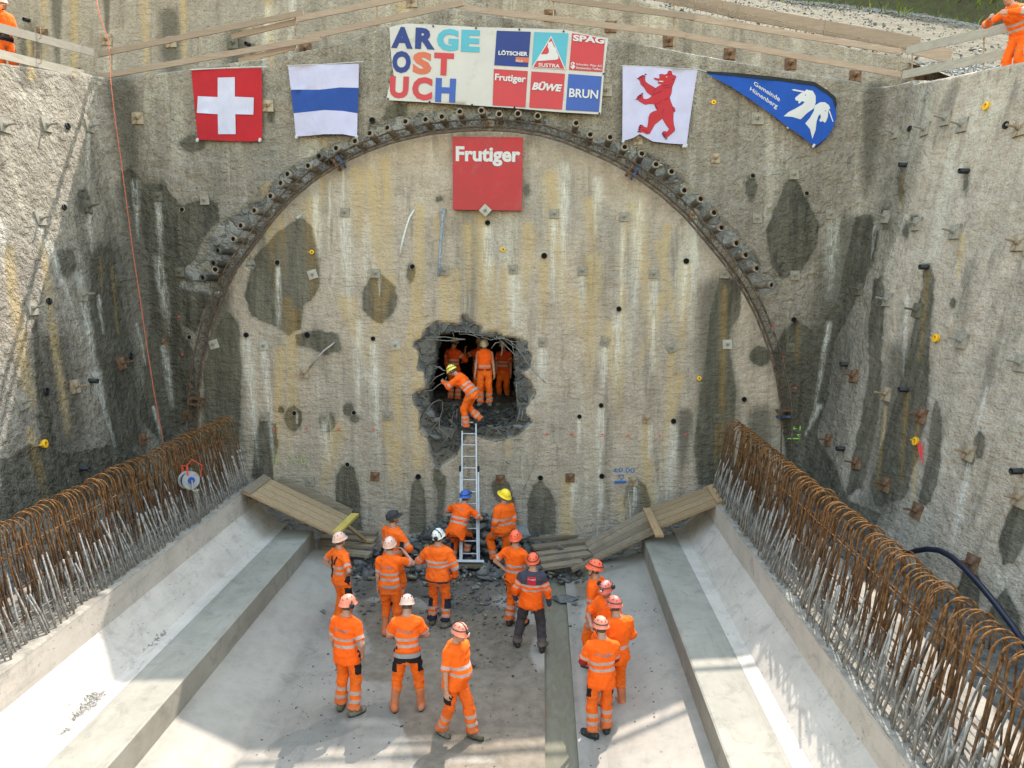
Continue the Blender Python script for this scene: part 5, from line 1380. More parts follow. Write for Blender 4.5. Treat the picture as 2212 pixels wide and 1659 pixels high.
# ------------------------------------------------------------------ sprayed marks
def marks():
    blue = simple('blue_spray_paint', (0.03, 0.13, 0.36), 0.8, 0.3, 40); green = simple('green_spray_paint', (0.30, 0.62, 0.08), 0.8, 0.3, 40); redp = simple('red_spray_paint', (0.75, 0.06, 0.06), 0.8, 0.2, 40)
    def f(X, Y): 
        return surf_pt('b', X, Y) + BN * (0.035 + (0.21 * ((X - 1690) / 65) ** 2 if X > 1690 else 0))
    def line(t, pts, m, r=0.012, fn=f):
        mb = MB(); mb.tube([fn(*p) for p in pts], r, 4); mb.build('stroke', m, t)
    t = thing('sprayed_mark', 'blue sprayed height mark reading plus minus zero over the right plank panel', 'marking', f(1345, 1042))
    text_on('lettering', '±0,00', [(1324, 1008), (1370, 1010), (1369, 1022), (1323, 1020)], f, blue, t, 0.0)
    line(t, [(1334, 1025), (1347, 1025), (1341, 1036), (1334, 1025)], blue)
    for k in range(3): line(t, [(1326, 1039 + k * 1.5), (1351, 1038 + k * 1.5)], blue, 0.014)
    t = thing('sprayed_mark', 'bright green sprayed height mark beside the right foot of the arch', 'marking', f(1730, 950))
    text_on('lettering', '+1.10', [(1707, 918), (1756, 919), (1755, 933), (1707, 932)], f, green, t, 0.0)
    line(t, [(1718, 938), (1738, 937), (1728, 947), (1718, 938)], green, 0.014); line(t, [(1698, 947), (1730, 946)], green, 0.014)
    t = thing('sprayed_mark', 'faint green sprayed digits above the left plank panel', 'marking', f(640, 1000))
    text_on('lettering', 'H  110', [(590, 982), (662, 984), (661, 1003), (590, 1002)], f, simple('faded_green_paint', (0.32, 0.36, 0.17), 0.9, 0.3, 40), t, -0.01)
    dots = [(592, 927), (660, 925), (731, 927), (806, 927), (1181, 937), (1235, 937), (1300, 938), (1356, 940), (1424, 941), (1480, 938), (415, 837), (394, 766), (386, 685), (1670, 703), (1690, 771), (1716, 838), (1742, 900)]
    for k, (x, y) in enumerate(dots):
        t = thing('paint_dot', 'small red sprayed survey dot on the portal wall, %s in the dotted line' % (ORD[k]), 'marking', f(x, y), group='red survey dots')
        mb = MB(); mb.lathe([(0.026, 0), (0.022, 0.012), (0.001, 0.014)], surf_pt('b', x, y) + BN * 0.02, BN, 7); mb.build('dot', redp, t)
    g = lambda X, Y: surf_pt('r', X, Y) + RN * 0.035
    t = thing('sprayed_mark', 'red paint run below the yellow plug on the right wall', 'marking', g(1992, 970))
    for k in range(4): line(t, [(1986 + 3.2 * k, 948 + 5 * k), (1987 + 3.0 * k, 965 + 7 * k), (1988 + 2.6 * k, 978 + 8 * k)], redp, 0.008, g)
marks()

# ------------------------------------------------------------------ ropes and hoses
def lines():
    rope = simple('orange_rope', (0.50, 0.13, 0.075), 0.8, 0.2, 30)
    mb = MB()
    pts = [aty(205, -20, RY + 0.3), aty(214, 30, RY + .15), rp(234, 86, -0.06), rp(237, 120, -0.08)] + [wall(x, y, 0.5 if y > 250 else 0.2) for x, y in ((239, 175), (249, 262), (261, 345), (272, 430), (287, 545), (303, 650), (318, 755), (333, 850), (350, 942), (356, 985))]
    mb.tube(pts, 0.011, 6)
    tag(mb.build('rope', rope, None, True), 'thin orange rope hanging down the left corner of the portal wall', 'rope')
    hose = simple('dark_hose', (0.010, 0.012, 0.028), 0.4, 0.2, 9)
    mb = MB()
    base = rwall(2060, 1195) ; n = RN
    pp = [(1985, 1203), (2010, 1196), (2040, 1193), (2070, 1197), (2100, 1211), (2135, 1238), (2175, 1276), (2215, 1318), (2260, 1370), (2300, 1420)]
    mb.tube([rwall(*q) + n * (0.25 + 0.03 * i) for i, q in enumerate(pp)], 0.046, 10)
    tag(mb.build('hose', hose, None, True), 'thick dark blue hose arching over the right rebar row', 'hose')
    mb = MB(); gp = simple('grey_conduit', (0.20, 0.23, 0.27), 0.6, 0.35, 20, dirt=(0.45, 0.44, 0.42), dirt_amt=0.4)
    mb.tube([wall(959, 452, -0.05), wall(958, 454, 0.10), wall(956, 470, 0.24), wall(952, 520, 0.26), wall(949, 560, 0.25), wall(947, 597, 0.24)], 0.038, 10)
    tag(mb.build('hanging_pipe', gp, None, True), 'grey plastic pipe hanging from a bore hole left of the sign', 'pipe')
    mb = MB(); wh = simple('white_hose', (0.62, 0.61, 0.58), 0.6, 0.2, 30)
    mb.tube([wall(895, 454, -0.05), wall(892, 457, .1), wall(884, 470, .16), wall(876, 495, .14), wall(868, 525, .1), wall(863, 552, .08)], 0.02, 8)
    tag(mb.build('injection_hose', wh, None, True), 'thin white injection hose dangling left of the grey pipe', 'hose')
    mb = MB(); mb.tube([wall(722, 740, 0.0), wall(715, 746, .14), wall(700, 757, .16), wall(683, 775, .14), wall(668, 795, .05)], 0.022, 8)
    tag(mb.build('injection_hose', M_LIGHTSTEEL, None, True), 'bent grey hose between two plates left of the hole', 'hose')
    mb = MB(); gpipe = simple('green_pipe', (0.10, 0.32, 0.23), 0.5, 0.15, 9)
    P = atz(1545, 1033, 2.0); mb.lathe([(0.06, 0.0), (0.06, 0.5), (0.05, 0.5), (0.05, 0.02)], aty(1546, 1033, 16.4), (0.35, 0.9, 0.05), 12)
    tag(mb.build('green_pipe', gpipe, None, True), 'short pale green plastic pipe at the end of the right rebar row', 'pipe')
    mb = MB(); mb.tube([wall(652, 465, .3), wall(640, 472, .42)], 0.035, 10)
    tag(mb.build('short_pipe', M_LIGHTSTEEL, None, True), 'short pale pipe poking out inside the left arch shoulder', 'pipe')
lines()

# ------------------------------------------------------------------ aluminium ladder
def ladder():
    al = simple('aluminium', (0.42, 0.42, 0.43), 0.5, 0.12, 9, metal=0.6)
    foot = atz(1014, 1212, 0.22); top = aty(1013, 889, YB + 0.12)
    ax = top - foot; L = np.linalg.norm(ax); ax /= L
    sx = arr(1, 0, 0)
    t = thing('ladder', 'aluminium ladder leaning from the rubble up to the broken hole', 'ladder', foot)
    w = 0.168
    nn = np.cross(sx, ax)
    for s in (-1, 1):
        mb = MB(); mb.bar(foot + sx * s * w, top + sx * s * (w - 0.01), 0.03, 0.07, nn); mb.build('stile', al, t)
        mb = MB(); mb.bar(foot + sx * s * (w + 0.035) - nn * 0.03, foot + ax * L * 0.62 + sx * s * (w + 0.035) - nn * 0.03, 0.026, 0.07, nn); mb.build('stile', al, t)
    n = int(L / 0.272)
    for k in range(n):
        c = foot + ax * (0.16 + k * 0.272)
        mb = MB(); mb.tube([c - sx * w, c + sx * w], 0.017, 8); mb.build('rung', al, t)
    mb = MB(); mb.bar(foot - sx * 0.31, foot + sx * 0.31, 0.05, 0.06, nn); mb.build('stabiliser', al, t)
    for s in (-1, 1):
        mb = MB(); mb.box(foot + sx * s * 0.36, (0.07, 0.08, 0.07)); mb.build('rubber_foot', M_BLACKPL, t)
        mb = MB(); mb.box(foot + ax * L * 0.6 + sx * s * (w + 0.035), (0.05, 0.09, 0.12)); mb.build('guide_bracket', M_BLACKPL, t)
    mb = MB(); mb.box(foot + arr(0, 0.05, -0.10), (1.0, 0.24, 0.06)); b = mb.build('plank', M_PLANK); tag(b, 'short plank under the foot of the ladder', 'plank')
    return foot, top, ax, L
LADDER = ladder()

# ------------------------------------------------------------------ timber panels and loose planks
def quad_board(c, th, mat, name, parent):
    """c: 4 world corners of the top face; thickness down"""
    c = [np.asarray(q, float) for q in c]
    n = np.cross(c[1] - c[0], c[3] - c[0]); n /= np.linalg.norm(n)
    if n[2] < 0: n = -n
    v = c + [q - n * th for q in c]
    mb = MB(); mb.add(v, [(0, 1, 2, 3), (7, 6, 5, 4), (4, 5, 1, 0), (5, 6, 2, 1), (6, 7, 3, 2), (7, 4, 0, 3)])
    return mb.build(name, mat, parent)
def panel(TLp, TRp, BRp, BLp, n, name, label, mat, th=0.05):
    """outer end TL..BL, inner end TR..BR: split in n boards across"""
    t = thing(name, label, 'timber panel', BRp)
    for k in range(n):
        a, b = k / n + 0.009, (k + 1) / n - 0.009
        j = lambda: random.uniform(-.03, .03)
        A = TLp + (BLp - TLp) * a; B = TRp + (BRp - TRp) * a; Cc = TRp + (BRp - TRp) * b; D = TLp + (BLp - TLp) * b
        dz = arr(0, 0, random.uniform(-.006, .006))
        quad_board([A + dz, B + dz + (B - A) * j() * 0.3, Cc + dz + (Cc - D) * j() * 0.3, D + dz], th, mat, 'board', t)
    return t
def panels():
    a = [atz(569, 1027, 1.78), atz(752, 1114, 0.86), atz(727, 1157, 0.86), atz(523, 1061, 1.78)]
    t = panel(*a, 4, 'timber_panel', 'timber panel sloping from the left ledge down to the rubble', M_PANEL)
    up = arr(0, 0, 0.03)
    for (p, q, m, nm, w) in ((a[0], a[3], M_PLANK, 'cross_batten', 0.2),):
        d = (a[1] - a[0]) / np.linalg.norm(a[1] - a[0])
        quad_board([p + up, p + up + d * w, q + up + d * w, q + up], 0.03, m, nm, t)
    d = (a[1] - a[0]) / np.linalg.norm(a[1] - a[0])
    y0, y1 = atz(767, 1111, .92), atz(727, 1150, .92)
    mb = MB(); mb.bar(y0, y1, 0.17, 0.06); b = mb.build('formwork_beam', M_YWOOD); tag(b, 'yellow formwork strip across the lower end of the left panel', 'timber beam')
    mb = MB(); mb.bar(atz(745, 1131, .93), atz(788, 1166, .35), 0.10, 0.06); b = mb.build('batten', M_PANEL); tag(b, 'loose batten sloping from the yellow strip to the planks', 'batten')
    mb = MB(); mb.bar(atz(780, 1165, .33), atz(806, 1169, .33), 0.14, 0.05); b = mb.build('batten', M_PANEL); tag(b, 'short batten piece lying on the left planks', 'batten')
    # right: upper panel and lower panel
    b1 = [atz(1538, 1048, 1.78), atz(1398, 1098, 1.15), atz(1422, 1138, 1.15), atz(1560, 1083, 1.78)]
    t = panel(*b1, 4, 'timber_panel', 'bright timber panel at the upper end beside the right rebar row', M_PANEL)
    quad_board([b1[0] + up, b1[0] + up + (b1[1] - b1[0]) * 0.09, b1[3] + up + (b1[2] - b1[3]) * 0.09, b1[3] + up], 0.03, M_BROWNWOOD, 'cross_batten', t)
    b2 = [atz(1408, 1092, 1.12), atz(1262, 1172, 0.30), atz(1285, 1208, 0.22), atz(1432, 1140, 1.12)]
    panel(*b2, 4, 'timber_panel', 'weathered timber panel running down to the gutter on the right', M_PLANK)
    mb = MB(); mb.bar(atz(1396, 1099, 1.24), atz(1424, 1158, 1.18), 0.17, 0.05); b = mb.build('batten', M_BROWNWOOD); tag(b, 'brown batten lying across the joint of the two right panels', 'batten')
    mb = MB(); mb.bar(atz(1235, 1231, .14), atz(1430, 1139, 1.06), 0.16, 0.06); b = mb.build('plank', M_PLANK); tag(b, 'long plank along the near edge of the right panel', 'plank')
    # loose planks on the floor, right of the rubble
    R = [((1140, 1166), (1268, 1155), 'rearmost'), ((1150, 1183), (1278, 1168), 'second from the wall'), ((1160, 1198), (1268, 1184), 'third from the wall'), ((1165, 1211), (1273, 1196), 'fourth from the wall'), ((1170, 1226), (1258, 1213), 'nearest the camera')]
    for k, (p, q, w) in enumerate(R):
        A, B = atz(*p, 0.20 + 0.03 * (k % 2)), atz(*q, 0.22 + 0.03 * (k % 2))
        mb = MB(); mb.bar(A, B, 0.21 if k else 0.1, 0.065); b = mb.build('plank', M_PLANK)
        tag(b, 'dirty plank on the floor right of the rubble, ' + w, 'plank', 'loose planks beside the rubble')
    Lq = [((700, 1146), (815, 1152), 'rearmost'), ((694, 1160), (812, 1166), 'second from the wall'), ((690, 1173), (808, 1180), 'third from the wall'), ((686, 1186), (800, 1198), 'nearest the camera')]
    for k, (p, q, w) in enumerate(Lq):
        A, B = atz(*p, 0.27), atz(*q, 0.24)
        mb = MB(); mb.bar(A, B, 0.24, 0.065); b = mb.build('plank', M_PLANK)
        tag(b, 'dirty plank on the floor left of the rubble, ' + w, 'plank', 'loose planks beside the rubble')
    # board leaning flat against the wall behind the left panel
    mb = MB(); A, B = wall(602, 1040, .1), wall(757, 1112, .12); mb.bar(A, B, 0.28, 0.04, BN); b = mb.build('plank', M_PLANK); tag(b, 'dark board against the wall behind the left panel', 'plank')
panels()

# ------------------------------------------------------------------ rubble
def rubble():
    sp = []
    def z0(x, y):
        if y < Y1: return 0.0
        c = math.exp(-((x + 1.6) / 1.9) ** 2); return max(-0.3, -0.42 + 0.75 * c * min(1, max(0, (y - Y1 + 0.5) / 1.4)))
    for _ in range(1500):
        x = random.gauss(-1.55, 1.35); y = random.uniform(15.1, YB + 0.05)
        h = 0.42 * math.exp(-((x + 1.6) / 1.5) ** 2) * max(0, (y - 14.9) / 2.4)
        s = random.choice((0.03, 0.04, 0.05, 0.07, 0.09, 0.12, 0.17, 0.24)) * random.uniform(.7, 1.2)
        if abs(x + 1.7) < 0.4 and y < 15.9: s *= 0.5
        sp.append((x, y, z0(x, y) + h * random.random() + s * 0.2, s))
    scatter('rubble_heap', sp, M_SHALE)['label'] = 'heap of dark broken rock at the foot of the ladder'
    sp = []
    for _ in range(1300):
        x = random.gauss(-1.4, 1.35); y = 15.6 - abs(random.gauss(0, 1.9))
        if x < -3.9 or x > 0.85 or 0.05 < x < 0.55 or y < 9: continue
        s = random.choice((0.012, 0.018, 0.025, 0.035, 0.05, 0.07)) * random.uniform(.7, 1.2)
        if y < 13: s *= 0.55
        sp.append((x, y, s * 0.25, s))
    for _ in range(520):
        x = random.uniform(-3.9, 2.1); y = random.uniform(8.5, 14.5)
        if 0.05 < x < 0.55: continue
        z = 0 if -3.95 < x < .9 else (x - .9) * .271
        s = random.uniform(0.008, 0.022); sp.append((x, y, z + s * 0.2, s))
    scatter('stone_chips', sp, M_SHALE, flat=0.8)
    # chips on the planks and inside the hole
    sp = []
    for _ in range(260):
        X, Y = random.uniform(940, 1118), random.gauss(905, 26)
        if not (868 < Y < 925): continue
        t = (925 - Y) / 55.0
        P = aty(X, Y, YB + 0.35 + 1.0 * t)
        sp.append((P[0], P[1], P[2] + 0.0, random.uniform(0.03, 0.12)))
    scatter('sill_rubble', sp, rock_mat('shaded_sill_rock', (0.03, 0.03, 0.03), (0.10, 0.097, 0.09), (0.20, 0.18, 0.13), 0.08))  # darker stones: the shade inside the hole is painted into the rock
    # broken concrete lumps among the pipes
    sp = []
    A = np.array([(q[2], q[3]) for q in PIPES])
    for _ in range(170):
        k = random.randrange(len(A)); 
        bx, by = A[k]; mx, my = PIPES[k][0], PIPES[k][1]
        if 22 < k < 24 and random.random() < .7: continue
        f_ = random.uniform(-.5, 1.2); X = bx + (mx - bx) * f_ + random.gauss(0, 12); Y = by + (my - by) * f_ + random.gauss(0, 8)
        if poly_sd(np.array([X]), np.array([Y]), CHIPS[0][1:])[0] < -6: continue
        P = wall(X, Y, 0.0); s = random.choice((0.03, 0.04, 0.05, 0.07, 0.10)) * random.uniform(.7, 1.2)
        sp.append((P[0], P[1] + 0.0, P[2], s))
    scatter('broken_concrete', sp, M_BROKEN)
    # lumps on the rim of the hole
    sp = []
    H = np.array(HOLE_OUT)
    for _ in range(200):
        k = random.randrange(len(H)); f = random.random(); g = random.random()
        p = H[k] * (1 - f) + H[(k + 1) % len(H)] * f
        c = arr(1025, 850); p = p + (c - p) * (0.10 + 0.3 * g)
        if poly_sd(*[np.array([q]) for q in p], HOLE_IN)[0] > 3: continue
        P = wall(*p, -0.03)
        sp.append((P[0], P[1], P[2], random.choice((0.02, 0.03, 0.04, 0.07)) * random.uniform(.7, 1.1)))
    scatter('broken_rim', sp, rock_mat('rim_concrete', (0.045, 0.045, 0.047), (0.12, 0.118, 0.118), (0.24, 0.215, 0.17), 0.08))
    # boulders that can be told apart
    big = [(1049, 1230, 0.05, 0.27, 'pale grey boulder with a light cap right of the ladder foot', 'g'), (1080, 1220, 0.05, 0.27, 'dark upright slab of shale beside the pale boulder', 'd'),
           (1122, 1147, .45, .30, 'big angular block against the wall behind the man in the yellow helmet', 'g'), (1062, 1155, .42, .24, 'grey block between the ladder and the man in the yellow helmet', 'd'), (965, 1168, .35, .26, 'dark block left of the ladder behind the bent man', 'd'),
           (950, 1150, .45, .3, 'dark boulder at the wall left of the ladder', 'd'), (1220, 1292, 0.02, 0.34, 'flat dark rock slab lying in the gutter beside the grey jacket man', 'd'), (1088, 1177, .3, .2, 'tilted rock behind the legs of the yellow helmet man', 'g'),
           (1240, 1303, 0.03, 0.07, 'small black stone right of the gutter slab', 'd'), (1023, 1434, 0.05, 0.11, 'dark grey stone on the floor right of the walking man', 'd'), (697, 1322, 0.06, 0.10, 'single dark stone on the left floor slope', 'd'), (1006, 1378, 0.03, 0.08, 'two-toned stone in front of the walking man', 'g'), (1210, 1182, .3, .12, 'pale rock lying on the planks right of the rubble', 'g'), (1176, 1390, 0.04, 0.10, 'dark stone between the feet of the grey jacket man', 'd'),
           (870, 1288, 0.04, 0.11, 'pale flat stone behind the man in rubber boots', 'g'), (1026, 1270, .04, .13, 'brown stone in the debris in front of the ladder', 'g'), (1100, 1268, .03, .1, 'flat pale stone in the debris below the yellow helmet man', 'g'), (990, 1300, .03, .08, 'dark flat stone in the middle of the debris', 'd'), (1174, 1258, .05, .08, 'square pale stone near the hip of the orange helmet man', 'g'), (620, 1342, .05, .035, 'small dark chip on the left floor slope', 'd'), (932, 893, 2.95, .2, 'grey boulder wedged in the left edge of the hole', 'h'), (940, 907, 2.75, .17, 'rounded light rock below the left edge of the hole', 'h'), (1118, 922, 2.55, .14, 'blue grey rock chip at the lower right of the hole', 'h'), (939, 945, 2.3, .19, 'pale rock slab hanging at the lower left of the hole', 'h'), (1097, 999, 1.75, .09, 'dark sliver dangling on a wire right of the ladder', 'h'), (944, 1012, 1.62, .12, 'grey lump at the tip of the broken tail', 'h')]
    for k, (X, Y, z, s, lab, m) in enumerate(big):
        P = atz(X, Y, z) if m != 'h' else wall(X, Y, 0.02)
        V, F = STONES[k % len(STONES)]
        sc = s * arr(random.uniform(.85, 1.1), random.uniform(.7, .95), 1.0 if 'slab' not in lab else .8)
        if 'upright' in lab: sc = s * arr(.75, .6, 1.9)
        if 'flat' in lab or 'gutter' in lab: sc = s * arr(1.15, 1.0, .45)
        bm = bmesh.new()
        vs = [bm.verts.new(tuple(q * sc)) for q in V]
        for f in F: bm.faces.new([vs[i] for i in f])
        bmesh.ops.subdivide_edges(bm, edges=bm.edges, cuts=2, use_grid_fill=True)
        for v in bm.verts:
            v.co += v.co.normalized() * (float(vnoise(np.array([v.co[:]]), 5.0 / max(s, .1) * 0.3, k)[0]) - .5) * s * 0.35
        me = bpy.data.meshes.new('boulder'); bm.to_mesh(me); bm.free()
        me.materials.append(M_SHALE if m == 'd' else M_BOULDER)
        at = me.attributes.new('tint', 'FLOAT', 'POINT'); at.data.foreach_set('value', np.full(len(me.vertices), 0.3 + 0.5 * random.random(), np.float32))
        o = link(bpy.data.objects.new('boulder' if s > .15 else 'stone', me)); o.location = P
        o.rotation_euler = (random.uniform(-.2, .2), random.uniform(-.2, .2), random.uniform(0, 6))
        tag(o, lab, 'rock', 'loose rocks')
M_BOULDER = rock_mat('grey_boulder', (0.115, 0.115, 0.112), (0.255, 0.25, 0.235), None)
rubble()

# bent reinforcement hanging in the hole
def bent_wires():
    m = simple('bent_wire_steel', (0.20, 0.185, 0.17), 0.7, 0.3, 20)
    z = lambda q: [(879.9 + .18056 * x, 674 + .18056 * y) for x, y in q]
    t = thing('bent_reinforcement', 'tangle of bent reinforcing wires around the broken hole', 'rebar', wall(1025, 740))
    W = [[(150,340),(300,330),(480,345),(570,335),(690,328)],[(200,300),(370,300),(450,298),(560,315),(690,328)],[(365,305),(383,255)],[(540,245),(556,293)],[(615,268),(700,262),(790,280),(870,318)],[(735,215),(800,270),(905,290)],[(890,300),(1000,335),(1080,310),(1180,330)],[(1000,440),(1050,370),(1130,355),(1132,480),(1115,520)],[(1060,290),(1150,380),(1240,470),(1290,520)],[(1120,300),(1230,350),(1330,360)],[(1150,300),(1180,350),(1270,420),(1310,440)],[(1240,340),(1260,430),(1280,540)],[(1180,320),(1290,400),(1400,560),(1500,700),(1600,800),(1659,850)],
         [(310,640),(370,660),(430,700),(500,695)],[(300,690),(380,650),(440,705)],[(270,860),(340,780),(440,730)],[(215,945),(300,935),(360,880),(440,830),(470,780)],[(180,1240),(240,1170),(300,1090),(380,1050),(420,1070),(420,1170),(380,1290),(300,1390),(250,1430)],[(380,1290),(378,1500)],[(370,1380),(450,1450),(580,1560)],[(380,1580),(470,1520),(490,1470)],[(1300,870),(1310,1050),(1340,1160)],[(1350,1120),(1330,1250),(1300,1330)],[(1380,1170),(1360,1300)],[(1050,1380),(1100,1440),(1170,1500)],[(930,1460),(1000,1390),(1100,1370)],[(520,1380),(540,1250),(560,1180)],[(590,1160),(590,1290)],[(500,1300),(600,1370)],[(140,1380),(170,1470),(230,1500)],[(560,235),(700,240),(800,250)],[(620,225),(620,260)],[(700,215),(700,265)]]
    for q in W:
        mb = MB(); mb.tube([wall(x, y, random.uniform(0.0, 0.16)) for x, y in z(q)], 0.0085, 5); mb.build('wire', m, t, True)
    for q in ([(1006, 957), (1010, 985), (1000, 1010)], [(1005, 985), (1040, 990), (1075, 1010), (1095, 1000)], [(1165, 945), (1160, 990), (1130, 1060)]):
        mb = MB(); mb.tube([wall(x, y, random.uniform(0.05, 0.14)) for x, y in q], 0.006, 5); mb.build('wire', m, t, True)
bent_wires()

# ------------------------------------------------------------------ rebar rows
def rebar_mat():
    m = N('rebar_rust'); g = m.n('ShaderNodeNewGeometry'); s = m.n('ShaderNodeSeparateXYZ'); m.l(g.outputs['Position'], s.inputs[0])
    co = m.n('ShaderNodeNewGeometry').outputs['Position']
    n = m.noise(14, 3, 0.7, co); n2 = m.noise(2.2, 3, 0.6, co)
    c = m.mix(m.ramp(n, 0.3, 0.7), (0.058, 0.030, 0.015), (0.27, 0.125, 0.042))
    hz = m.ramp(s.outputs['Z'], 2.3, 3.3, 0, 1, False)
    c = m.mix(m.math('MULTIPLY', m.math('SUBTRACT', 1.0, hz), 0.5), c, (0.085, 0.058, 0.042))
    # cement splashes on the lower bars
    v = m.math('ADD', m.ramp(s.outputs['Z'], 2.55, 1.75, 0, 0.62, False), m.math('MULTIPLY', n2, 0.6))
    v = m.math('ADD', v, m.math('MULTIPLY', n, 0.35))
    c = m.mix(m.ramp(v, 0.80, 0.98), c, (0.28, 0.26, 0.24))
    ribs = m.n('ShaderNodeTexWave', wave_type='BANDS', bands_direction='Z'); ribs.inputs['Scale'].default_value = 22; m.l(co, ribs.inputs[0])
    return m.done(c, 0.9, m.bump(ribs.outputs['Fac'], 0.006, 0.6), spec=0.1)
M_REBAR = rebar_mat()
M_SPLASH = simple('cement_splashed_bar', (0.265, 0.245, 0.225), 0.95, 0.3, 14, bump=0.4, bscale=40, dirt=(0.10, 0.065, 0.04), dirt_amt=0.45, spec=0.1)
def rebar_side(sg):
    """sg -1 left, +1 right; built in mirrored local x measured outwards from the ledge edge"""
    X0 = -6.3 if sg < 0 else 3.54
    f = lambda d, y, z: arr(X0 + sg * d, y, z)
    lab = 'long rusty rebar row with hooked tops on the %s foundation ledge' % ('left' if sg < 0 else 'right')
    t = thing('rebar_row', lab, 'rebar', f(0.3, 10, 1.7), group='rebar rows')
    tw = arr(*t.location)
    def hair(v):
        rr = random.Random(v * 7 + (sg > 0))
        a = []
        w = 0.32 + rr.uniform(-.012, .012); d0 = 0.14 + rr.uniform(-.015, .015); lean = 0.27 + rr.uniform(-.01, .01)
        zt = 3.05 + rr.uniform(-.02, .02)
        for k in range(6):
            q = k / 5; z = 1.66 + (zt - 1.66) * q
            a.append(f(d0 + lean * (q ** 0.7), rr.uniform(-.004, .004) + 0.02 * q * rr.uniform(-1, 1), z))
        xe = a[-1][0]
        for k in range(1, 8):
            g = math.pi * k / 8
            a.append(arr(xe + sg * (w / 2) * (1 - math.cos(g)), a[-1][1] * 0.8, zt + (w / 2) * math.sin(g)))
        e = arr(xe + sg * w, 0, zt)
        a.append(e); a.append(e + arr(0, 0, -rr.choice((0.25, 1.4, 1.4))))
        return a
    protos = []
    for v in range(8):
        mb = MB(); mb.tube([p - arr(tw[0], 0, tw[2]) for p in hair(v)], 0.0108, 5, True)
        protos.append(mesh_data('hooked_bar', mb.v, mb.f, M_REBAR, True))
    y = 4.6; k = 0
    while y < 16.32:
        o = link(bpy.data.objects.new('hooked_bar', protos[k % 8 if random.random() < .7 else random.randrange(8)]), t)
        o.location = (0, y - tw[1], random.uniform(-.025, .025)); o.rotation_euler = (random.gauss(0, .012), random.gauss(0, .008), random.gauss(0, .035))
        y += random.uniform(0.085, 0.125); k += 1
    # straight lapping bars with plain tops
    sp = []
    for v in range(6):
        rr = random.Random(v + 50); L = (0.60, 0.75, 0.95, 1.1, 1.25, 0.85)[v]
        mb = MB(); lean = rr.uniform(0.10, 0.30)
        mb.tube([arr(sg * 0.0, 0, -0.05), arr(sg * lean * 0.4, rr.uniform(-.03, .03), L * 0.5), arr(sg * lean, rr.uniform(-.05, .05), L)], [0.0145, 0.0145, 0.013], 5, True)
        sp.append(mesh_data('straight_bar', mb.v, mb.f, M_REBAR if v in (3, 4) else M_SPLASH, True))
    y = 4.6
    while y < 16.2:
        for d, ch in ((0.10, (0, 1, 2, 5)), (0.42, (3, 4, 4)), (0.62, (3, 4, 1))):
            if random.random() < 0.12: continue
            o = link(bpy.data.objects.new('straight_bar', sp[random.choice(ch)]), t)
            p = f(d + random.uniform(-.05, .05), y + random.uniform(-.05, .05), 1.68) - tw
            o.location = p; o.rotation_euler = (random.gauss(0, .05), random.gauss(0, .03), random.gauss(0, .3))
        y += 0.125
    for d, z in ((0.36, 2.35), (0.40, 2.85), (0.26, 2.0), (0.74, 2.6)):
        mb = MB(); ys = np.linspace(4.4, 16.35, 30)
        mb.tube([f(d + random.uniform(-.012, .012), yy, z + random.uniform(-.015, .015)) for yy in ys], 0.0095, 5); mb.build('distribution_bar', M_REBAR, t)
    # low mesh lying on the ledge
    for d in (0.2, 0.4, 0.6, 0.8, 1.0):
        mb = MB(); mb.tube([f(d, 4.5, 1.78), f(d + .02, 10, 1.79), f(d, 16.3, 1.78)], 0.012, 5); mb.build('mesh_bar', M_SPLASH, t)
rebar_side(-1); rebar_side(1)

# cable reel hung on the left row
def reel():
    z = lambda x, y: (380 / 1.0683 + x * .11283, 1040 / 1.0683 + y * .11283)
    c = atx(*z(460, 560), -6.45)
    t = thing('cable_reel', 'grey cable reel with red handle hung on the left rebar row', 'cable reel', c)
    ax = arr(0.75, -0.62, 0.12); ax /= np.linalg.norm(ax)
    grey = simple('reel_grey', (0.30, 0.32, 0.34), 0.45, 0.15, 9, metal=0.3); redm = simple('reel_red', (0.60, 0.06, 0.03), 0.5, 0.15, 9); blu = simple('reel_blue', (0.02, 0.05, 0.25), 0.5, 0.2, 9)
    mb = MB(); mb.lathe([(0.16, -0.09), (0.165, -0.08), (0.11, -0.07), (0.11, 0.07), (0.165, 0.08), (0.165, 0.09), (0.001, 0.091)], c, ax, 24); mb.build('drum', grey, t, False)
    mb = MB(); mb.lathe([(0.125, -0.068), (0.13, 0), (0.125, 0.068)], c, ax, 20); mb.build('wound_cable', M_BLACKPL, t)
    mb = MB(); mb.lathe([(0.06, 0.09), (0.06, 0.12), (0.001, 0.121)], c, ax, 14); mb.build('socket_hub', blu, t)
    up = arr(0, 0, 1.0); sd = np.cross(up, ax); sd /= np.linalg.norm(sd); u2 = np.cross(ax, sd)
    mb = MB(); mb.tube([c - ax * .1 + u2 * .10 - sd * .05, c - ax * .1 + u2 * .27 - sd * .05, c + ax * .1 + u2 * .27 - sd * .05, c + ax * .1 + u2 * .10 - sd * .05], 0.016, 6); mb.build('handle', redm, t)
    mb = MB(); mb.tube([c - ax * .12, c - ax * .12 - u2 * .19, c - ax * .12 - u2 * .2 + sd * .1, c + ax * .12 - u2 * .2 + sd * .1, c + ax * .12 - u2 * .19, c + ax * .12], 0.012, 6); mb.build('stand', M_LIGHTSTEEL, t)
    mb = MB(); mb.tube([c + u2 * .27, c + u2 * .36 + sd * .1, c + u2 * .22 + sd * .28, c + u2 * .02 + sd * .22], 0.009, 5); mb.build('lead', redm, t)
reel()
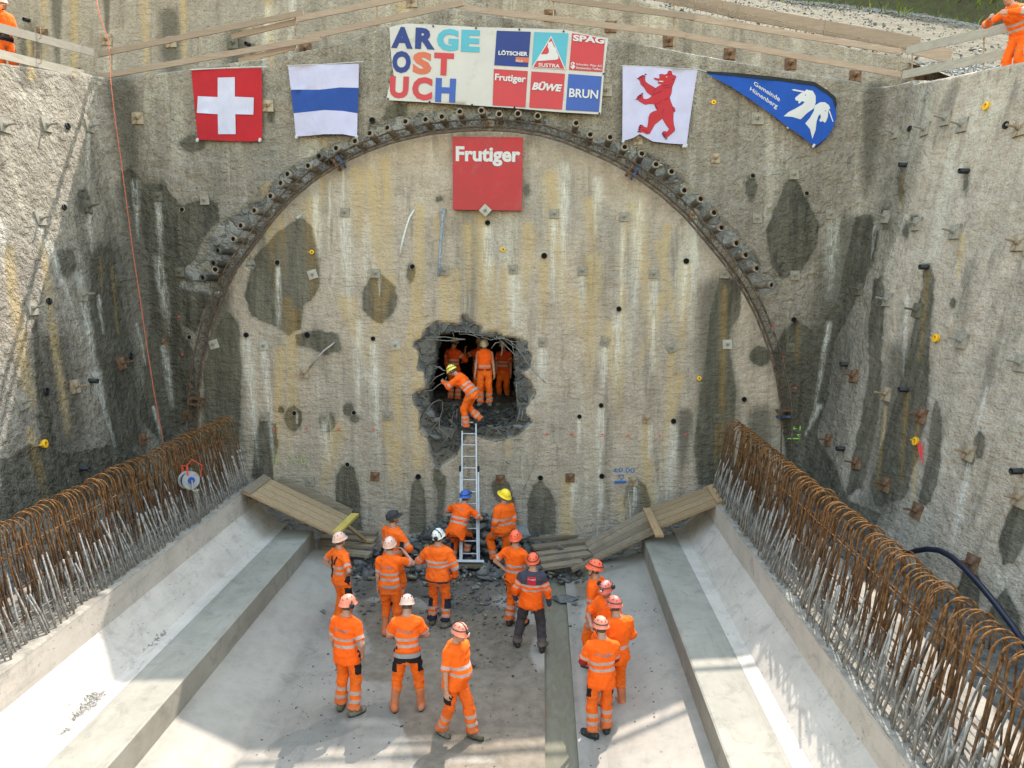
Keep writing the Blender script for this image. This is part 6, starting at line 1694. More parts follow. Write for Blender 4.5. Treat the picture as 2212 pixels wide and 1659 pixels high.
# ================================================================== people
def surface_nets(fn, lo, hi, h):
    lo, hi = np.asarray(lo, float), np.asarray(hi, float)
    n = np.maximum(4, np.ceil((hi - lo) / h).astype(int) + 1)
    ax = [lo[i] + h * np.arange(n[i]) for i in range(3)]
    G = np.stack(np.meshgrid(*ax, indexing='ij'), -1)
    D = fn(G.reshape(-1, 3)).reshape(n)
    S = D < 0
    acc = np.zeros((n[0] - 1, n[1] - 1, n[2] - 1, 3)); cnt = np.zeros((n[0] - 1, n[1] - 1, n[2] - 1))
    sl = lambda o, a: slice(o, n[a] - 1 + o)
    for a in range(3):
        o = [q for q in range(3) if q != a]
        for c0 in (0, 1):
            for c1 in (0, 1):
                p = [0, 0, 0]; p[o[0]] = c0; p[o[1]] = c1
                q = list(p); q[a] = 1
                A = D[sl(p[0], 0), sl(p[1], 1), sl(p[2], 2)]; B = D[sl(q[0], 0), sl(q[1], 1), sl(q[2], 2)]
                m = (A < 0) != (B < 0)
                t = np.where(m, A / np.where(m, A - B, 1), 0)
                v = np.zeros(acc.shape); v[..., o[0]] = c0; v[..., o[1]] = c1; v[..., a] = t
                acc += v * m[..., None]; cnt += m
    act = cnt > 0
    idx = -np.ones(act.shape, int); idx[act] = np.arange(act.sum())
    ijk = np.stack(np.where(act), -1)
    V = lo + h * (ijk + acc[act] / cnt[act][:, None])
    F = []
    for a in range(3):
        b, c = (a + 1) % 3, (a + 2) % 3
        A = np.take(S, range(0, n[a] - 1), a); B = np.take(S, range(1, n[a]), a)
        ch = A != B
        I = np.stack(np.where(ch), -1)
        ok = (I[:, b] > 0) & (I[:, c] > 0) & (I[:, b] < n[b] - 1) & (I[:, c] < n[c] - 1)
        I = I[ok]
        if not len(I): continue
        def cell(db, dc):
            J = I.copy(); J[:, b] -= db; J[:, c] -= dc
            return idx[J[:, 0], J[:, 1], J[:, 2]]
        q = np.stack([cell(1, 1), cell(0, 1), cell(0, 0), cell(1, 0)], -1)
        fl = ~A[tuple(I.T)]
        q[fl] = q[fl][:, ::-1]
        F.append(q)
    F = np.vstack(F)
    return V, F
def rc(P, a, b, ra, rb):
    a, b = np.asarray(a, float), np.asarray(b, float)
    e = b - a; t = np.clip(((P - a) @ e) / (e @ e + 1e-12), 0, 1)
    return np.linalg.norm(P - a - t[:, None] * e, axis=1) - (ra + (rb - ra) * t)
def ell(P, c, r, R=None):
    q = P - np.asarray(c, float)
    if R is not None: q = q @ R
    r = np.asarray(r, float)
    k0 = np.linalg.norm(q / r, axis=1); k1 = np.linalg.norm(q / r ** 2, axis=1)
    return k0 * (k0 - 1) / (k1 + 1e-9)
def rbox(P, c, hs, R, rr):
    q = np.abs((P - np.asarray(c, float)) @ R) - np.asarray(hs, float) + rr
    return np.linalg.norm(np.maximum(q, 0), axis=1) + np.minimum(q.max(1), 0) - rr
def smin(a, b, k):
    h = np.clip(0.5 + 0.5 * (b - a) / k, 0, 1)
    return b + (a - b) * h - k * h * (1 - h)
def loft(P, o, R, hs, ws, ds, ys=None):
    """upright lofted body: at height h half width w, half depth d"""
    q = (P - o) @ R
    h = q[:, 2]
    w = np.interp(h, hs, ws); d = np.interp(h, hs, ds); yc = np.interp(h, hs, ys) if ys is not None else 0
    x, y = q[:, 0] / w, (q[:, 1] - yc) / d
    k = (np.abs(x) ** 2.3 + np.abs(y) ** 2.3) ** (1 / 2.3)
    s = (k - 1) * np.minimum(w, d)
    return np.maximum(s, np.maximum(hs[0] - h, h - hs[-1]))
def rotm(ax, a):
    return np.array(Matrix.Rotation(a, 3, ax))
def ik(S, T, l1, l2, hint):
    S, T, hint = map(lambda q: np.asarray(q, float), (S, T, hint))
    d = T - S; L = np.linalg.norm(d)
    if L > (l1 + l2) * 0.995: T = S + d / L * (l1 + l2) * 0.995; d = T - S; L = np.linalg.norm(d)
    u = d / L
    a = (l1 * l1 - l2 * l2 + L * L) / (2 * L); hh = math.sqrt(max(0, l1 * l1 - a * a))
    n = hint - u * (hint @ u); n /= np.linalg.norm(n) + 1e-9
    return S + u * a + n * hh, T

# ---- cloth materials
def band(m, v, lo, hi, e=0.004):
    return m.math('MULTIPLY', m.ramp(v, lo - e, lo + e), m.ramp(v, hi + e, hi - e))
def folds(m, amp=0.5):
    co = m.coord((1, 1, 0.55))
    nb = m.bump(m.noise(7, 4, 0.55, co, 1.6), 0.05, amp)
    return m.bump(m.noise(300, 2, 0.5, m.coord()), 0.001, 0.3, nb)
STRIPE = (0.40, 0.375, 0.36)
def hivis(name, col, tb=((0.115, 0.16), (0.215, 0.26)), ab=((0.17, 0.215),), upper=None, ucut=0.33, dirt=0.42, hem=None):
    m = N(name); co = m.coord()
    th, al, arm = m.attr('th'), m.attr('al'), m.attr('arm')
    n = m.noise(6, 4, 0.65, co)
    c = m.mix(m.ramp(n, 0.3, 0.75), col, tuple(q * 0.80 for q in col))
    c = m.mix(m.math('MULTIPLY', m.ramp(m.noise(3.2, 5, 0.7, co), 0.56, 0.75), dirt), c, (0.30, 0.16, 0.08))
    oi = m.n('ShaderNodeObjectInfo').outputs['Random']
    c = m.mix(m.ramp(oi, 0.35, 1.0, 0, 0.45), c, tuple(q * f for q, f in zip(col, (0.92, 1.22, 2.5))))
    c = m.mix(m.ramp(oi, 0.5, 0.0, 0, 0.4), c, tuple(q * f for q, f in zip(col, (0.92, 0.78, 1.0))))
    isarm = m.ramp(arm, 0.49, 0.51)
    if upper:
        u = m.math('MAXIMUM', m.math('MULTIPLY', m.ramp(th, ucut - .004, ucut + .004), m.math('SUBTRACT', 1.0, isarm)), m.math('MULTIPLY', isarm, m.ramp(al, 0.10, 0.092)))
        c = m.mix(u, c, upper)
        cuff = m.math('MULTIPLY', isarm, m.ramp(al, 0.40, 0.405)); c = m.mix(cuff, c, upper)
    if hem: c = m.mix(m.ramp(th, hem[0] + .004, hem[0] - .004), c, hem[1])
    s = None
    for lo, hi in tb:
        b = m.math('MULTIPLY', band(m, th, lo, hi), m.math('SUBTRACT', 1.0, isarm)); s = b if s is None else m.math('MAXIMUM', s, b)
    for lo, hi in ab:
        b = m.math('MULTIPLY', band(m, al, lo, hi), isarm); s = b if s is None else m.math('MAXIMUM', s, b)
    if s is not None: c = m.mix(m.math('MULTIPLY', s, 0.92), c, m.mix(m.ramp(n, .3, .7), STRIPE, tuple(q * 0.82 for q in STRIPE)))
    return m.done(c, 0.8, folds(m), spec=0.15)
OR1, OR2 = (0.95, 0.135, 0.010), (0.88, 0.145, 0.014)
S_TEE = hivis('hivis_tee', OR1)
S_LONG = hivis('hivis_long', OR1, ab=((0.20, 0.245), (0.34, 0.385)))
S_PLAIN = hivis('hivis_plain', OR1, tb=((0.10, 0.145),), ab=((0.3, 0.345),), dirt=0.4)
S_JACKET = hivis('softshell', OR1, tb=((0.30, 0.335), (0.215, 0.25)), ab=((0.12, 0.155), (0.20, 0.235)), upper=(0.052, 0.050, 0.068), ucut=0.335)
S_HOOD = hivis('hooded_jacket', OR1, tb=((0.20, 0.24), (0.28, 0.32)), ab=((0.28, 0.32), (0.19, 0.23)), hem=(-0.045, (0.03, 0.028, 0.032)))
S_SHADED = hivis('shaded_jacket', (0.62, 0.075, 0.012), ab=((0.10, 0.145), (0.3, 0.34)))  # orange jacket darkened, the gloom of the hole put into its colour
S_REDUNDER = simple('red_undershirt', (0.22, 0.018, 0.016), 0.85, 0.15, 12)
def trouser_mat(name, col, bands=((0.10, 0.155), (0.215, 0.27)), panel=(0.018, 0.017, 0.020), dirt=0.55):
    m = N(name); co = m.coord(); lg, pan = m.attr('lg'), m.attr('pan')
    n = m.noise(6, 4, 0.65, co)
    c = m.mix(m.ramp(n, 0.3, 0.75), col, tuple(q * 0.78 for q in col))
    c = m.mix(m.math('MULTIPLY', m.ramp(m.noise(2.6, 5, 0.7, co), 0.5, 0.72), dirt), c, (0.27, 0.15, 0.085))
    oi = m.n('ShaderNodeObjectInfo').outputs['Random']
    c = m.mix(m.ramp(oi, 0.2, 1.0, 0, 0.5), c, tuple(q * f for q, f in zip(col, (0.72, 0.72, 1.5))))
    c = m.mix(m.math('MULTIPLY', m.ramp(m.math('ADD', lg, m.math('MULTIPLY', n, 0.25)), 0.30, 0.08), 0.5), c, (0.24, 0.17, 0.12))
    c = m.mix(m.ramp(pan, 0.45, 0.55), c, panel)
    for lo, hi in bands: c = m.mix(m.math('MULTIPLY', band(m, lg, lo, hi), 0.88), c, (0.36, 0.30, 0.265))
    return m.done(c, 0.85, folds(m, 0.7), spec=0.12)
T_OR = trouser_mat('hivis_trousers', OR2); T_PLAIN = trouser_mat('plain_hivis_trousers', OR2, ()); T_ONE = trouser_mat('one_band_trousers', OR2, ((0.12, 0.17),))
T_GREY = trouser_mat('grey_trousers', (0.062, 0.052, 0.050), (), dirt=0.1); T_NAVY = trouser_mat('navy_hem_trousers', OR2, ((0.10, 0.15), (0.20, 0.25)), (0.02, 0.02, 0.035))
B_RUB = simple('orange_rubber_boot', (0.50, 0.14, 0.055), 0.55, 0.2, 8, dirt=(0.30, 0.20, 0.13), dirt_amt=0.5); B_BROWN = simple('dusty_work_boot', (0.105, 0.085, 0.062), 0.85, 0.3, 12, dirt=(0.22, 0.20, 0.17), dirt_amt=0.4); B_BLACK = simple('black_work_boot', (0.022, 0.021, 0.022), 0.7, 0.3, 12, dirt=(0.10, 0.095, 0.085), dirt_amt=0.35); B_GREY = simple('dusty_grey_boot', (0.16, 0.155, 0.15), 0.85, 0.25, 12)
BELT_GREY = simple('grey_belt', (0.26, 0.255, 0.26), 0.7, 0.1, 12); BELT_DARK = simple('dark_belt', (0.03, 0.025, 0.022), 0.7, 0.1, 12); BELT_RED = simple('leather_belt', (0.11, 0.035, 0.022), 0.7, 0.1, 12)
LETTER = simple('grey_reflective_letters', (0.27, 0.21, 0.185), 0.6, 0.1, 30)
def skin_mat():
    m = N('skin'); co = m.coord()
    n = m.noise(12, 4, 0.6, co)
    c = m.mix(m.ramp(n, 0.3, 0.7), (0.36, 0.185, 0.125), (0.45, 0.245, 0.17))
    c = m.mix(m.ramp(m.attr('hair'), 0.4, 0.6), c, m.mix(m.ramp(m.noise(60, 2, .6, co), .4, .6), (0.035, 0.026, 0.02), (0.085, 0.07, 0.058)))
    c = m.mix(m.math('MULTIPLY', m.ramp(m.attr('stub'), 0.4, 0.6), 0.55), c, (0.10, 0.07, 0.055))
    c = m.mix(m.ramp(m.attr('lip'), 0.4, 0.6), c, (0.28, 0.10, 0.08))
    c = m.mix(m.ramp(m.attr('eye'), 0.4, 0.6), c, (0.025, 0.02, 0.018))
    return m.done(c, 0.55, spec=0.35)
SKIN = skin_mat()
def helmet_mat(name, col, dirt=(0.55, 0.42, 0.34), amt=0.3, rough=0.38):
    return simple(name, col, rough, 0.08, 9, dirt=dirt, dirt_amt=amt, spec=0.5)
HM = {'salmon': helmet_mat('salmon_helmet', (0.80, 0.235, 0.15), (0.62, 0.40, 0.32), 0.35), 'pale': helmet_mat('pale_helmet', (0.74, 0.43, 0.34), (0.62, 0.52, 0.44), 0.6), 'orange': helmet_mat('orange_helmet', (0.82, 0.115, 0.045), (0.6, 0.2, 0.12), 0.15), 'red': helmet_mat('dusty_red_helmet', (0.66, 0.13, 0.09), (0.5, 0.3, 0.25), 0.4), 'white': helmet_mat('white_helmet', (0.74, 0.73, 0.70), (0.5, 0.48, 0.44), 0.2), 'blue': helmet_mat('blue_helmet', (0.022, 0.11, 0.46), (0.05, 0.1, 0.3), 0.1), 'yellow': helmet_mat('yellow_helmet', (0.86, 0.60, 0.02), (0.6, 0.45, 0.1), 0.15), 'lemon': helmet_mat('lemon_helmet', (0.84, 0.70, 0.12), (0.6, 0.5, 0.2), 0.2), 'dusty': helmet_mat('dusty_beige_helmet', (0.44, 0.38, 0.30), (0.3, 0.26, 0.2), 0.5), 'cap': simple('dark_cap_fabric', (0.035, 0.037, 0.042), 0.85, 0.3, 12)}
STRAP = simple('helmet_strap', (0.045, 0.032, 0.034), 0.7, 0.2, 20); VENT = simple('vent_dark', (0.012, 0.010, 0.010), 0.9, 0.1, 9); LENS = simple('lamp_lens', (0.72, 0.72, 0.70), 0.2, 0.05, 9); MUFF = simple('earmuff_black', (0.018, 0.018, 0.02), 0.45, 0.1, 9)

TH_H = np.array([-0.16, -0.08, 0.0, 0.08, 0.16, 0.26, 0.36, 0.44, 0.50, 0.545, 0.60])
TW = np.array([0.165, 0.172, 0.172, 0.160, 0.155, 0.166, 0.182, 0.190, 0.160, 0.092, 0.058])
TD = np.array([0.115, 0.125, 0.125, 0.113, 0.108, 0.117, 0.126, 0.118, 0.096, 0.070, 0.055])

def person(label, base, rz, P, outfit, height=1.78, group='workers in orange'):
    s = height / 1.78
    g = lambda k, d=None: P.get(k, d)
    root = thing('person', label, 'person', base, rz, group)
    pel = arr(*g('pelvis', (0, 0, 0.93)))
    lean, side, twist = rad(g('lean', 0)), rad(g('side', 0)), rad(g('twist', 0))
    Rt = rotm('Z', twist) @ rotm('Y', side) @ rotm('X', -lean)           # torso axes: x right, y forward, z up
    T = lambda x, y, z: pel + Rt @ arr(x, y, z)
    belly = g('belly', 0.0); big = g('big', 1.0) * 0.925
    tw, td = TW * big, TD * big
    td2 = td + belly * np.exp(-((TH_H - 0.13) / 0.13) ** 2)
    ys = belly * 0.75 * np.exp(-((TH_H - 0.13) / 0.13) ** 2) + 0.012 * np.exp(-((TH_H - 0.4) / 0.1) ** 2)
    sh = {-1: T(-0.185 * big, 0, 0.455), 1: T(0.185 * big, 0, 0.455)}
    neck = T(0, 0.0, 0.50)
    hy, hp, hr = rad(g('head', (0, 0, 0))[0]), rad(g('head', (0, 0, 0))[1]), rad((*g('head', (0, 0, 0)), 0)[2])
    Rh = rotm('Z', twist * 0.5 + hy) @ rotm('Y', hr) @ rotm('X', -hp)
    hc = neck + (Rt @ arr(0, 0.015, 0.09)) + Rh @ arr(0, 0.02, 0.125)
    Hd = lambda x, y, z: hc + Rh @ arr(x, y, z)
    arms = {}
    for sg, k in ((-1, 'lh'), (1, 'rh')):
        tgt = arr(*g(k, (sg * 0.27, 0.05, 0.82))) * arr(0.88, 1, 1)
        hint = arr(*g(k + 'e', (sg * 0.35, -0.8, -0.2)))
        e, w = ik(sh[sg], tgt, 0.295, 0.255, hint)
        arms[sg] = (sh[sg], e, w)
    legs = {}
    for sg, k in ((-1, 'lf'), (1, 'rf')):
        fx, fy, fz, fr = g(k, (sg * 0.12, 0, 0, -sg * 8))
        hip = pel + rotm('Z', rad(g('hipyaw', 0))) @ arr(sg * 0.092, 0, -0.01)
        ank = arr(fx, fy, fz + 0.085)
        kn, an = ik(hip, ank, 0.425, 0.43, arr(*g(k + 'k', (sg * 0.12, 1, 0))))
        legs[sg] = (hip, kn, an, rotm('Z', rad(fr)), fz)
    sleeve = outfit.get('sleeve', 'short'); bx = outfit.get('boots', 'brown')
    # ------------ the body, one skin
    def f_body(Q):
        d = loft(Q, pel, Rt, TH_H, tw * 0.93, td2 * 0.93, ys)
        for sg in (-1, 1):
            a, e, w = arms[sg]
            d = smin(d, smin(rc(Q, a, e, 0.052, 0.041), rc(Q, e, w, 0.043, 0.028), 0.02), 0.035)
            h, k, n, _, _ = legs[sg]
            d = smin(d, smin(rc(Q, h, k, 0.082, 0.055), rc(Q, k, n, 0.054, 0.038), 0.03), 0.03)
        return smin(d, rc(Q, neck - Rt @ arr(0, 0, 0.03), hc - Rh @ arr(0, 0.01, 0.05), 0.058, 0.055), 0.03)
    def bounds(pts, r):
        q = np.array(pts); return q.min(0) - r, q.max(0) + r
    allp = [pel, neck, hc] + [p for v in arms.values() for p in v] + [p for v in legs.values() for p in v[:3]]
    V, F = surface_nets(f_body, *bounds(allp, 0.22), 0.024)
    VV, FF, off = [V], [F], len(V)
    at = {k: [np.zeros(len(V))] for k in ('hair', 'stub', 'lip', 'eye')}
    # head
    def f_head(Q):
        d = ell(Q, hc + Rh @ arr(0, -0.008, 0.03), (0.076, 0.098, 0.098), Rh)
        d = smin(d, ell(Q, hc + Rh @ arr(0, 0.028, -0.045), (0.058, 0.066, 0.072), Rh), 0.04)
        d = smin(d, ell(Q, hc + Rh @ arr(0, 0.062, -0.092), (0.030, 0.028, 0.022), Rh), 0.03)
        d = smin(d, rc(Q, hc + Rh @ arr(0, 0.088, 0.012), hc + Rh @ arr(0, 0.113, -0.028), 0.011, 0.016), 0.014)
        d = smin(d, ell(Q, hc + Rh @ arr(0, 0.084, 0.028), (0.052, 0.018, 0.012), Rh), 0.02)
        d = smin(d, ell(Q, hc + Rh @ arr(0, 0.084, -0.066), (0.026, 0.013, 0.011), Rh), 0.012)
        for q in (-1, 1):
            d = np.maximum(d, -ell(Q, hc + Rh @ arr(q * 0.033, 0.103, 0.008), (0.017, 0.014, 0.011), Rh) * 1.0)
            d = smin(d, ell(Q, hc + Rh @ arr(q * 0.033, 0.086, 0.008), (0.013, 0.013, 0.010), Rh), 0.004)
            d = smin(d, ell(Q, hc + Rh @ arr(q * 0.080, -0.008, -0.008), (0.011, 0.022, 0.034), Rh), 0.01)
        return smin(d, rc(Q, neck, hc - Rh @ arr(0, 0.01, 0.05), 0.060, 0.055), 0.03)
    V, F = surface_nets(f_head, *bounds([hc, neck], 0.165), 0.0105)
    VV.append(V); FF.append(F + off); off += len(V)
    q = (V - hc) @ Rh
    hair = np.where((q[:, 1] < 0.03) & (q[:, 2] > -0.075 + 0.35 * np.clip(q[:, 1] + .02, 0, 1)) & (np.abs(q[:, 0]) < 0.079) & (q[:, 2] > -0.07), 1.0, 0) + np.where(q[:, 2] > 0.065, 1.0, 0)
    eye = sum(np.exp(-(((q[:, 0] - e * 0.033) / 0.011) ** 2 + ((q[:, 2] - 0.008) / 0.007) ** 2)) for e in (-1, 1)) * (q[:, 1] > 0.06)
    brow = sum(np.exp(-(((q[:, 0] - e * 0.034) / 0.02) ** 2 + ((q[:, 2] - 0.031) / 0.006) ** 2)) for e in (-1, 1)) * (q[:, 1] > 0.06)
    lip = np.exp(-((q[:, 0] / 0.026) ** 2 + ((q[:, 2] + 0.066) / 0.008) ** 2)) * (q[:, 1] > 0.05)
    stub = np.where((q[:, 2] < -0.045) & (q[:, 1] > 0.0), 1.0, 0) * outfit.get('beard', 0.0)
    at['hair'].append(np.clip(np.maximum(hair * outfit.get('hairy', 1.0), brow), 0, 1)); at['eye'].append(np.clip(eye, 0, 1)); at['lip'].append(lip); at['stub'].append(stub)
    # hands
    for sg in (-1, 1):
        a, e, w = arms[sg]
        z = (w - e) / np.linalg.norm(w - e)
        if ('lhd' if sg < 0 else 'rhd') in P:
            z = arr(*P['lhd' if sg < 0 else 'rhd']); z /= np.linalg.norm(z)
        inn = arr(-sg, 0.1, 0.0)
        n = inn - z * (inn @ z); n /= np.linalg.norm(n) + 1e-9           # palm faces inwards
        sd = np.cross(z, n) * 1.0
        if sd @ arr(0, 1, 0.01) < 0: sd = -sd                            # thumb side forward
        R = np.stack([sd, n, z], 1)
        pc = w + z * 0.052
        curl = rad(g('curl', 35))
        segs = []
        for i, (o, L) in enumerate(((0.031, 0.066), (0.011, 0.076), (-0.010, 0.072), (-0.029, 0.056))):
            b0 = w + z * 0.088 + sd * o
            c1 = curl * (0.5 + 0.12 * i); d1 = z * math.cos(c1) + n * math.sin(c1)
            c2 = curl * 1.7; d2 = z * math.cos(c2) + n * math.sin(c2)
            b1 = b0 + d1 * L * 0.52; b2 = b1 + d2 * L * 0.5
            segs += [(b0, b1, 0.0100, 0.0092), (b1, b2, 0.0092, 0.0075)]
        t0 = w + z * 0.030 + sd * 0.028; d1 = z * 0.62 + sd * 0.62 + n * 0.35; d1 /= np.linalg.norm(d1)
        t1 = t0 + d1 * 0.038; d2 = z * 0.85 + sd * 0.25 + n * 0.4; d2 /= np.linalg.norm(d2)
        segs += [(t0, t1, 0.0135, 0.0105), (t1, t1 + d2 * 0.034, 0.0105, 0.0085)]
        def f_hand(Q, w=w, z=z, pc=pc, R=R, segs=segs, e=e):
            d = smin(rbox(Q, pc, (0.041, 0.016, 0.046), R, 0.014), rc(Q, w - z * 0.05, w + z * 0.01, 0.030, 0.027), 0.02)
            for b0, b1, r0, r1 in segs: d = np.minimum(d, smin(d, rc(Q, b0, b1, r0, r1), 0.006))
            return d
        V, F = surface_nets(f_hand, *bounds([w - z * 0.03, pc] + [q[1] for q in segs], 0.045), 0.0075)
        VV.append(V); FF.append(F + off); off += len(V)
        for k in at: at[k].append(np.zeros(len(V)))
    mobj('body', np.vstack(VV) * s, np.vstack(FF), SKIN, root, True, None, {k: np.concatenate(v) for k, v in at.items()}, rel=False)
    # ------------ shirt or jacket
    hem = outfit.get('hem', -0.10); loose = outfit.get('loose', 0.018)
    seed = abs(hash(label)) % 50 if False else sum(map(ord, label)) % 50
    sl = {'short': 0.80, 'none': 0.0, 'long': 2.0, 'elbow': 1.05}[sleeve]
    def f_shirt(Q):
        hq = np.concatenate([[hem], TH_H[TH_H > hem + 0.02]]); hq = np.append(hq[hq < 0.54], 0.552)
        ww = np.interp(hq, TH_H, tw) + loose + 0.020 * np.clip((0.12 - hq) / 0.2, 0, 1)
        dd = np.interp(hq, TH_H, td2) + loose + 0.012 * np.clip((0.12 - hq) / 0.2, 0, 1)
        d = loft(Q, pel, Rt, hq, ww, dd, np.interp(hq, TH_H, ys))
        if sl > 0:
            for sg in (-1, 1):
                a, e, w = arms[sg]
                if sl <= 1.05:
                    m_ = a + (e - a) * min(sl, 1.0)
                    t_ = (e - a) / np.linalg.norm(e - a)
                    dd2 = np.maximum(rc(Q, a - t_ * 0.0, e, 0.067, 0.058 + loose * 0.5), (Q - m_) @ t_)
                    d = smin(d, dd2, 0.035)
                else:
                    w2 = e + (w - e) * 0.96
                    d = smin(d, smin(rc(Q, a, e, 0.069, 0.056 + loose * 0.4), rc(Q, e, w2, 0.054 + loose * 0.4, 0.042), 0.025), 0.035)
        else:
            for sg in (-1, 1): d = np.maximum(d, -(rc(Q, sh[sg] + Rt @ arr(sg * 0.06, 0, -0.02), sh[sg] + Rt @ arr(sg * 0.2, 0, -0.1), 0.085, 0.1)))
        d = d + (fbm(Q * arr(1, 1, 0.8) + 0.03 * np.sin(Q[:, [2, 0, 1]] * 17), 8.0, seed, 3) - 0.5) * 0.030
        d = d - 0.014 * np.clip(1 - 9 * np.abs(fbm(Q * arr(1, 1, 1.5) + 0.05 * np.sin(Q[:, [1, 2, 0]] * 9), 5.0, seed + 9, 2) - 0.5), 0, 1)
        if outfit.get('collar'):
            col = np.maximum(np.abs(rc(Q, neck - Rt @ arr(0, 0.0, 0.0), neck + Rt @ arr(0, 0.01, 0.045), 0.082, 0.076)) - 0.008, ((Q - neck) @ Rt)[:, 2] - 0.045)
            col = np.maximum(col, -((Q - neck) @ Rt)[:, 2] - 0.03)
            d = smin(d, col, 0.012)
        if outfit.get('hood'):
            d = smin(d, ell(Q, T(0, -0.115, 0.475), (0.115, 0.055, 0.085), Rt), 0.03)
        return d
    pts = [T(0, 0, hem), T(0, 0, 0.54), T(0.24, 0.0, 0.4), T(-0.24, 0, 0.4), T(0, 0.16 + belly, 0.1), T(0, -0.2, 0.4), T(0.2, 0, hem), T(-0.2, 0, hem)] + ([p for v in arms.values() for p in v] if sl > 1.05 else [p for v in arms.values() for p in v[:2]])
    V, F = surface_nets(f_shirt, *bounds(pts, 0.10), 0.0165)
    th = ((V - pel) @ Rt)[:, 2]
    da = {}
    for sg in (-1, 1):
        a, e, w = arms[sg]
        d1, d2 = rc(V, a, e, 0.06, 0.055), rc(V, e, w, 0.05, 0.04)
        t1 = np.clip(((V - a) @ (e - a)) / ((e - a) @ (e - a)), 0, 1) * 0.295; t2 = 0.295 + np.clip(((V - e) @ (w - e)) / ((w - e) @ (w - e)), 0, 1) * 0.255
        da[sg] = (np.minimum(d1, d2), np.where(d1 < d2, t1, t2))
    near = np.minimum(da[-1][0], da[1][0]); al = np.where(da[-1][0] < da[1][0], da[-1][1], da[1][1])
    dt = loft(V, pel, Rt, TH_H, tw, td2, ys)
    armf = np.clip(0.5 + (dt - near) / 0.05, 0, 1) * (sl > 0); armf = np.where(al < 0.05, 0, armf)
    name = {'long': 'jacket', 'none': 'vest'}.get(sleeve, 'shirt')
    so = mobj(outfit.get('topname', name), V * s, F, outfit['top'], root, True, None, dict(th=th, al=al, arm=armf), rel=False)
    # lettering on the back
    if outfit.get('letters'):
        bw, zc_ = outfit.get('lw', 0.125), outfit.get('lz', 0.37)
        LV, LF = text_loops('Frutiger', 1.0, 0.012)
        lo, hi = LV.min(0), LV.max(0); LV = (LV - (lo + hi) / 2) / (hi[0] - lo[0]) * 2 * bw
        def trace(xz, y0=-0.45):
            p = np.stack([xz[:, 0], np.full(len(xz), y0), xz[:, 1]], 1)
            for _ in range(40):
                d = f_shirt(pel + p @ Rt.T); p[:, 1] += np.clip(d, -0.02, 0.06) * 0.8
            p[:, 1] -= 0.006
            return pel + p @ Rt.T
        xz = LV + arr(0, zc_)
        if outfit['letters'] == 'badge':
            k = 0.075; gx, gz = np.meshgrid(np.linspace(-k, k, 7), np.linspace(-k, k, 7), indexing='ij')
            pp = trace(np.stack([gx.ravel(), gz.ravel() + zc_ - 0.03], 1)); ii = np.arange(49).reshape(7, 7)
            FFq = np.stack([ii[:-1, :-1], ii[1:, :-1], ii[1:, 1:], ii[:-1, 1:]], -1).reshape(-1, 4)
            mobj('badge', pp * s, FFq, simple('badge_red', (0.45, 0.012, 0.03), 0.7, 0.05, 9), so, rel=False)
            pp = trace(LV * 0.55 + arr(0, zc_ + 0.0)); pp = pp - Rt @ arr(0, 0.004, 0)
            mobj('lettering', pp * s, LF, P_LWHITE, so, rel=False)
        else:
            mobj('lettering', trace(xz) * s, LF, LETTER, so, rel=False)
    if outfit.get('under'):
        mbv, mbf, o2 = [], [], 0
        for sg in (-1, 1):
            a, e, w = arms[sg]
            m0 = a + (e - a) * 0.7; m1 = e + (w - e) * outfit['under']
            f = lambda Q: smin(rc(Q, m0, e, 0.058, 0.054), rc(Q, e, m1, 0.054, 0.045), 0.02)
            V, F = surface_nets(f, *bounds([m0, e, m1], 0.07), 0.016); mobj('undersleeve', V * s, F, outfit.get('underm', S_REDUNDER), root, True, rel=False)
    # ------------ trousers
    rub = bx in ('rubber',)
    def f_tr(Q):
        hq = np.array([-0.13, -0.08, 0.0, 0.03, 0.05]) if hem < -0.03 else np.array([-0.13, -0.08, 0.0, 0.06, 0.11])
        d = loft(Q, pel, Rt, hq, np.interp(hq, TH_H, tw) + (0.012 if hem > -.03 else -0.004), np.interp(hq, TH_H, td) + (0.014 if hem > -.03 else -0.002))
        if abs(lean) > 0.12: d = smin(d, loft(Q, pel, rotm('X', -lean * 0.35), np.array([-0.15, -0.05, 0.04]), np.array([.17, .185, .17]) * big, np.array([.12, .14, .125])), 0.04)
        for sg in (-1, 1):
            h, k, n, _, fz = legs[sg]
            n2 = k + (n - k) * (0.42 if rub else 0.96)
            lg_ = smin(rc(Q, h, k, 0.100, 0.077), rc(Q, k, n2, 0.077, 0.082 if not rub else 0.073), 0.02)
            lg_ = np.maximum(lg_, (Q - (n2 + (n - k) * (0.03))) @ ((n - k) / np.linalg.norm(n - k)))
            d = smin(d, lg_, 0.028)
        w = fbm(Q * arr(0.7, 0.7, 1.3), 10.0, seed + 3, 2) - 0.5
        d = d - 0.014 * np.clip(1 - 9 * np.abs(fbm(Q * arr(1, 1, 1.6), 6.0, seed + 11, 2) - 0.5), 0, 1)
        return d + w * 0.030 + 0.006 * np.sin(Q[:, 2] * 58 + 9 * fbm(Q, 5, seed + 6, 2)) * np.clip((0.42 - Q[:, 2]) / 0.3, 0, 1)
    V, F = surface_nets(f_tr, *bounds([pel + arr(0.2, .15, .12), pel + arr(-.2, -.15, .12)] + [p for v in legs.values() for p in v[:3]], 0.13), 0.0185)
    dl = {sg: np.minimum(rc(V, legs[sg][0], legs[sg][1], .1, .08), rc(V, legs[sg][1], legs[sg][2], .08, .08)) for sg in (-1, 1)}
    sgm = np.where(dl[-1] < dl[1], -1, 1)
    lg = np.zeros(len(V))
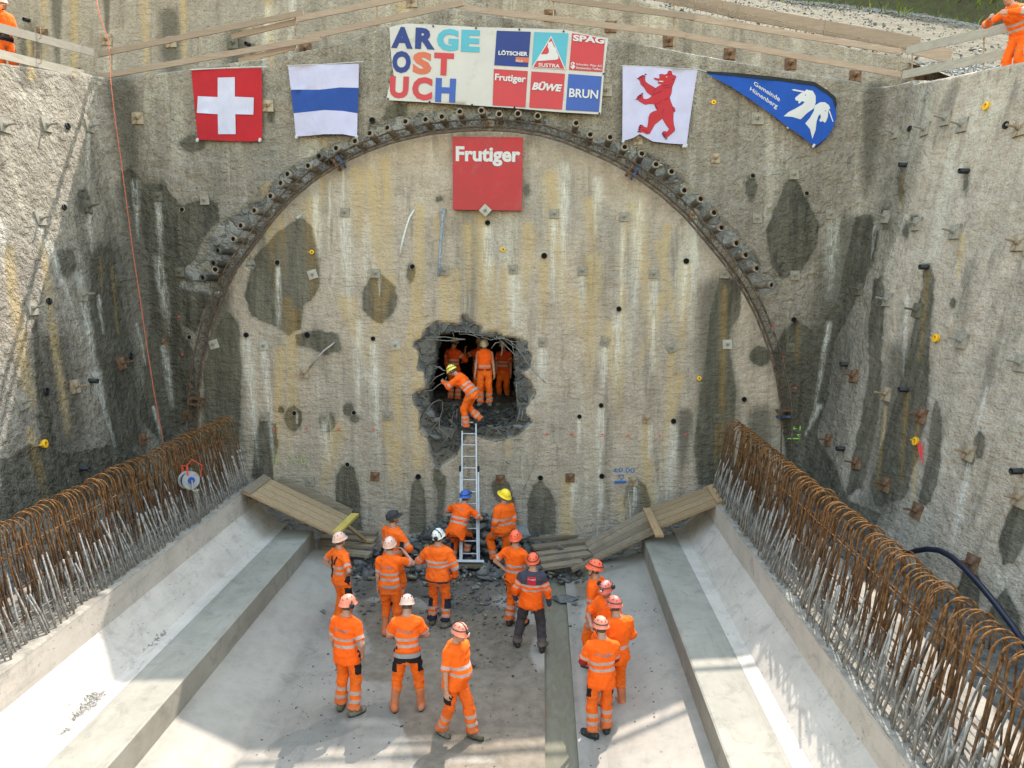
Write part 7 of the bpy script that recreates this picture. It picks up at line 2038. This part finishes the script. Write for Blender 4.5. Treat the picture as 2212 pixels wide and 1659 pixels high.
    for sg in (-1, 1):
        h, k, n, _, _ = legs[sg]; e = k - n
        t = ((V - n) @ e) / (e @ e)
        lg = np.where(sgm == sg, t * 0.43, lg)
    pv = (V - pel)
    pan = np.zeros(len(V))
    if outfit.get('hips'):
        hipz = np.where(pv[:, 1] < 0.03, -0.115 - 0.35 * np.abs(pv[:, 0]) * (outfit['hips'] == 'v') + 0.02, -0.05)
        pan = np.where((pv[:, 2] > hipz) & (pv[:, 2] < 0.2), 1.0, 0)
        kp = np.exp(-((lg - 0.60) / 0.09) ** 4) * (np.abs(pv[:, 0]) > 0.155)
        pan = np.maximum(pan, np.where(kp > 0.5, 1, 0))
    if outfit.get('knee'):
        pan = np.maximum(pan, np.where((np.abs(lg - 0.33) < 0.09) & (np.abs(pv[:, 0]) > 0.11), 1, 0)); pan = np.maximum(pan, np.where(lg < 0.09, 1, 0))
    mobj('trousers', V * s, F, outfit.get('trousers', T_OR), root, True, None, dict(lg=lg, pan=pan), rel=False)
    # ------------ boots
    bm_ = {'rubber': B_RUB, 'brown': B_BROWN, 'black': B_BLACK, 'grey': B_GREY}[bx]
    for sg in (-1, 1):
        h, k, n, Rf, fz = legs[sg]
        sole = n[2] - 0.085
        def f_bt(Q):
            q = (Q - n)
            toe = n + Rf @ arr(0, 0.145, 0) ; toe[2] = sole + 0.045
            heel = n + Rf @ arr(0, -0.055, 0); heel[2] = sole + 0.048
            d = smin(rc(Q, heel, toe, 0.052, 0.050), ell(Q, n + Rf @ arr(0, 0.03, -0.03), (0.052, 0.085, 0.062), Rf), 0.03)
            top = n + (k - n) * (0.62 if rub else 0.16)
            d = smin(d, rc(Q, n - arr(0, 0, .02), top, 0.057, 0.072 if rub else 0.060), 0.02)
            d = np.maximum(d, -(Q[:, 2] - sole - 0.004))
            return d + (fbm(Q, 14, seed, 2) - .5) * 0.008
        V, F = surface_nets(f_bt, *bounds([n, n + Rf @ arr(0, .15, 0), n + Rf @ arr(0, -.06, 0), n + (k - n) * (0.62 if rub else .16)] , 0.10), 0.0145)
        bo = mobj('boot', V * s, F, bm_, root, True, rel=False)
        mb = MB(); ol = []
        for i in range(14):
            a = 2 * math.pi * i / 14
            x, y = 0.052 * math.cos(a), 0.045 + 0.145 * math.sin(a)
            p = n + Rf @ arr(x, y, 0); ol.append(p)
        mb.add([(p[0] * s, p[1] * s, (sole - 0.004) * s) for p in ol] + [(p[0] * s, p[1] * s, (sole + 0.028) * s) for p in ol], [tuple(range(13, -1, -1)), tuple(range(14, 28))] + [(i, (i + 1) % 14, 14 + (i + 1) % 14, 14 + i) for i in range(14)])
        mb.build('sole', B_BLACK, bo, rel=False)
    # ------------ belt, braces
    def ring(hh, w, name, mat, rr=0.012, extra=0.03):
        mb = MB(); n = 28; v = []
        for zz in (-w / 2, w / 2):
            for i in range(n):
                a = 2 * math.pi * i / n
                ww, dd = np.interp(hh, TH_H, tw) + extra, np.interp(hh, TH_H, td2) + extra
                v.append((T(ww * np.sign(math.cos(a)) * abs(math.cos(a)) ** 0.87, dd * np.sign(math.sin(a)) * abs(math.sin(a)) ** 0.87 + np.interp(hh, TH_H, ys), hh + zz)) * s)
        mb.add(v, [(i, (i + 1) % n, n + (i + 1) % n, n + i) for i in range(n)]); mb.build(name, mat, root, True, rel=False)
    if outfit.get('belt'): ring(outfit.get('bh', 0.03), outfit.get('bw', 0.05), 'belt', outfit['belt'], extra=outfit.get('be', 0.034))
    if outfit.get('braces'):
        for q in ((-0.09, 0.03, -0.02, 0.46), (0.02, 0.30, 0.10, 0.46)) :
            xs = np.linspace(q[0], q[2], 14); zs = np.linspace(q[1], q[3], 14)
            p = np.stack([xs, np.full(14, -0.45), zs], 1)
            for _ in range(40):
                d = f_shirt(pel + p @ Rt.T); p[:, 1] += np.clip(d, -0.02, .06) * .8
            p[:, 1] -= 0.010
            mb = MB(); mb.tube(list((pel + p @ Rt.T) * s), 0.016 * s, 5); mb.build('brace', BELT_DARK, root, rel=False)
    # ------------ helmet
    hm = outfit.get('helmet', 'salmon'); ht = outfit.get('htype', 'climb')
    tilt = rotm('X', rad(outfit.get('htilt', 4)))
    Rm = Rh @ tilt
    o = hc + Rh @ arr(0, -0.006, 0.045)
    W = lambda x, y, z: (o + Rm @ arr(x, y, z)) * s
    rx, ry, rzz = (0.102, 0.126, 0.108) if ht != 'cap' else (0.098, 0.122, 0.095)
    n, mlev = 28, 10
    v, f = [], []
    for j in range(mlev + 1):
        ph = (math.pi / 2) * (1 - j / mlev) * 1.0
        for i in range(n):
            a = 2 * math.pi * i / n; c, si = math.cos(a), math.sin(a)     # si>0 front
            drop = 0.0
            low = j / mlev
            zr = -0.012 - (0.022 * max(0, -si) + 0.012 * abs(c) ** 2) * (low ** 4)
            k = math.cos(ph)
            rr = 1 + (0.035 if j == mlev else 0) + (0.012 * math.cos(6 * a) * math.sin(2 * ph) if ht == 'climb' else 0)
            x, y, z = rx * k * c * rr, ry * k * si * rr, rzz * math.sin(ph) + zr * (low ** 2)
            v.append(W(x, y, z))
    # brim rings
    for lev, (ext, dz) in enumerate(((1.0, 0.0), (1.0, -0.006))):
        for i in range(n):
            a = 2 * math.pi * i / n; c, si = math.cos(a), math.sin(a)
            fr = max(0, si)
            b = {'climb': 0.010 + 0.018 * fr ** 2, 'hat': 0.030 + 0.022 * fr ** 2, 'cap': 0.002 + 0.065 * fr ** 3}[ht]
            zr = -0.012 - (0.022 * max(0, -si) + 0.012 * abs(c) ** 2)
            v.append(W((rx * 1.035 + b) * c, (ry * 1.035 + b) * si, zr - 0.008 - 0.012 * fr + dz))
    for j in range(mlev + 2):
        for i in range(n):
            f.append((j * n + i, (j + 1) * n + i, (j + 1) * n + (i + 1) % n, j * n + (i + 1) % n))
    ho = mobj('cap' if ht == 'cap' else 'helmet', v, f, HM[hm], root, True, rel=False)
    def sub(name, mat, build):
        mb = MB(); build(mb); mb.build(name, mat, ho, True, rel=False)
    if ht == 'climb':
        for sg in (-1, 1):
            for (a, ph, L) in ((35, 42, 0.035), (75, 50, 0.03), (125, 40, 0.035), (160, 30, 0.026)):
                aa, pp = rad(90 - sg * a), rad(ph)
                d = arr(rx * math.cos(pp) * math.cos(aa), ry * math.cos(pp) * math.sin(aa), rzz * math.sin(pp))
                t_ = arr(-math.sin(aa) * sg * 0.3, math.cos(aa) * 0.3, -0.9)
                sub('vent', VENT, lambda mb: mb.tube([(o + Rm @ (d * 1.0 - t_ * L * .4)) * s, (o + Rm @ (d * 1.012)) * s, (o + Rm @ (d * 1.0 + t_ * L * .4)) * s], [0.002, 0.009 * s, 0.002], 6))
    if outfit.get('strap', ht == 'climb'):
        def st(mb):
            pts = []
            for i in range(25):
                a = 2 * math.pi * i / 24
                zz = 0.028 + 0.018 * math.sin(a)
                k = math.sqrt(max(0, 1 - (zz / rzz) ** 2)) * 1.035
                pts.append(W(rx * k * math.cos(a), ry * k * math.sin(a), zz))
            mb.tube(pts, 0.0085 * s, 5)
        sub('lamp_strap', STRAP, st)
        def st2(mb): mb.tube([W(0, ry * math.cos(a) * 1.03, rzz * math.sin(a) * 1.03 + 0.0) for a in np.linspace(0.25, math.pi - .25, 13)], 0.008 * s, 5)
        if outfit.get('over'): sub('over_strap', STRAP, st2)
    if outfit.get('chin'):
        sub('chin_strap', STRAP, lambda mb: mb.tube([W(0.10, 0.03, -0.01), Hd(0.078, 0.03, -0.05) * s, Hd(0.045, 0.06, -0.112) * s, Hd(0, 0.07, -0.125) * s, Hd(-0.045, 0.06, -0.112) * s, Hd(-0.078, 0.03, -0.05) * s, W(-0.10, 0.03, -0.01)], 0.007 * s, 5))
    if outfit.get('lamp'):
        q = outfit['lamp']; sgn = 1 if q == 'front' else -1
        sub('head_lamp', MUFF, lambda mb: mb.tube([W(0, sgn * (ry + 0.0), 0.03), W(0, sgn * (ry + 0.035), 0.024)], [0.026 * s, 0.026 * s], 10))
        sub('lamp_lens', LENS, lambda mb: mb.tube([W(0, sgn * (ry + 0.035), 0.024), W(0, sgn * (ry + 0.042), 0.022)], [0.021 * s, 0.019 * s], 10))
    if outfit.get('muffs'):
        up_ = outfit['muffs'] == 'up'
        for sg in (-1, 1):
            c = arr(sg * 0.128, -0.01, 0.03 if up_ else -0.03) if outfit['muffs'] != 'back' else arr(sg * 0.055, -0.150, 0.0)
            d = arr(sg, 0, 0.15 if up_ else 0) if outfit['muffs'] != 'back' else arr(sg * .3, -1, 0)
            d = d / np.linalg.norm(d)
            sub('ear_muff', MUFF, lambda mb: mb.tube([(o + Rm @ (c - d * 0.02)) * s, (o + Rm @ c) * s, (o + Rm @ (c + d * 0.022)) * s], [0.036 * s, 0.042 * s, 0.028 * s], 12))
            if outfit['muffs'] != 'back': sub('muff_arm', MUFF, lambda mb: mb.tube([(o + Rm @ c) * s, W(sg * 0.118, -0.01, 0.05)], 0.008 * s, 5))
        if outfit['muffs'] == 'back': sub('muff_band', MUFF, lambda mb: mb.tube([W(rx * 1.06 * math.cos(a), -0.05, rzz * 1.1 * math.sin(a)) for a in np.linspace(-.1, math.pi + .1, 13)], 0.008 * s, 5))
    if outfit.get('phone'):
        sg = outfit['phone']; a, e, w = arms[sg]
        z = (w - e) / np.linalg.norm(w - e); c = w + z * 0.11 + arr(0, 0.03, 0.02)
        mb = MB(); mb.box(arr(0, 0, 0), (0.075, 0.012, 0.15))
        p = mb.build('phone', simple('phone_black', (0.012, 0.012, 0.014), 0.3, 0.1, 9), None)
        p.location = Vector(base) + Matrix.Rotation(rz, 3, 'Z') @ Vector((c * s).tolist()); p.rotation_euler = (-0.3, 0, rz)
        tag(p, outfit['phonelabel'], 'phone')
    return root

def feet_xy(X, Y, z=0.0): return tuple(atz(X, Y, z))
def hgt(base, Yhead):
    """standing height incl. helmet from the photo row of the crown"""
    b = np.asarray(base, float); lo, hi = 1.0, 2.6
    for _ in range(40):
        m = (lo + hi) / 2
        if proj(b + arr(0, 0, m))[1] > Yhead: lo = m
        else: hi = m
    return lo
def W_(label, px, yhead, rz, P, outfit, z=0.0, height=None):
    b = feet_xy(*px, z)
    h = height or hgt(b, yhead)
    print('person', label[:40], 'measured', round(h, 2))
    if height is None: height = min(1.92, max(1.66, h - 0.06))
    return person(label, b, rad(rz), P, outfit, height)

def crowd():
    # --- nearest row
    W_('man in orange tee with his right hand in his pocket, front row left', (752, 1536), 1280, -12, dict(lf=(-0.13, 0.03, 0, 12), rf=(0.13, -0.07, 0, -38), head=(-28, 8), lean=1, rh=(0.27, 0.04, 0.90), rhe=(0.6, -0.7, 0), lh=(-0.27, 0.12, 0.86), twist=-4),
       dict(top=S_TEE, letters=True, lz=.38, trousers=T_OR, hips='v', helmet='salmon', muffs='side', strap=False, hem=-.14, boots='brown', beard=.6))
    W_('man in orange tee and orange rubber boots, centre of the front row', (882, 1533), 1282, 4, dict(lf=(-0.21, 0.0, 0, 14), rf=(0.19, 0.03, 0, 2), head=(0, 24), lh=(-0.15, 0.30, 1.02), rh=(0.15, 0.30, 1.02), lhe=(-1, -.4, -.3), rhe=(1, -.4, -.3), lean=3),
       dict(top=S_TEE, letters=True, lz=.36, trousers=T_PLAIN, hips='v', belt=BELT_GREY, bw=.07, bh=-0.0, be=.045, helmet='pale', strap=False, boots='rubber', hem=-.02))
    W_('heavy man in orange walking right with glasses and a head lamp', (984, 1588), 1330, -118, dict(pelvis=(0, 0, .915), lf=(-0.08, 0.24, 0, 0), rf=(0.08, -0.20, 0.0, -10), head=(-8, 16), lean=3, belly=.075, big=1.12, lh=(-0.33, -0.02, .80), rh=(0.30, 0.03, .82), curl=40),
       dict(top=S_TEE, trousers=T_OR, hips='v', helmet='salmon', lamp='front', over=True, boots='brown', hem=-.13, loose=.022, hairy=.5))
    W_('man in orange tee with red undersleeves, nearest on the right', (1297, 1588), 1328, 10, dict(lf=(-0.13, -0.03, 0, 48), rf=(0.10, 0.07, 0, -10), head=(8, 14), lh=(-0.15, 0.24, .96), rh=(0.17, 0.25, .92), lhe=(-1, -.5, -.2), rhe=(1, -.5, -.2), big=1.05),
       dict(top=S_TEE, letters=True, lz=.37, trousers=T_OR, hips='v', under=.35, helmet='salmon', lamp='front', chin=True, boots='black', hem=-.16))
    W_('broad man in long orange jacket and rubber boots, second on the right', (1328, 1530), 1283, 22, dict(lf=(-0.12, 0.06, 0, 20), rf=(0.12, 0, 0, 0), head=(14, 14), lh=(-0.18, 0.30, 1.0), rh=(0.20, 0.22, .95), lhe=(-1, -.5, -.2), rhe=(1, -.5, -.2), belly=.04, big=1.12),
       dict(top=S_PLAIN, sleeve='long', collar=True, trousers=T_PLAIN, helmet='red', boots='rubber', hem=-.14, loose=.024, beard=.8))
    W_('smiling man with red ear muff helmet facing the camera on the right', (1309, 1478), 1243, 140, dict(head=(8, 16), lh=(-0.27, 0.1, .85), rh=(.12, .28, 1.05), rhe=(1, -.3, -.3), big=1.04),
       dict(top=S_PLAIN, trousers=T_PLAIN, helmet='red', muffs='up', lamp='front', boots='rubber', beard=.7, belt=BELT_DARK))
    W_('lean man in orange helmet looking left, rearmost on the right', (1284, 1436), 1203, 62, dict(head=(22, -4), lh=(-0.27, 0.02, .80), rh=(.25, .05, .82)),
       dict(top=S_TEE, trousers=T_PLAIN, helmet='orange', chin=True, boots='black'))
    W_('man in grey and orange softshell jacket standing astride the gutter edge', (1147, 1400), 1186, -4, dict(pelvis=(0, 0, .90), lf=(-0.26, 0.06, 0, 20), rf=(0.20, -0.08, 0, -6), head=(-4, 0), lh=(-0.33, 0.10, .86), rh=(0.36, 0.06, .80), lhe=(-.6, -.6, 0), rhe=(.7, -.5, 0), big=1.08, side=2),
       dict(top=S_JACKET, topname='jacket', sleeve='long', collar=True, letters='badge', lz=.44, trousers=T_GREY, helmet='orange', htilt=10, boots='black', hem=-.12, loose=.026))
    W_('man in orange helmet with left hand on his hip, behind the softshell man', (1112, 1352), 1140, -28, dict(lf=(-0.12, 0.0, 0, 30), rf=(0.12, 0.05, 0, -8), head=(10, -8), lh=(-0.20, -0.02, 1.02), lhe=(-1, -.25, -.1), rh=(0.16, .26, 1.1), rhe=(1, -.4, -.3)),
       dict(top=S_TEE, trousers=T_OR, hips=True, helmet='orange', strap=False, boots='black', hem=-.07))
    W_('man in hooded orange jacket and white helmet with ear muffs', (948, 1350), 1137, -8, dict(lf=(-0.13, 0.03, 0, 6), rf=(0.13, -0.05, 0, -42), head=(-18, -6), lh=(-0.24, 0.24, 1.12), lhe=(-1, -.6, -.4), rh=(0.31, 0.10, .88), rhe=(.8, -.6, 0), big=1.1),
       dict(top=S_HOOD, topname='jacket', sleeve='long', hood=True, trousers=T_NAVY, knee=True, helmet='white', muffs='back', strap=False, boots='brown', hem=-.08, loose=.03))
    W_('man in orange tee and rubber boots filming with raised right hand', (845, 1372), 1155, -6, dict(lf=(-0.12, 0.02, 0, 6), rf=(0.09, -0.03, 0, 2), head=(-4, -2), lh=(-0.27, 0.05, .82), rh=(0.21, .30, 1.42), rhe=(1, -.2, -.8)),
       dict(top=S_TEE, letters=True, lz=.36, trousers=T_PLAIN, belt=BELT_GREY, bh=.02, helmet='pale', strap=False, htilt=8, boots='rubber', hem=.0, phone=1, phonelabel='black phone held up by the man in rubber boots'))
    W_('man in dark cap and orange jacket behind the filming man', (851, 1310), 1096, -38, dict(head=(-14, -6), lh=(-0.27, .1, .85), rh=(.2, .25, 1.05), rhe=(1, -.4, -.3)),
       dict(top=S_LONG, topname='jacket', sleeve='long', collar=True, letters=True, lw=.085, lz=.40, trousers=T_OR, helmet='cap', htype='cap', strap=True, boots='black', beard=.9))
    W_('man with dark braces and both hands on his hips, far left', (738, 1352), 1160, -40, dict(head=(-6, -4), lh=(-0.19, 0.0, 1.02), lhe=(-1, -.3, .1), rh=(0.20, 0.0, 1.02), rhe=(1, -.35, .1), lean=-3, pelvis=(0, .02, .93)),
       dict(top=S_TEE, braces=True, trousers=T_PLAIN, hips=True, helmet='pale', strap=False, boots='brown', hem=-.09, letters=True, lw=.08), height=1.76)
    # --- at the ladder
    W_('man in blue helmet bending to hold the ladder foot', (988, 1222), 1062, -14, dict(pelvis=(0.03, -0.10, .86), lf=(-0.10, -0.05, 0, 10), rf=(0.16, 0.12, 0.12, -10), lean=26, side=8, head=(-34, 6), lh=(-0.14, .36, 1.12), lhe=(-1, -.2, -.3), rh=(0.36, .34, 1.05), rhe=(1, -.2, -.5), big=1.06),
       dict(top=S_TEE, letters=True, lw=.09, lz=.42, trousers=T_NAVY, knee=True, helmet='blue', lamp='front', boots='black', hem=-.20, loose=.024), z=0.02, height=1.78)
    W_('man in bright yellow hard hat gazing up at the hole', (1088, 1232), 1067, 34, dict(lf=(-0.13, 0.18, 0.14, 14), rf=(0.10, -0.05, 0, 0), lfk=(-.2, 1, .1), head=(20, -18), lean=-4, lh=(-0.24, .10, .86), rh=(0.26, -0.02, .80), pelvis=(0, 0.02, .92)),
       dict(top=S_LONG, topname='jacket', sleeve='long', collar=True, trousers=T_ONE, helmet='yellow', htype='hat', strap=False, boots='black', hem=-.05, loose=.03), z=0.04, height=1.80)
    # --- in the hole
    foot = LADDER[0] + LADDER[2] * (0.16 + 0.272 * 12)
    fz = aty(1012, 926, YB + 0.02)
    person('climber in lemon yellow helmet stepping from the hole onto the ladder', tuple(fz - arr(0.0, 0.10, 0.0)), rad(72), dict(pelvis=(-0.02, -0.12, .90), lean=44, lf=(-0.07, 0.02, 0.0, 10), lfk=(-.1, 1, 0), rf=(0.12, -0.28, .16, 10), head=(0, 40), lh=(-0.08, .60, 1.12), lhe=(-.6, -.2, -.8), rh=(0.14, .58, 1.08), rhe=(.8, -.2, -.8)),
       dict(top=S_LONG, topname='jacket', sleeve='long', trousers=T_OR, belt=BELT_GREY, bw=.06, bh=.0, be=.05, helmet='lemon', chin=True, boots='black', hem=.0), 1.72)
    def inside(label, X, Y, dy, rz, P, O, h=1.72):
        b = aty(X, Y, YB + dy); person(label, tuple(b), rad(rz), P, O, h)
    inside('man in orange vest and dusty helmet standing in the hole facing out', 1047, 876, 1.15, 178, dict(head=(0, 30), lh=(-0.29, .03, .80), rh=(.29, .03, .80), lf=(-.12, 0, 0, 10), rf=(.12, 0, 0, -10)), dict(top=S_PLAIN, topname='vest', sleeve='none', trousers=T_OR, belt=BELT_RED, bh=.03, helmet='dusty', strap=False, boots='grey', hem=.01), 1.66)
    inside('man in orange jacket half hidden behind the climber', 980, 868, 2.6, -24, dict(head=(0, 20), rh=(.2, .25, 1.1), rhe=(1, -.4, -.3)), dict(top=S_SHADED, topname='jacket', sleeve='long', trousers=T_OR, helmet='dusty', strap=False, boots='black', hem=-.08), 1.70)
    inside('man in shadow at the right side of the hole', 1088, 870, 3.4, 160, dict(head=(10, 15)), dict(top=S_SHADED, trousers=T_ONE, helmet='dusty', strap=False, boots='rubber', hem=-.02), 1.72)
    inside('man deep in the hole with one arm raised', 1036, 868, 3.6, 190, dict(rh=(.46, .12, 1.45), rhe=(1, 0, -.6)), dict(top=S_SHADED, trousers=T_OR, helmet='dusty', strap=False, boots='black'), 1.78)
    # --- on the rim
    zt = float(ztop_l(4.5))
    b = onplane(10, 120, LC(np.array(zt)) + arr(-0.75, 0, 0), np.array([1.0, 0, 0])); 
    person('man in orange jacket with hand at his mouth at the upper left edge', (b[0], b[1], zt + 0.02), rad(-120), dict(head=(-6, 20), rh=(.10, .20, 1.50), rhe=(1, .1, -.8), lh=(-.2, .28, 1.0)), dict(top=S_PLAIN, topname='jacket', sleeve='long', trousers=T_OR, hips=True, helmet='pale', strap=False, chin=True, boots='black', belt=BELT_DARK, hem=.02), 1.78)
    zt = float(ztop_r(4.5))
    b = onplane(2192, 120, RC(np.array(zt)) + arr(0.75, 0, 0), np.array([1.0, 0, 0]))
    person('man in orange jacket leaning on the rail at the upper right edge', (b[0], b[1], zt - 0.2), rad(112), dict(pelvis=(0, -0.10, .92), lean=34, head=(8, 26), lh=(-.24, .50, 1.18), rh=(.20, .48, 1.18), lhe=(-1, -.2, -.4), rhe=(1, -.2, -.4)), dict(top=S_LONG, topname='jacket', sleeve='long', collar=True, trousers=T_PLAIN, helmet='white', strap=False, boots='black', hem=-.08), 1.80)
crowd()
